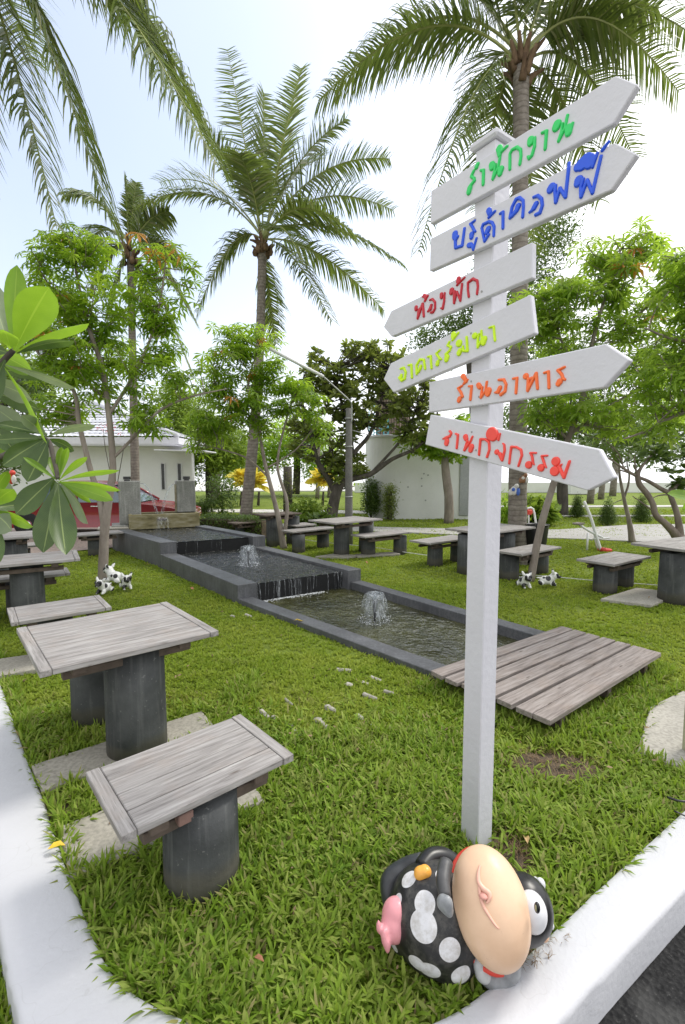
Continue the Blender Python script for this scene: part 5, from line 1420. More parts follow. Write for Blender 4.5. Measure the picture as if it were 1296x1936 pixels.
def big_leaf(b_, t_, W, mat, cup=0.25, sag=0.06, roll=0.0, facing=None):
    b_ = Vector(b_); t_ = Vector(t_); ax = t_ - b_; L = ax.length; x = ax / L
    view = facing or (OC - (b_ + t_) / 2).normalized()
    z = (view - x * view.dot(x)); z = z.normalized(); y = z.cross(x)
    y = (y * math.cos(roll) + z * math.sin(roll)).normalized(); z = x.cross(y)
    nu, nv = 12, 6; V = []; F = []; UV = []
    for i in range(nu + 1):
        s = i / nu
        w = W * 0.5 * (math.sin(math.pi * min(1, s ** 1.65)) ** 0.62 if 0 < s < 1 else 0.0)
        if s < .12: w = W * .5 * .10 + w * s / .12 * .6
        w = max(w, W * .02)
        for j in range(nv + 1):
            q = (j / nv - .5) * 2
            V.append(b_ + x * (L * s) + y * (w * q) + z * (cup * W * .5 * (abs(q) ** 1.5) * (w / (W * .5)) - .35 * sag * math.sin(math.pi * s) + random.uniform(-.0008, .0008)) + Vector((0, 0, -sag * s * s)))
            UV.append((j / nv, s))
    for i in range(nu):
        for j in range(nv):
            a = i * (nv + 1) + j; F.append((a, a + 1, a + nv + 2, a + nv + 1))
    me = mesh('leaf', [v - pb for v in V], F, M[mat], True)
    ul = me.uv_layers.new(name='uv')
    for lp in me.loops: ul.data[lp.index].uv = UV[lp.vertex_index]
    return link('leaf', me, pt)
L_ = [
 ((24, 665), (32, 492), 1.72, 1.74, .075, 'plL', .3, .3), ((28, 663), (92, 528), 1.70, 1.62, .135, 'plL', .15, -.2), ((30, 665), (168, 598), 1.7, 1.68, .075, 'plL', .4, .9), ((32, 668), (140, 632), 1.7, 1.6, .06, 'plD', .3, .3),
 ((20, 665), (-20, 520), 1.7, 1.78, .09, 'plU', .3, .2), ((18, 668), (-60, 640), 1.7, 1.7, .10, 'plD', .3, .1), ((10, 690), (142, 728), 1.7, 1.6, .045, 'plU', .3, .9), ((5, 690), (88, 822), 1.7, 1.62, .045, 'plL', .3, 1.0), ((10, 680), (-30, 760), 1.7, 1.65, .09, 'plD', .3, .1), ((20, 660), (5, 610), 1.7, 1.5, .08, 'plL', .3, .1),
 ((90, 826), (40, 778), 1.7, 1.6, .05, 'plU', .4, .2), ((92, 824), (180, 794), 1.7, 1.62, .045, 'plU', .3, .7), ((86, 828), (-10, 818), 1.7, 1.68, .06, 'plD', .3, .2), ((86, 830), (5, 868), 1.7, 1.62, .085, 'plD', .3, .1), ((84, 832), (30, 850), 1.7, 1.7, .06, 'plL', .3, .5), ((88, 820), (60, 765), 1.7, 1.75, .04, 'plL', .3, 1.0), ((92, 832), (52, 905), 1.7, 1.64, .10, 'plD', .25, .1), ((90, 822), (-5, 790), 1.7, 1.75, .07, 'plD', .3, .3),
 ((110, 907), (116, 826), 1.66, 1.68, .028, 'plL', .5, .3), ((112, 907), (128, 828), 1.66, 1.66, .026, 'plL', .5, .1), ((112, 908), (165, 852), 1.66, 1.62, .028, 'plL', .5, .4), ((113, 910), (226, 878), 1.66, 1.6, .028, 'plL', .5, .6), ((113, 912), (214, 938), 1.66, 1.56, .050, 'plL', .3, -.4), ((114, 911), (228, 920), 1.66, 1.64, .035, 'plL', .3, .8), ((108, 908), (44, 856), 1.66, 1.62, .026, 'plL', .5, .3), ((106, 906), (95, 850), 1.66, 1.7, .03, 'plL', .4, .2),
 ((107, 912), (82, 1038), 1.66, 1.56, .112, 'plD', .22, .05), ((110, 913), (124, 1030), 1.65, 1.52, .105, 'plD', .28, -.15), ((113, 912), (166, 975), 1.66, 1.6, .060, 'plU', .45, .5), ((104, 902), (30, 958), 1.68, 1.62, .105, 'plD', .22, -.1), ((108, 910), (172, 940), 1.66, 1.7, .03, 'plL', .3, .6), ((100, 905), (120, 960), 1.7, 1.75, .08, 'plD', .3, .3),
 ((-20, 965), (62, 988), 1.7, 1.62, .05, 'plL', .3, .3), ((-20, 962), (26, 915), 1.7, 1.66, .07, 'plL', .3, .2), ((-22, 965), (22, 990), 1.7, 1.64, .09, 'plU', .3, 0), ((-20, 968), (-10, 1060), 1.7, 1.6, .09, 'plD', .3, 0), ((-20, 960), (15, 880), 1.7, 1.75, .06, 'plL', .3, .4), ((-25, 960), (-90, 900), 1.7, 1.7, .09, 'plD', .3, 0), ((-20, 962), (50, 945), 1.7, 1.8, .07, 'plD', .3, 0),
 ((-30, 720), (60, 742), 1.78, 1.74, .08, 'plU', .3, .2), ((-30, 735), (75, 770), 1.8, 1.8, .085, 'plD', .3, .1), ((-30, 760), (48, 800), 1.82, 1.8, .08, 'plU', .3, .3), ((-40, 780), (30, 845), 1.84, 1.8, .09, 'plD', .3, 0),
 ((-30, 700), (95, 700), 1.84, 1.86, .07, 'plD', .3, .3), ((-40, 850), (25, 835), 1.82, 1.84, .07, 'plL', .3, .2), ((-30, 640), (18, 585), 1.8, 1.8, .08, 'plD', .3, 0), ((-40, 880), (22, 935), 1.86, 1.84, .08, 'plU', .3, 0), ((88, 830), (140, 842), 1.74, 1.78, .05, 'plD', .3, .2), ((86, 828), (68, 880), 1.74, 1.76, .07, 'plU', .3, .1), ((-30, 660), (62, 690), 1.82, 1.82, .08, 'plL', .3, .4)]
for (b0, t0, Y0, Y1, W, mt_, cup, roll) in L_:
    big_leaf(P(*b0, Y0), P(*t0, Y1), W * (.78 if mt_ == 'plD' else .9), mt_, cup, random.uniform(.008, .035), roll + random.uniform(-.45, .45))
# right edge leaf tip
e = thing('plumeria', 'single bright plumeria leaf tip entering at the right edge', 'plant', (2.35, 2.9, 0)); pb = Vector((2.35, 2.9, 0)); _pt = pt; pt = e
mb = MB(); mb.tube([Vector((0, 0, -.03)), Vector((.06, .02, .8)), P(1350, 940, 3.0) - pb], [.03, .02, .012], 8, 4); mb.build('stem', M['barkg'], pt)
big_leaf(P(1345, 945, 3.0), P(1262, 930, 2.9), .07, 'plL', .3, .01, .6); big_leaf(P(1345, 945, 3.0), P(1290, 960, 3.1), .07, 'plL', .3, .01, .3); big_leaf(P(1345, 940, 3.0), P(1420, 900, 3.1), .09, 'plL', .3, .01, .3)

# =================================================================== BUILDINGS
# white building with rooftop shed
bd = thing('building', 'plain white building with flat roof behind the frangipani', 'building', (3.0, 19.5, 0))
bo = Vector((3.0, 19.5, 0))
wl, wr_ = P(688, 978, 17.4), P(885, 985, 17.4)
zt = P(740, 826, 17.4).z
x0 = wl.x + .25; x1 = P(938, 905, 17.4).x
pl_ = []
for k in range(9):     # rounded left corner
    a = math.pi + k / 8 * math.pi / 2
    pl_.append((x0 + .9 + .9 * math.cos(a), 17.4 + .9 + .9 * math.sin(a)))
poly = pl_ + [(x1, 17.4), (x1 * 1.22, 21.4), (x0, 21.4)]
link('wall', prism('wall', [(x - bo.x, y - bo.y) for x, y in poly], -.1, zt, M['wallw'], 0, False), bd)
link('parapet', prism('parapet', [(x - bo.x + (-.04 if x < 3 else .04), y - bo.y - .04) for x, y in poly], zt + .001, zt + .09, M['fascia'], .01), bd)
wx = P(878, 920, 17.39).x
link('shutter', cbox('shutter', .34, .05, P(878, 866, 17.4).z - P(878, 978, 17.4).z, M['grey'], .01), bd, (wx - bo.x, 17.38 - bo.y, (P(878, 866, 17.4).z + .06) / 2 + .05))
for k in range(6):
    pp = P(random.choice([765, 775, 780, 800, 805]) + random.uniform(-5, 5), random.uniform(890, 960), 17.39)
    m_ = MB(); V, F = cyl_vf(.03, .03, 0, .02, 8); m_.add([(x, -z, y) for x, y, z in V], F); o = m_.build('drain_hole', M['grey'], bd, False, (pp.x - bo.x, 17.398 - bo.y, pp.z))
# rooftop structure: brown sheet screen and cyan steel tower
sh = thing('roof_shed', 'brown corrugated sheet screen on top of the white building', 'shed', (P(740, 790, 19).x, 19, zt + .09))
V = []; F = []; a0 = P(713, 820, 19).x - P(740, 790, 19).x; a1 = a0 + 1.3; hh = P(730, 752, 19).z - zt; nn = 60
for k in range(nn + 1):
    x = a0 + (a1 - a0) * k / nn; y = .03 * math.sin(k * 1.3)
    V += [(x, y, 0), (x, y, hh)]
for k in range(nn): F.append((2 * k, 2 * k + 2, 2 * k + 3, 2 * k + 1))
link('sheet', mesh('sheet', V, F, M['corr']), sh)
for a in (a0, (a0 + a1) / 2, a1): link('post', cbox('post', .06, .06, hh, M['barkd'], .004), sh, (a, .08, hh / 2))
tw = thing('steel_frame', 'light blue steel ladder frame on the roof edge of the white building', 'frame', (P(705, 825, 18.2).x, 18.2, zt + .09))
o0 = Vector((P(705, 825, 18.2).x, 18.2, zt + .09))
h1 = P(700, 762, 18.2).z - o0.z; h2 = P(725, 787, 18.2).z - o0.z
for x, h in ((-.14, h1), (.05, h1), (.42, h2), (.58, h2)): link('upright', cbox('upright', .035, .035, h, M['cyan'], .003), tw, (x, 0, h / 2))
for k in range(6):
    z = h2 * (k + .5) / 6
    for x_, l in ((-.045, .155), (.50, .125)): link('rung', cbox('rung', l, .025, .025, M['cyan'], .002), tw, (x_, 0, z))
    link('brace', cbox('brace', .40, .02, .02, M['cyan'], .002), tw, (.235, .01, z), (0, R(-24 if k % 2 else 24), 0))

# house at left with tiled hip roof
hs = thing('house', 'white single storey house with pale tiled hip roof behind the red car', 'house', (-9, 22, 0)); ho = Vector((-9, 22, 0))
Yh = 21.0
hx1 = P(368, 905, Yh).x; hx0 = -17.5; ze = P(330, 838, Yh).z
link('wall', prism('wall', [(hx0 - ho.x, Yh - ho.y), (hx1 - ho.x, Yh - ho.y), (hx1 * 1.3 - ho.x, Yh + 6 - ho.y), (hx0 - ho.x, Yh + 6 - ho.y)], -.05, ze, M['wallw']), hs)
ev0, ev1 = P(82, 812, Yh - 1.2).x, P(336, 830, Yh - 1.0).x
zr = P(300, 826, Yh - 1.0).z; apex_l = Vector((P(163, 768, 24).x, 24.0, P(163, 768, 24).z)); 
# hip roof planes built as rows of real barrel tiles
def tile_plane(a, b, c, d, rows, cols):
    """a-b eave, d-c ridge; ridge may be shorter"""
    V = []; F = []; m = cols * 6
    nrm = (b - a).cross(d - a).normalized()
    if nrm.z < 0: nrm = -nrm
    for r in range(rows):
        for e_, (t, lift) in enumerate(((r / rows, .03), ((r + 1) / rows, .0))):
            p, q = a.lerp(d, t), b.lerp(c, t)
            for k in range(m + 1):
                s = k / m; V.append(tuple(p.lerp(q, s) + nrm * (lift + .03 * abs(math.sin(math.pi * s * cols)))))
        o = r * 2 * (m + 1)
        for k in range(m): F.append((o + k, o + k + 1, o + m + 2 + k, o + m + 1 + k))
    return V, F
e0, e1 = Vector((P(60, 816, Yh - 1).x, Yh - 1.0, zr)), Vector((ev1, Yh - 1.0, zr)); e2, e3 = Vector((ev1, Yh + 7, zr)), Vector((hx0, Yh + 7, zr)); e0.x = hx0 - .5
rg0, rg1 = Vector((apex_l.x - 4.5, Yh + 3, apex_l.z + .1)), Vector((apex_l.x + .4, Yh + 3, apex_l.z + .1))
mb = MB()
V, F = tile_plane(e0 - ho, e1 - ho, rg1 - ho, rg0 - ho, 13, 46); mb.add(V, F)
V, F = tile_plane(e1 - ho, e2 - ho, rg1 - ho, rg1 - ho + Vector((0, .01, 0)), 13, 30); mb.add(V, F)
V, F = tile_plane(e2 - ho, e3 - ho, rg0 - ho, rg1 - ho, 3, 20); mb.add(V, F)
V, F = tile_plane(e3 - ho, e0 - ho, rg0 - ho + Vector((0, .01, 0)), rg0 - ho, 6, 20); mb.add(V, F)
rf = mb.build('roof', M['roof'], hs); rf['kind'] = 'stuff'
mb = MB(); mb.tube([rg1 - ho + Vector((0, 0, .06)), e1 - ho + Vector((0, 0, .06))], [.11, .11], 8, 1); mb.tube([rg0 - ho + Vector((0, 0, .06)), rg1 - ho + Vector((0, 0, .06))], [.11, .11], 8, 1); mb.build('ridge_cap', M['roof'], hs)
link('fascia', cbox('fascia', e1.x - e0.x, .06, .28, M['fascia'], .01), hs, ((e0.x + e1.x) / 2 - ho.x, e0.y - ho.y - .01, zr - .16))
link('fascia', cbox('fascia', .06, e2.y - e1.y, .28, M['fascia'], .01), hs, (e1.x - ho.x + .01, (e1.y + e2.y) / 2 - ho.y, zr - .16))
link('soffit', cbox('soffit', e1.x - e0.x - .1, 1.0, .05, M['fascia'], 0), hs, ((e0.x + e1.x) / 2 - ho.x, Yh - .52 - ho.y, zr - .33))
# porch awning to the right and slot windows
ax0, ax1 = P(293, 850, Yh - 1.6).x, P(390, 856, Yh - 1.6).x; za = P(340, 852, Yh - 1.6).z
link('awning', cbox('awning', ax1 - ax0, 1.7, .05, M['fascia'], .01), hs, ((ax0 + ax1) / 2 - ho.x, Yh - .86 - ho.y, za), (0, R(1.2), 0))
link('awning_post', cbox('awning_post', .09, .09, za, M['wallw'], .005), hs, (P(366, 905, Yh - 1.5).x - ho.x, Yh - 1.5 - ho.y, za / 2))
for u0, u1, v0, v1 in ((306, 313, 877, 925), (337, 344, 877, 918)):
    a = P(u0, v0, Yh); b_ = P(u1, v1, Yh)
    w_ = link('window', cbox('window', b_.x - a.x, .06, a.z - b_.z, M['dark'], .004), hs, ((a.x + b_.x) / 2 - ho.x, Yh - .012 - ho.y, (a.z + b_.z) / 2))
    link('frame', cbox('frame', .04, .08, a.z - b_.z + .06, M['fascia'], .004), w_, (-(b_.x - a.x) / 2 - .022, -.01, 0)); link('frame', cbox('frame', .04, .08, a.z - b_.z + .06, M['fascia'], .004), w_, ((b_.x - a.x) / 2 + .022, -.01, 0))
# beach wall and kiosk far right
bw = link('beach_wall', cbox('beach_wall', 46, .3, .85, M['wallw'], .02), None, (24, 39.5, .4)); tag(bw, 'long low white wall along the beach behind the far lawn', 'wall')
kx = P(1095, 905, 37).x
k_ = thing('kiosk', 'small white kiosk block by the beach wall behind the left cypress', 'kiosk', (kx, 37, 0)); link('body', cbox('body', 2.0, 1.6, 1.15, M['wallw'], .02), k_, (0, 0, .57)); link('roof_slab', cbox('roof_slab', 2.3, 1.9, .12, M['fascia'], .02), k_, (0, 0, 1.23))

# =================================================================== RED CAR
cx, cy = -6.75, 13.4
car = thing('parked_car', 'dark red sedan parked behind the left tables and the fountain pillars', 'car', (cx, cy, 0), R(3))
car.scale = (1.12, 1, 1)
prof = [(-2.28, .32), (-2.32, .62), (-2.25, .80), (-1.95, .88), (-1.35, .90), (-.8, .90), (.5, .89), (1.0, .88), (1.6, .80), (2.1, .70), (2.32, .62), (2.34, .42), (2.28, .28), (1.9, .22), (-1.9, .22)]
def loft(prof, ys, name, mat, scale=lambda y: (1, 1), bev=0):
    V = []; F = []; n_ = len(prof); zc = .6
    for y in ys:
        sx, sz = scale(y)
        for x, z in prof: V.append((x * sx, y, zc + (z - zc) * sz))
    for k in range(len(ys) - 1):
        for i in range(n_):
            j = (i + 1) % n_; F.append((k * n_ + i, k * n_ + j, (k + 1) * n_ + j, (k + 1) * n_ + i))
    F.append(tuple(range(n_))); F.append(tuple((len(ys) - 1) * n_ + i for i in range(n_))[::-1])
    return mesh(name, V, F, mat, True)
def sc(y):
    t = min(1, abs(y) / .87); return (1 - .05 * t ** 4, 1 - .10 * t ** 6)
me = loft(prof, [-.87, -.84, -.75, -.5, 0, .5, .75, .84, .87], 'body', M['carred'], sc)
b_ = link('body', me, car)
b_.modifiers.new('b', 'BEVEL').width = .03
cab = [(-1.75, 1.03), (-1.2, 1.36), (-.6, 1.47), (.1, 1.46), (.5, 1.36), (1.15, 1.0)]
V = []; F = []
for y, k in ((-.80, 0), (-.62, 1), (.62, 1), (.80, 0)):
    for x, z in cab: V.append((x * (.98 if k == 0 else 1), y, z if k == 1 or z < 1.1 else z - .02 if False else (1.0 + (z - 1.0) * (.93 if k == 0 else 1))))
# cabin: glass house with painted roof
def cabin():
    V = []; F = []
    for y, f in ((-.83, 0.0), (-.66, 1.0), (.66, 1.0), (.83, 0.0)):
        for x, z in cab: V.append((x, y if z > 1.1 or f == 0 else y, z if f else (z if z < 1.1 else 1.03)))
    return V
gl = MB()
side = [(-1.55, .90), (-1.12, 1.28), (-.6, 1.37), (.1, 1.36), (.45, 1.28), (1.02, .89)]
for sg in (-1, 1):
    o = len(gl.V)
    for x, z in side: gl.V.append((x, sg * (.845 - (z - .90) * .36), z))
    gl.F.append(tuple(o + i for i in range(6)))
gl.V += [(1.1, -.8, .89), (1.1, .8, .89), (.5, .66, 1.32), (.5, -.66, 1.32), (-1.65, -.8, .90), (-1.65, .8, .90), (-1.2, .66, 1.32), (-1.2, -.66, 1.32)]
o = len(gl.V) - 8; gl.F += [(o, o + 1, o + 2, o + 3), (o + 4, o + 5, o + 6, o + 7)]
gl.build('window', M['glass'], car, False)
rp = MB(); xs_ = [(-1.68, .9), (-1.22, 1.32), (-.6, 1.43), (.1, 1.42), (.52, 1.33), (1.12, .9)]
for x, z in xs_:
    hw = .845 - (z - .90) * .36
    rp.V += [(x, -hw - .005, z), (x, -hw * .6, z + .025), (x, hw * .6, z + .025), (x, hw + .005, z)]
for k in range(1, 4):
    for i in range(3): a = k * 4 + i; rp.F.append((a, a + 1, a + 5, a + 4))
rp.build('roof', M['carred'], car)
for sg in (-1, 1):
    for xa, za_, xb, zb in ((-1.68, .89, -1.20, 1.34), (1.14, .88, .5, 1.345), (-.28, .89, -.34, 1.40)):
        mb = MB(); ya = sg * (.850 - (za_ - .90) * .36); yb = sg * (.850 - (zb - .90) * .36); mb.tube([(xa, ya, za_), (xb, yb, zb)], [.035, .03], 6, 1); mb.build('window_pillar', M['carred'], car)
    mb = MB(); mb.tube([(-1.2, sg * .872, 1.38 - .01), (-.6, sg * .69, 1.43), (.1, sg * .69, 1.42)], [.006] * 3, 5, 2)
    for x in (-.9, .15): link('door_handle', cbox('door_handle', .2, .03, .03, M['chrome'], .008), car, (x, sg * .875, .79))
    link('headlight', cbox('headlight', .30, .12, .12, M['chrome'], .03), car, (2.12, sg * .68, .60), (0, R(12), 0)); link('tail_light', cbox('tail_light', .12, .3, .16, M['redp'], .03), car, (-2.2, sg * .62, .72))
    link('wing_mirror', cbox('wing_mirror', .12, .18, .11, M['carred'], .03), car, (.85, sg * .95, .95))
    for x in (-1.42, 1.42):
        V, F = lathe_vf([(.12, -.09), (.28, -.10), (.315, -.07), (.32, 0), (.315, .07), (.28, .10), (.12, .09)], 24)
        wl_ = link('wheel', mesh('wheel', [(a, c, b + .32) for a, b, c in V], F, M['tyre'], True), car, (x, sg * .80, 0))
        V, F = lathe_vf([(0, .085), (.05, .085), (.10, .06), (.19, .075), (.20, .10)], 18)
        link('rim', mesh('rim', [(a, sg * c, b + .32) for a, b, c in V], F, M['chrome']), wl_)

# =================================================================== LAMP POLE
lp = thing('lamp_pole', 'grey concrete lamp pole with a long slanting tube light arm beside the middle table', 'lamp post', (P(660, 905, 11.2).x, 11.2, 0)); lo_ = Vector((P(660, 905, 11.2).x, 11.2, 0))
ztp = P(657, 772, 11.2).z
V, F = cyl_vf(.098, .07, -.05, ztp, 20, 4); link('pole', mesh('pole', V, F, M['pole'], True), lp)
for z in (ztp - .25, ztp - .9, 1.1): V, F = cyl_vf(.096, .096, z, z + .03, 20); link('clamp', mesh('clamp', V, F, M['steel'], True), lp)
mb = MB(); mb.tube([Vector((.06, -.1, ztp - .35)), Vector((.06, -.1, ztp + .05)), P(660, 756, 11.0) - lo_, P(645, 742, 10.95) - lo_, P(612, 712, 10.8) - lo_], [.016] * 5, 8, 5); mb.build('arm', M['steel'], lp)
a, b_ = P(612, 712, 10.8) - lo_, P(510, 659, 10.4) - lo_
mb = MB(); mb.tube([a, b_], [.035, .035], 8, 1); mb.build('tube_light', M['white'], lp)
mb = MB(); mb.tube([Vector((.07, 0, ztp - .5)), P(697, 822, 11.3) - lo_], [.010, .010], 6, 1); mb.build('stay_rod', M['steel'], lp)

# =================================================================== SEE-SAW, BIN, STRINGS
def seesaw():
    o0 = G(1112, 1042); t = thing('see_saw', 'white steel see-saw with red plastic seat standing on the far lawn', 'see-saw', (o0.x, o0.y, 0))
    Y = o0.y + .2
    def q(u, v, d=0): return P(u, v, Y + d) - o0
    mb = MB(); mb.tube([q(1105, 948), q(1118, 980), q(1128, 1015), q(1136, 1040)], [.03, .03, .035, .035], 8, 3); mb.build('beam', M['white'], t)
    mb = MB(); mb.tube([q(1096, 992), q(1118, 1006), q(1140, 1016)], [.025] * 3, 8, 3); mb.build('crossbar', M['white'], t)
    mb = MB(); mb.tube([q(1122, 1019), q(1152, 1017)], [.022, .022], 8, 1); mb.build('handle', M['white'], t)
    mb = MB(); mb.tube([q(1112, 1008, -.1), q(1110, 1040, -.1)], [.022, .022], 8, 1); mb.tube([q(1124, 1008, .2), q(1130, 1040, .2)], [.022, .022], 8, 1); mb.build('stand', M['white'], t)
    c = q(1144, 1040); link('seat', cbox('seat', .24, .22, .10, M['redp'], .03), t, c, (0, R(8), R(20)))
    c = q(1094, 990); link('seat', cbox('seat', .17, .2, .04, M['woodwarm'], .012), t, c, (0, R(-4), R(20)))
seesaw()
o0 = G(1018, 1005); t = thing('exercise_frame', 'white and red exercise frame partly hidden behind the leaning trunk', 'exercise frame', (o0.x, o0.y, 0))
mb = MB(); mb.tube([P(996, 962, o0.y) - o0, P(1008, 962, o0.y) - o0, P(1014, 992, o0.y) - o0], [.03] * 3, 8, 3); mb.tube([P(1000, 1000, o0.y) - o0, P(1000, 965, o0.y) - o0], [.02, .02], 8, 1); mb.build('frame', M['white'], t)
link('seat', cbox('seat', .18, .12, .16, M['redp'], .04), t, P(1001, 968, o0.y) - o0)
Yb = 8.9; xb = P(1018, 905, Yb).x; bt = thing('litter_bin', 'black litter bin with a sagging top behind the leaning trunk', 'bin', (xb, Yb, 0))
hb = P(1018, 993, Yb).z
V, F = cyl_vf(.16, .225, .04, hb, 24, 5, 0, 0, False); V = [(x, y * .8, z + (.03 * math.cos(math.atan2(y, x) * 2) if z > hb - .01 else 0)) for x, y, z in V]
link('body', mesh('body', V, F, M['black'], True), bt)
V, F = lathe_vf([(.215, hb - .01), (.235, hb + .01), (.23, hb + .025), (.212, hb + .01)], 24); link('rim', mesh('rim', [(x, y * .8, z) for x, y, z in V], F, M['black'], True), bt)
V, F = cyl_vf(.20, .16, 0, .04, 24); link('base', mesh('base', [(x, y * .8, z) for x, y, z in V], F, M['black'], True), bt)
mb = MB(); mb.tube([G(938, 1082, .03), G(1040, 1090, .02), G(1130, 1098, .035), G(1200, 1103, .02), G(1296, 1110, .03), G(1380, 1115, .02)], [.006] * 6, 6, 5); o = mb.build('string_line', M['white']); tag(o, 'white cord lying across the lawn behind the lone right bench', 'cord')
mb = MB(); mb.tube([G(530, 1012, .03), G(575, 1020, .04), G(620, 1026, .03), G(700, 1034, .03), G(780, 1046, .03), G(830, 1052, .03)], [.007] * 6, 6, 5); o = mb.build('string_line', M['white']); tag(o, 'white cord on the grass passing under the middle table', 'cord')

# ornament dolls tied on the palm trunk
def doll(label, c, s, mat, mat2):
    t = thing('trunk_ornament', label, 'ornament', c)
    blob('body', [((0, 0, 0), (.05 * s, .045 * s, .07 * s)), ((.03 * s, -.02 * s, .07 * s), (.035 * s, .035 * s, .035 * s)), ((-.05 * s, -.01, -.02 * s), (.03 * s, .03 * s, .05 * s))], mat, t, .008, True, 2)
    blob('wing', [((.05 * s, -.03 * s, -.01 * s), (.03 * s, .02 * s, .06 * s)), ((-.02 * s, -.04 * s, .02 * s), (.03 * s, .015 * s, .03 * s))], mat2, t, .008, True, 2)
cw = simple('ornament_white', (.6, .58, .55), .5); cb = simple('ornament_blue', (.05, .12, .45), .5); cbn = simple('ornament_brown', (.25, .12, .06), .6)
doll('small blue and white bird ornament tied to the palm trunk', P(972, 928, 8.80), 1.3, cw, cb)
doll('small brown ornament above the blue one on the palm trunk', P(990, 906, 8.82), 1.1, cbn, cw)
doll('small red and white ornament hanging behind the left plumeria leaves', P(22, 905, 9.2), 1.6, M['redp'], cw)

# flowering sprigs by the car
b = Vector((P(215, 905, 15.8).x, 15.8, 0)); t = leafy('flowering_shrub', 'thin shrub with red blossoms between the two left trunks', 'shrub', b, [([b, b + Vector((.05, 0, 1.2)), P(218, 850, 15.8), P(212, 800, 15.8)], [.03, .02, .015, .008]), ([b + Vector((.03, 0, .9)), P(200, 850, 15.8), P(196, 812, 15.8)], [.015, .012, .008]), ([b + Vector((.03, 0, .9)), P(232, 860, 15.8), P(236, 838, 15.8)], [.015, .012, .006])],
    [px_ell(212, 815, 22, 14, 15.8, .3), px_ell(195, 815, 12, 12, 15.8, .2)], 60, .07, 'flower', part='blossom')

# =================================================================== SPOTTED PUPPY ORNAMENTS
def spot_mat(name, base, spot, scale, thr, seed=0.0):
    m, t_, out = nmat(name); k = N(t_)
    vo = k.n('ShaderNodeTexVoronoi'); vo.inputs['Scale'].default_value = scale; vo.inputs['Randomness'].default_value = .8
    mp = k.n('ShaderNodeMapping'); c_ = k.n('ShaderNodeTexCoord'); k.l(c_.outputs['Object'], mp.inputs['Vector']); mp.inputs['Location'].default_value = (seed, seed * 1.7, seed * .3)
    k.l(mp.outputs[0], vo.inputs['Vector'])
    k.bsdf(out, k.ramp(vo.outputs['Distance'], [(thr, spot), (thr + .02, base)]), .35); return m
M['dalm'] = spot_mat('spotted_white_glaze', (.72, .72, .70), (.02, .02, .02), 10, .40)
def puppy(label, c, rz, s=1.0, lying=False, group='spotted puppy ornaments'):
    s *= 1.22
    t = thing('puppy_ornament', label, 'ornament', c, rz, group)
    k = s * .01
    def S(*v): return tuple(a * k for a in v)
    parts = [(S(0, 0, 6.5), S(8.5, 6, 6)), (S(6, 0, 9), S(5, 5, 5.5)), (S(9.5, 0, 13), S(5.2, 5, 5)), (S(14, 0, 11.6), S(3.2, 2.8, 2.5)), (S(7.5, 3.5, 3), S(3.5, 2, 3)), (S(7.5, -3.5, 3), S(3.5, 2, 3)), (S(-6, 4.5, 3), S(4, 2.2, 3)), (S(-6, -4.5, 3), S(4, 2.2, 3)), (S(10, 3.6, 1.4), S(2.6, 1.6, 1.4)), (S(10, -3.6, 1.4), S(2.6, 1.6, 1.4)), (S(-9, 0, 9), S(3.5, 1, 1.2))]
    o = blob('body', parts, M['dalm'], t, .0055 * s, True, 2, 4)
    for sg in (-1, 1):
        mb = MB(); mb.tube([S(8, sg * 3.6, 16), S(7.4, sg * 5, 19), S(6.8, sg * 5.6, 20.8)], [1.8 * k, 1.4 * k, .4 * k], 8, 3); mb.build('ear', M['dalm'], t)
        blob('eye', [(S(13.4, sg * 2.6, 14.5), S(1.0, 1.0, 1.3))], M['black'], t, .01, False, 2)
        blob('eye_ring', [(S(12.3, sg * 2.9, 14.6), S(1.7, 1.8, 2.1))], M['black'], t, .01, False, 2)
    blob('nose', [(S(17, 0, 12.2), S(1, 1.2, 1))], M['black'], t, .01, False, 2)
    return t
G1 = G(200, 1120); G2 = G(236, 1112); G3 = G(214, 1104)
puppy('spotted white puppy figurine nearest the camera at the left trunk', (G1.x, G1.y, 0), R(-100), .95)
puppy('spotted white puppy figurine with pricked ears right of the other two', (G2.x + .02, G2.y, 0), R(-55), 1.0)
puppy('spotted white puppy figurine tucked against the left trunk behind its neighbours', (G3.x, G3.y + .1, 0), R(160), 1.15)
G1 = G(990, 1109); G2 = G(1033, 1106)
puppy('spotted puppy figurine facing the camera at the foot of the leaning trunk', (G1.x, G1.y, 0), R(-85), 1.0)
puppy('spotted puppy figurine lying with its back turned beside the leaning trunk', (G2.x, G2.y, 0), R(-20), .95)

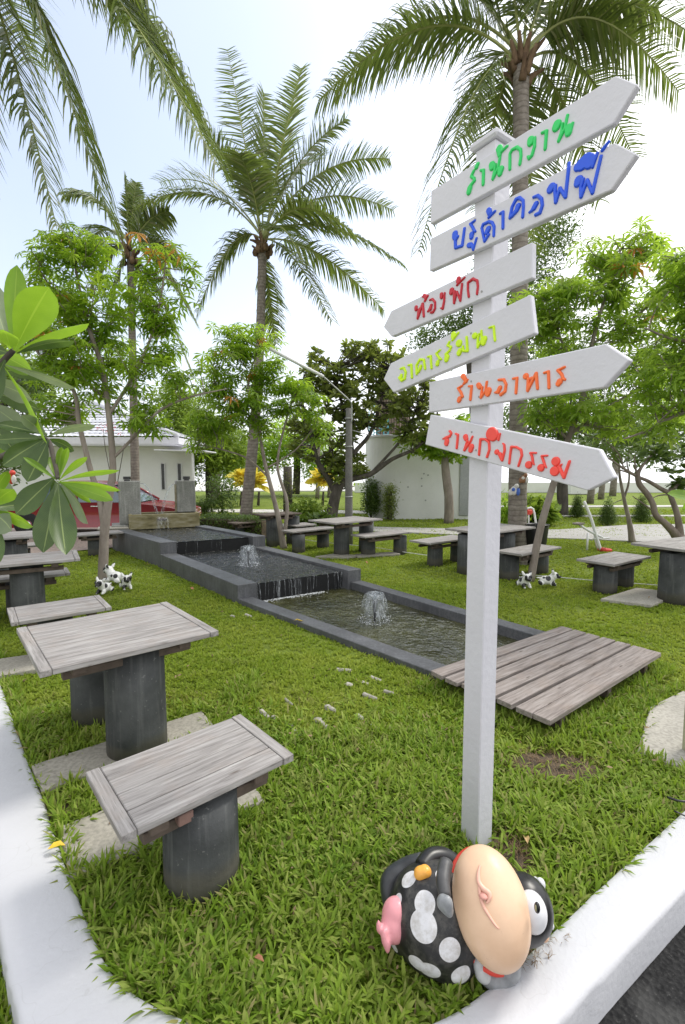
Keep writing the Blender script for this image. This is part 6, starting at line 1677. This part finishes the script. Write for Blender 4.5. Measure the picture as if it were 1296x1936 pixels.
# =================================================================== COW FIGURE AT THE POST
cow = thing('cow_figure', 'fallen spotted black and white cow figure under a big bald head beside the signpost', 'figurine', (0.40, 1.62, 0)); co = Vector((0.40, 1.62, 0))
bc = P(826, 1730, 1.60); br = Vector((.178, .175, .172))
def cowmat():
    m, t_, out = nmat('black_glaze_white_spots'); k = N(t_)
    spots = []
    c_ = k.n('ShaderNodeTexCoord'); acc = None
    def hit(u, v):
        d = ray(u, v); o_ = OC - bc
        A = sum((d[i] / br[i]) ** 2 for i in range(3)); B = 2 * sum(d[i] * o_[i] / br[i] ** 2 for i in range(3)); C = sum((o_[i] / br[i]) ** 2 for i in range(3)) - 1
        D = B * B - 4 * A * C
        t = (-B - math.sqrt(max(D, 0))) / (2 * A); return OC + d * t - co
    nz = k.noise(c_.outputs['Object'], 9, 2)
    for u, v, r in ((803, 1707, .037), (800, 1752, .047), (852, 1798, .037), (772, 1660, .032), (838, 1654, .026), (788, 1824, .032), (812, 1838, .036), (872, 1842, .034), (752, 1700, .02), (745, 1790, .02)):
        h = hit(u, v); ds = k.n('ShaderNodeVectorMath', operation='DISTANCE'); k.l(c_.outputs['Object'], ds.inputs[0]); ds.inputs[1].default_value = h
        dv = k.n('ShaderNodeMath', operation='SUBTRACT'); k.l(ds.outputs['Value'], dv.inputs[0]); dv.inputs[1].default_value = r
        if acc is None: acc = dv.outputs[0]
        else:
            mn = k.n('ShaderNodeMath', operation='SMOOTH_MIN'); mn.inputs[2].default_value = .004; k.l(acc, mn.inputs[0]); k.l(dv.outputs[0], mn.inputs[1]); acc = mn.outputs[0]
    ad = k.n('ShaderNodeMath', operation='MULTIPLY_ADD'); k.l(nz, ad.inputs[0]); ad.inputs[1].default_value = .008; k.l(acc, ad.inputs[2])
    w = k.n('ShaderNodeMath', operation='LESS_THAN'); k.l(ad.outputs[0], w.inputs[0]); w.inputs[1].default_value = .004
    dirt = k.ramp(k.noise(c_.outputs['Object'], 26, 6, .75), [(.45, (.012, .012, .013)), (.75, (.09, .085, .075))])
    wh = k.ramp(k.noise(c_.outputs['Object'], 34, 5, .7), [(.4, (.68, .68, .70)), (.72, (.45, .43, .40))]); col = k.mix(w.outputs[0], dirt, wh); k.bsdf(out, col, .42, k.bump(k.noise(c_.outputs['Object'], 30, 4), .15, .004), .5); return m
M['cow'] = cowmat()
def E(u, v, Y, rx, ry, rz_): return (tuple(P(u, v, Y) - co), (rx, ry, rz_))
blob('body', [(tuple(bc - co), tuple(br)), E(782, 1740, 1.62, .11, .12, .12), E(880, 1750, 1.60, .11, .12, .13), E(850, 1800, 1.52, .10, .09, .08)], M['cow'], cow, .009)
mb = MB(); mb.tube([P(742, 1712, 1.66) - co, P(738, 1665, 1.70) - co, P(768, 1640, 1.72) - co, P(800, 1628, 1.70) - co], [.034, .036, .034, .030], 14, 6); mb.build('tail_arm', simple('worn_black', (.035, .038, .042), .35, .5, 18), cow)
mb = MB(); mb.tube([P(798, 1640, 1.66) - co, P(815, 1622, 1.70) - co, P(840, 1622, 1.72) - co, P(862, 1640, 1.72) - co, P(866, 1665, 1.70) - co], [.030, .034, .036, .036, .034], 14, 6); mb.build('hind_leg', M['black'], cow)
pinkm = simple('pink_glaze', (.72, .30, .33), .35, .1, 12)
blob('udder', [E(749, 1730, 1.56, .050, .05, .060), E(745, 1752, 1.54, .048, .045, .054), E(727, 1772, 1.50, .012, .014, .032), E(716, 1752, 1.52, .009, .012, .026), E(733, 1788, 1.49, .012, .014, .028)], pinkm, cow, .006)
mb = MB(); a = P(738, 1702, 1.62) - co; b_ = P(760, 1704, 1.60) - co; mb.tube([a, (a + b_) / 2 + Vector((0, -.01, .01)), b_], [.010] * 3, 8, 3); mb.build('ribbon', simple('teal_ribbon', (.03, .16, .17), .5), cow)
orm = simple('orange_glaze', (.75, .36, .06), .3, .12, 14)
bl = blob('bell', [E(796, 1652, 1.60, .026, .024, .026), E(804, 1648, 1.60, .024, .024, .022), E(808, 1656, 1.60, .02, .02, .02)], orm, cow, .004)
greym = simple('grey_hoof', (.22, .23, .24), .35, .35, 18)
blob('hoof', [E(838, 1706, 1.44, .021, .02, .028), E(846, 1712, 1.43, .02, .02, .034), E(850, 1722, 1.43, .014, .016, .022)], greym, cow, .005)
mb = MB(); mb.tube([P(844, 1630, 1.56) - co, P(838, 1665, 1.50) - co, P(842, 1695, 1.46) - co], [.024, .024, .020], 12, 4); mb.build('front_leg', simple('dusty_black', (.06, .06, .062), .5, .4, 20), cow)
# red collar ring under the head
hc = P(928, 1712, 1.50); 
tilt = Euler((R(-38), R(-10), 0))
def fleshmat():
    m, t_, out = nmat('flesh_glaze'); k = N(t_); v = k.coord()
    c = k.ramp(k.noise(v, 7, 5, .6), [(.3, (.66, .44, .29)), (.7, (.76, .53, .36))])
    c = k.mix(k.ramp(k.noise(v, 38, 5, .75), [(.62, (0, 0, 0)), (.78, (.55, .55, .55))]), c, (.36, .24, .16))
    k.bsdf(out, c, k.ramp(k.noise(v, 20, 4), [(.3, (.28, .28, .28)), (.7, (.5, .5, .5))]), k.bump(k.noise(v, 26, 4), .12, .004), .45); return m
fl = fleshmat()
bm_head = [((0, 0, 0), (.122, .105, .172))]
bm = bmesh.new(); bmesh.ops.create_icosphere(bm, subdivisions=5, radius=1.0)
for v in bm.verts: v.co = Vector((v.co.x * .124, v.co.y * .105, v.co.z * .172))
me = bpy.data.meshes.new('bald_head'); bm.to_mesh(me); bm.free(); me.materials.append(fl); me.polygons.foreach_set('use_smooth', [True] * len(me.polygons))
hd = link('bald_head', me, cow, hc - co, tilt)
V, F = [], []
for i in range(40):
    a = i / 40 * 6.283
    for j in range(8):
        b2 = j / 8 * 6.283; V.append(((.121 + .010 * math.cos(b2)) * math.cos(a), .012 * math.sin(b2), (.168 + .012 * math.cos(b2)) * math.sin(a)))
for i in range(40):
    for j in range(8): F.append((i * 8 + j, ((i + 1) % 40) * 8 + j, ((i + 1) % 40) * 8 + (j + 1) % 8, i * 8 + (j + 1) % 8))
link('collar', mesh('collar', V, F, M['redp'], True), cow, P(920, 1716, 1.545) - co, tilt)
# ear: raised curved flap on the bald head
def onhead(u, v, lift=.0):
    d = ray(u, v); mtx = tilt.to_matrix(); o_ = mtx.inverted() @ (OC - hc); dd = mtx.inverted() @ d; rr = (.124, .105, .172)
    A = sum((dd[i] / rr[i]) ** 2 for i in range(3)); B = 2 * sum(dd[i] * o_[i] / rr[i] ** 2 for i in range(3)); C = sum((o_[i] / rr[i]) ** 2 for i in range(3)) - 1
    D = max(B * B - 4 * A * C, 0); t = (-B - math.sqrt(D)) / (2 * A); return OC + d * t - co - d.normalized() * lift
mb = MB(); pts = [(908, 1636), (905, 1652), (906, 1668), (914, 1680), (924, 1688), (926, 1698), (920, 1708)]
mb.tube([onhead(u, v, .003) for u, v in pts], [.003, .006, .008, .009, .009, .007, .003], 10, 5)
mb.tube([onhead(u, v, .001) for u, v in ((906, 1668), (908, 1690), (914, 1712), (924, 1730), (936, 1748), (944, 1756))], [.005, .006, .006, .005, .004, .002], 10, 5)
mb.build('ear', simple('ear_pink', (.74, .42, .32), .4, .08, 20), cow)
mb = MB(); mb.add(*lathe_vf([(.001, .01), (.012, .006), (.016, 0), (.01, -.004)], 12, tuple(onhead(915, 1694, .002)))); mb.build('ear_hollow', simple('ear_inner', (.70, .34, .28), .5), cow)
# cow face on the right
wm_ = simple('white_glaze', (.68, .68, .70), .3, .04)
blob('cow_head', [E(990, 1718, 1.56, .10, .10, .115), E(1004, 1722, 1.55, .075, .08, .095)], M['black'], cow, .008)
blob('cow_face', [E(1006, 1724, 1.492, .049, .056, .066)], wm_, cow, .007, True, 3)
def disc(name, c, r1, r2, mat, d=.004):
    n_ = (OC - Vector(c) - co).normalized(); q = n_.to_track_quat('Z', 'Y'); V, F = lathe_vf([(1, 0), (.9, d * .6), (.5, d), (0.001, d * 1.1)], 22)
    me = mesh(name, [(x * r1, y * r2, z) for x, y, z in V], F, mat, True); o = link(name, me, cow, c); o.rotation_mode = 'QUATERNION'; o.rotation_quaternion = q; return o
fc = P(1013, 1717, 1.44) - co
blob('eye', [(tuple(P(1016, 1716, 1.432) - co), (.009, .012, .018))], M['black'], cow, .01, False)
blob('eye_glint', [(tuple(P(1013.5, 1717, 1.421) - co), (.002, .006, .011))], simple('olive_eye', (.25, .26, .14), .3), cow, .01, False)
blob('horn', [E(1022, 1672, 1.60, .018, .018, .024), E(1012, 1664, 1.62, .010, .01, .014)], wm_, cow, .004)
blob('cow_ear', [E(1036, 1742, 1.52, .016, .018, .024), E(1042, 1750, 1.51, .012, .012, .014)], wm_, cow, .004)
blob('muzzle', [E(1026, 1768, 1.50, .022, .024, .016), E(1018, 1770, 1.50, .016, .02, .014)], simple('peach_muzzle', (.66, .42, .28), .4), cow, .004)
blob('foot', [E(914, 1838, 1.46, .030, .035, .026), E(905, 1824, 1.46, .018, .02, .03)], simple('pale_hoof', (.42, .43, .43), .4, .2, 16), cow, .005)
blob('stone_base', [E(960, 1825, 1.47, .045, .05, .05), E(930, 1840, 1.47, .05, .05, .035), E(945, 1850, 1.46, .05, .04, .025)], greym, cow, .007)

# fallen leaves
def leaf_litter(label, p, s, mat, rz, cat='leaf', name='fallen_leaf', group=None):
    V = [(a * s, b * s * 1.2, c * s + .006) for a, b, c in LEAF_V]
    V = [(x, y, z + .25 * s * (abs(y) / s) + .008 * math.sin(x * 60)) for x, y, z in V]
    o = link(name, mesh(name, V, LEAF_T, mat), None, p, (R(random.uniform(-12, 12)), R(random.uniform(-12, 12)), rz)); tag(o, label, cat, group); return o
yl = simple('yellow_fallen', (.68, .45, .03), .6, .15, 30); bn = simple('brown_fallen', (.28, .12, .06), .7, .25, 30)
leaf_litter('yellow fallen leaf on the low rim of the pool', G(556, 1174, .04), .11, yl, R(10))
leaf_litter('yellow fallen leaf on the white kerb by the slab', G(124, 1600, .03), .07, yl, R(200))
for u, v, lab in ((283, 1068, 'reddish brown leaf by the corner of the middle basin'), (360, 1112, 'brown leaf on the grass left of the middle basin'), (690, 1062, 'small brown leaf right of the pool'), (500, 1822, 'red-brown leaf sticking up in the near grass')):
    leaf_litter(lab, G(u, v, .05), .09 if v < 1200 else .04, bn, R(random.uniform(0, 360)))
# dry leaf on the blue board, screws
bo2 = boards[2]
lf = leaf_litter('dry tan leaf stuck to the lower edge of the blue lettered board', (0, 0, 0), .062, simple('tan_leaf', (.5, .34, .16), .7, .2, 40), 0)
q = bo2.matrix_local.copy(); q.translation = q.translation + Vector((PX, PY, 0)); lf.matrix_world = q @ Matrix.Translation((.215, -.068, .006)) @ Matrix.Rotation(R(80), 4, 'Z')
# cable and beige post at right edge
mb = MB(); mb.tube([G(1262, 1507, .03), G(1290, 1515, .035), G(1330, 1512, .03), G(1400, 1500, .03)], [.006] * 4, 7, 4); mb.tube([G(1275, 1533, .03), G(1310, 1548, .02), G(1360, 1560, .02)], [.004] * 3, 7, 4)
o = mb.build('cable', M['black']); tag(o, 'thin dark cable lying over the right kerb', 'cable')
gp = G(1303, 1420); o = link('garden_post', cbox('garden_post', .08, .08, .42, simple('khaki_paint', (.36, .35, .24), .6), .006), None, (gp.x + .022, gp.y, .20)); tag(o, 'short khaki post cut off by the right edge beside the sandy pad', 'post')

# =================================================================== GRASS
def inside(poly, x, y):
    p = np.asarray(poly, float); n = len(p); r = np.zeros(len(x), bool); j = n - 1
    for i in range(n):
        xi, yi = p[i, 0], p[i, 1]; xj, yj = p[j, 0], p[j, 1]
        c = ((yi > y) != (yj > y)) & (x < (xj - xi) * (y - yi) / (yj - yi + 1e-12) + xi)
        r ^= c; j = i
    return r
VEX = [[tuple(A3), tuple(B3), tuple(C3), tuple(D3)], [tuple(A2), tuple(B2), tuple(B3), tuple(A3)], [tuple(A1), tuple(B1), tuple(B2), tuple(A2)]]
DK = [tuple(Q0), tuple(Q1), tuple(Q2), tuple(Q3)]
ndata = rng.random((64, 64))
def vnoise(x, y, s):
    x = x * s; y = y * s; xi = np.floor(x).astype(int); yi = np.floor(y).astype(int); fx = x - xi; fy = y - yi
    fx = fx * fx * (3 - 2 * fx); fy = fy * fy * (3 - 2 * fy)
    a = ndata[xi % 64, yi % 64]; b = ndata[(xi + 1) % 64, yi % 64]; c = ndata[xi % 64, (yi + 1) % 64]; d = ndata[(xi + 1) % 64, (yi + 1) % 64]
    return (a * (1 - fx) + b * fx) * (1 - fy) + (c * (1 - fx) + d * fx) * fy
def shrink(poly, s):
    c = np.mean(np.asarray(poly), 0); return [tuple(c + (np.asarray(p) - c) * s) for p in poly]
BARE = [(1.25, 2.66, .26, .16), (0.76, 2.02, .10, .13), (0.72, 1.56, .10, .07), (-1.48, 2.30, .14, .10), (-.95, 2.6, .1, .1)]
def blades(name, y0, y1, dens, ln, wd, rows, mat='grass', clump=7, hmul=None, region=None, lean=(.35, 1.1), z0=-.035, keep=None):
    pts = []
    hw = lambda y: y * 0.72 + 1.0
    A = (hw(y0) + hw(y1)) * (y1 - y0)
    nc = int(A * dens / clump)
    cy_ = rng.uniform(y0, y1, nc * 2); cx_ = rng.uniform(-hw(y1), hw(y1), nc * 2)
    k = np.abs(cx_) < hw(cy_); cx_, cy_ = cx_[k], cy_[k]
    dn = vnoise(cx_ + 40, cy_ + 40, 2.2) * .6 + vnoise(cx_ + 11, cy_ + 70, 6.0) * .4
    k = rng.random(len(cx_)) < np.clip(dn * 1.5 + .25, 0, 1); cx_, cy_ = cx_[k], cy_[k]
    cx = np.repeat(cx_, clump); cy = np.repeat(cy_, clump)
    ang = rng.uniform(0, 2 * np.pi, len(cx)); rad = np.abs(rng.normal(0, ln[1] * .25, len(cx)))
    x = cx + np.cos(ang) * rad; y = cy + np.sin(ang) * rad
    k = inside(region or lawn_poly, x, y)
    if region is None:
        for p in VEX: k &= ~inside(p, x, y)
        k &= ~inside(shrink(DK, .93), x, y); k &= ~inside(pv, x, y)
        for s in SLABS: k &= ~inside(shrink(s, .94), x, y)
        for lx, ly, r in LEGS: k &= np.hypot(x - lx, y - ly) > r * 1.0
        if keep is None:
            for bx, by, rx, ry in BARE: k &= (((x - bx) / rx) ** 2 + ((y - by) / ry) ** 2 > 1) | (rng.random(len(x)) < .08)
        k &= np.hypot(x - PX, y - PY) > .07
    if keep is not None: k &= keep(x, y)
    x, y, ang = x[k], y[k], ang[k]; n = len(x)
    hn = vnoise(x + 5, y + 9, 1.6) * .5 + vnoise(x + 3, y + 2, 4.5) * .5
    L = rng.uniform(ln[0], ln[1], n) * (0.62 + 0.75 * hn)
    if hmul is not None: L = L * hmul(x, y)
    W = rng.uniform(wd[0], wd[1], n)
    az = ang + rng.normal(0, .7, n); le = rng.uniform(lean[0], lean[1], n) + .25 * rng.normal(0, 1, n)
    dx, dy = np.cos(az), np.sin(az); sx, sy = -dy, dx
    tw = rng.normal(0, .5, n); 
    V = np.zeros((n, 2 * rows + 1, 3)); 
    px_, py_, pz = x.copy(), y.copy(), np.full(n, z0)
    a = le * .45
    for r in range(rows + 1):
        if r < rows:
            ww = W * (.5 if r == 0 else (1 - .35 * (r / rows) ** 2)) / 2
            sz = np.sin(tw) * .6
            V[:, 2 * r, 0] = px_ - sx * ww; V[:, 2 * r, 1] = py_ - sy * ww; V[:, 2 * r, 2] = pz - sz * ww
            V[:, 2 * r + 1, 0] = px_ + sx * ww; V[:, 2 * r + 1, 1] = py_ + sy * ww; V[:, 2 * r + 1, 2] = pz + sz * ww
        else:
            V[:, 2 * r, 0] = px_; V[:, 2 * r, 1] = py_; V[:, 2 * r, 2] = pz
        st = L / rows; px_ = px_ + dx * np.sin(a) * st; py_ = py_ + dy * np.sin(a) * st; pz = pz + np.cos(a) * st
        a = a + le * (1.1 / rows)
    T_ = []
    for r in range(rows - 1): T_ += [(2 * r, 2 * r + 1, 2 * r + 3), (2 * r, 2 * r + 3, 2 * r + 2)]
    T_.append((2 * rows - 2, 2 * rows - 1, 2 * rows))
    TT = np.array(T_)[None] + (np.arange(n) * (2 * rows + 1))[:, None, None]
    o = link(name, np_mesh(name, V.reshape(-1, 3), TT.reshape(-1, 3), M[mat])); o['kind'] = 'stuff'
    print(name, y0, n, 'blades', len(TT.reshape(-1, 3)), 'tris')
    return o
near_h = lambda x, y: np.clip(1.35 - .10 * (y - 1.2), .8, 1.4)
fade = lambda a, b, up: (lambda x, y: rng.random(len(x)) < np.clip(((y - a) / (b - a)) if up else ((b - y) / (b - a)), 0, 1) * 1.0 + .35 * (vnoise(x + 8, y + 4, 2.5) - .5) * (abs(y - (a + b) / 2) < (b - a) / 2))
not_bare = lambda x, y: np.all([((x - bx) / rx) ** 2 + ((y - by) / ry) ** 2 > 1 for bx, by, rx, ry in BARE], axis=0) | (rng.random(len(x)) < .08)
both = lambda f: (lambda x, y: f(x, y) & not_bare(x, y))
blades('grass', 1.15, 3.6, 6200, (.04, .085), (.007, .016), 4, mat='grassnear', clump=8, hmul=near_h, lean=(.6, 1.7), keep=both(fade(2.1, 3.5, False)))
blades('grass', 2.0, 4.4, 5600, (.024, .050), (.0065, .0125), 3, mat='grassmid', clump=8, lean=(.6, 1.7), keep=both(fade(1.9, 3.1, True)))
blades('grass', 4.4, 7.5, 3400, (.022, .042), (.008, .014), 2, mat='grassmid', clump=7, lean=(.5, 1.6))
blades('grass', 7.5, 12.5, 1500, (.022, .045), (.011, .018), 2, mat='grassmid', clump=7, lean=(.5, 1.6))
blades('grass', 12.5, 22, 300, (.03, .06), (.014, .026), 2, mat='grassmid', clump=6)
# taller rough fringe round deck, slabs, legs and the kerb
def fr(x, y):
    d = np.full(len(x), 9.0)
    def seg(a, b):
        ax, ay = a; bx, by = b; vx, vy = bx - ax, by - ay; t = np.clip(((x - ax) * vx + (y - ay) * vy) / (vx * vx + vy * vy), 0, 1)
        return np.hypot(x - ax - t * vx, y - ay - t * vy)
    for p in (DK, SLABS[0], SLABS[1], SLABS[3]):
        for i in range(4): d = np.minimum(d, seg(p[i], p[(i + 1) % len(p)]))
    for lx, ly, r in LEGS[:3]: d = np.minimum(d, np.abs(np.hypot(x - lx, y - ly) - r))
    for i in range(0, len(IN) - 1, 2):
        if IN[i][1] < 4.5: d = np.minimum(d, seg(IN[i], IN[min(i + 2, len(IN) - 1)]))
    return (d < .11) | (vnoise(x + 20, y + 31, 1.3) > .74)
blades('grass', 1.15, 4.9, 2600, (.06, .11), (.007, .013), 4, mat='grassnear', clump=9, keep=fr, lean=(.35, 1.3))
# dry straw where the lawn is worn
def bare(x, y):
    k = np.zeros(len(x), bool)
    for bx, by, rx, ry in BARE: k |= (((x - bx) / (rx * 1.15)) ** 2 + ((y - by) / (ry * 1.15)) ** 2 < 1)
    k |= rng.random(len(x)) < .02 + .25 * (vnoise(x + 60, y + 2, 3.1) > .80)
    return k
blades('dry_grass', 1.15, 4.0, 4200, (.03, .07), (.002, .004), 2, mat='straw', clump=6, keep=bare, lean=(.9, 1.7))
# withered runners spilling over the kerb beside the figure
blades('dry_grass', 1.35, 1.95, 5200, (.02, .05), (.0015, .0035), 2, mat='straw', clump=5, region=[(.50, 1.42), (.62, 1.44), (.80, 1.58), (.92, 1.72), (.84, 1.76), (.66, 1.60), (.50, 1.52)], z0=.012, lean=(1.1, 1.8), keep=lambda x, y: vnoise(x, y, 9) > .45)
for bx, by, rx, ry in BARE[:4]:
    n_ = 26; V = [(bx, by, -.022)] + [(bx + rx * math.cos(i / n_ * 6.283) * random.uniform(.85, 1.15), by + ry * math.sin(i / n_ * 6.283) * random.uniform(.85, 1.15), -.031) for i in range(n_)]
    o = link('soil', mesh('soil', V, [(0, 1 + i, 1 + (i + 1) % n_) for i in range(n_)], M['soil'], True)); o['kind'] = 'structure'
# scattered bits of dead leaf caught in the grass
n_ = 260; yy = rng.uniform(1.4, 7.0, n_); xx = rng.uniform(-.7, .7, n_) * yy
k_ = inside(lawn_poly, xx, yy) & not_bare(xx, yy)
for p_ in VEX: k_ &= ~inside(p_, xx, yy)
k_ &= ~inside(DK, xx, yy); xx, yy = xx[k_], yy[k_]; m_ = len(xx)
o = link('leaf_litter', scatter('leaf_litter', LEAF_V, LEAF_T, np.stack([xx, yy, rng.uniform(.0, .03, m_)], 1), rotmats(rng.uniform(0, 6.28, m_), rng.normal(0, .4, m_), rng.normal(0, .5, m_)), rng.uniform(.012, .04, m_), M['straw'])); o['kind'] = 'stuff'
# verge outside the kerb at the lower left
blades('grass', .9, 2.4, 3800, (.06, .10), (.006, .011), 3, clump=8, region=lo + [(-1.0, 0.2), (-6, 0.2), (-6, 7)], z0=-.13, keep=lambda x, y: x < -.9)
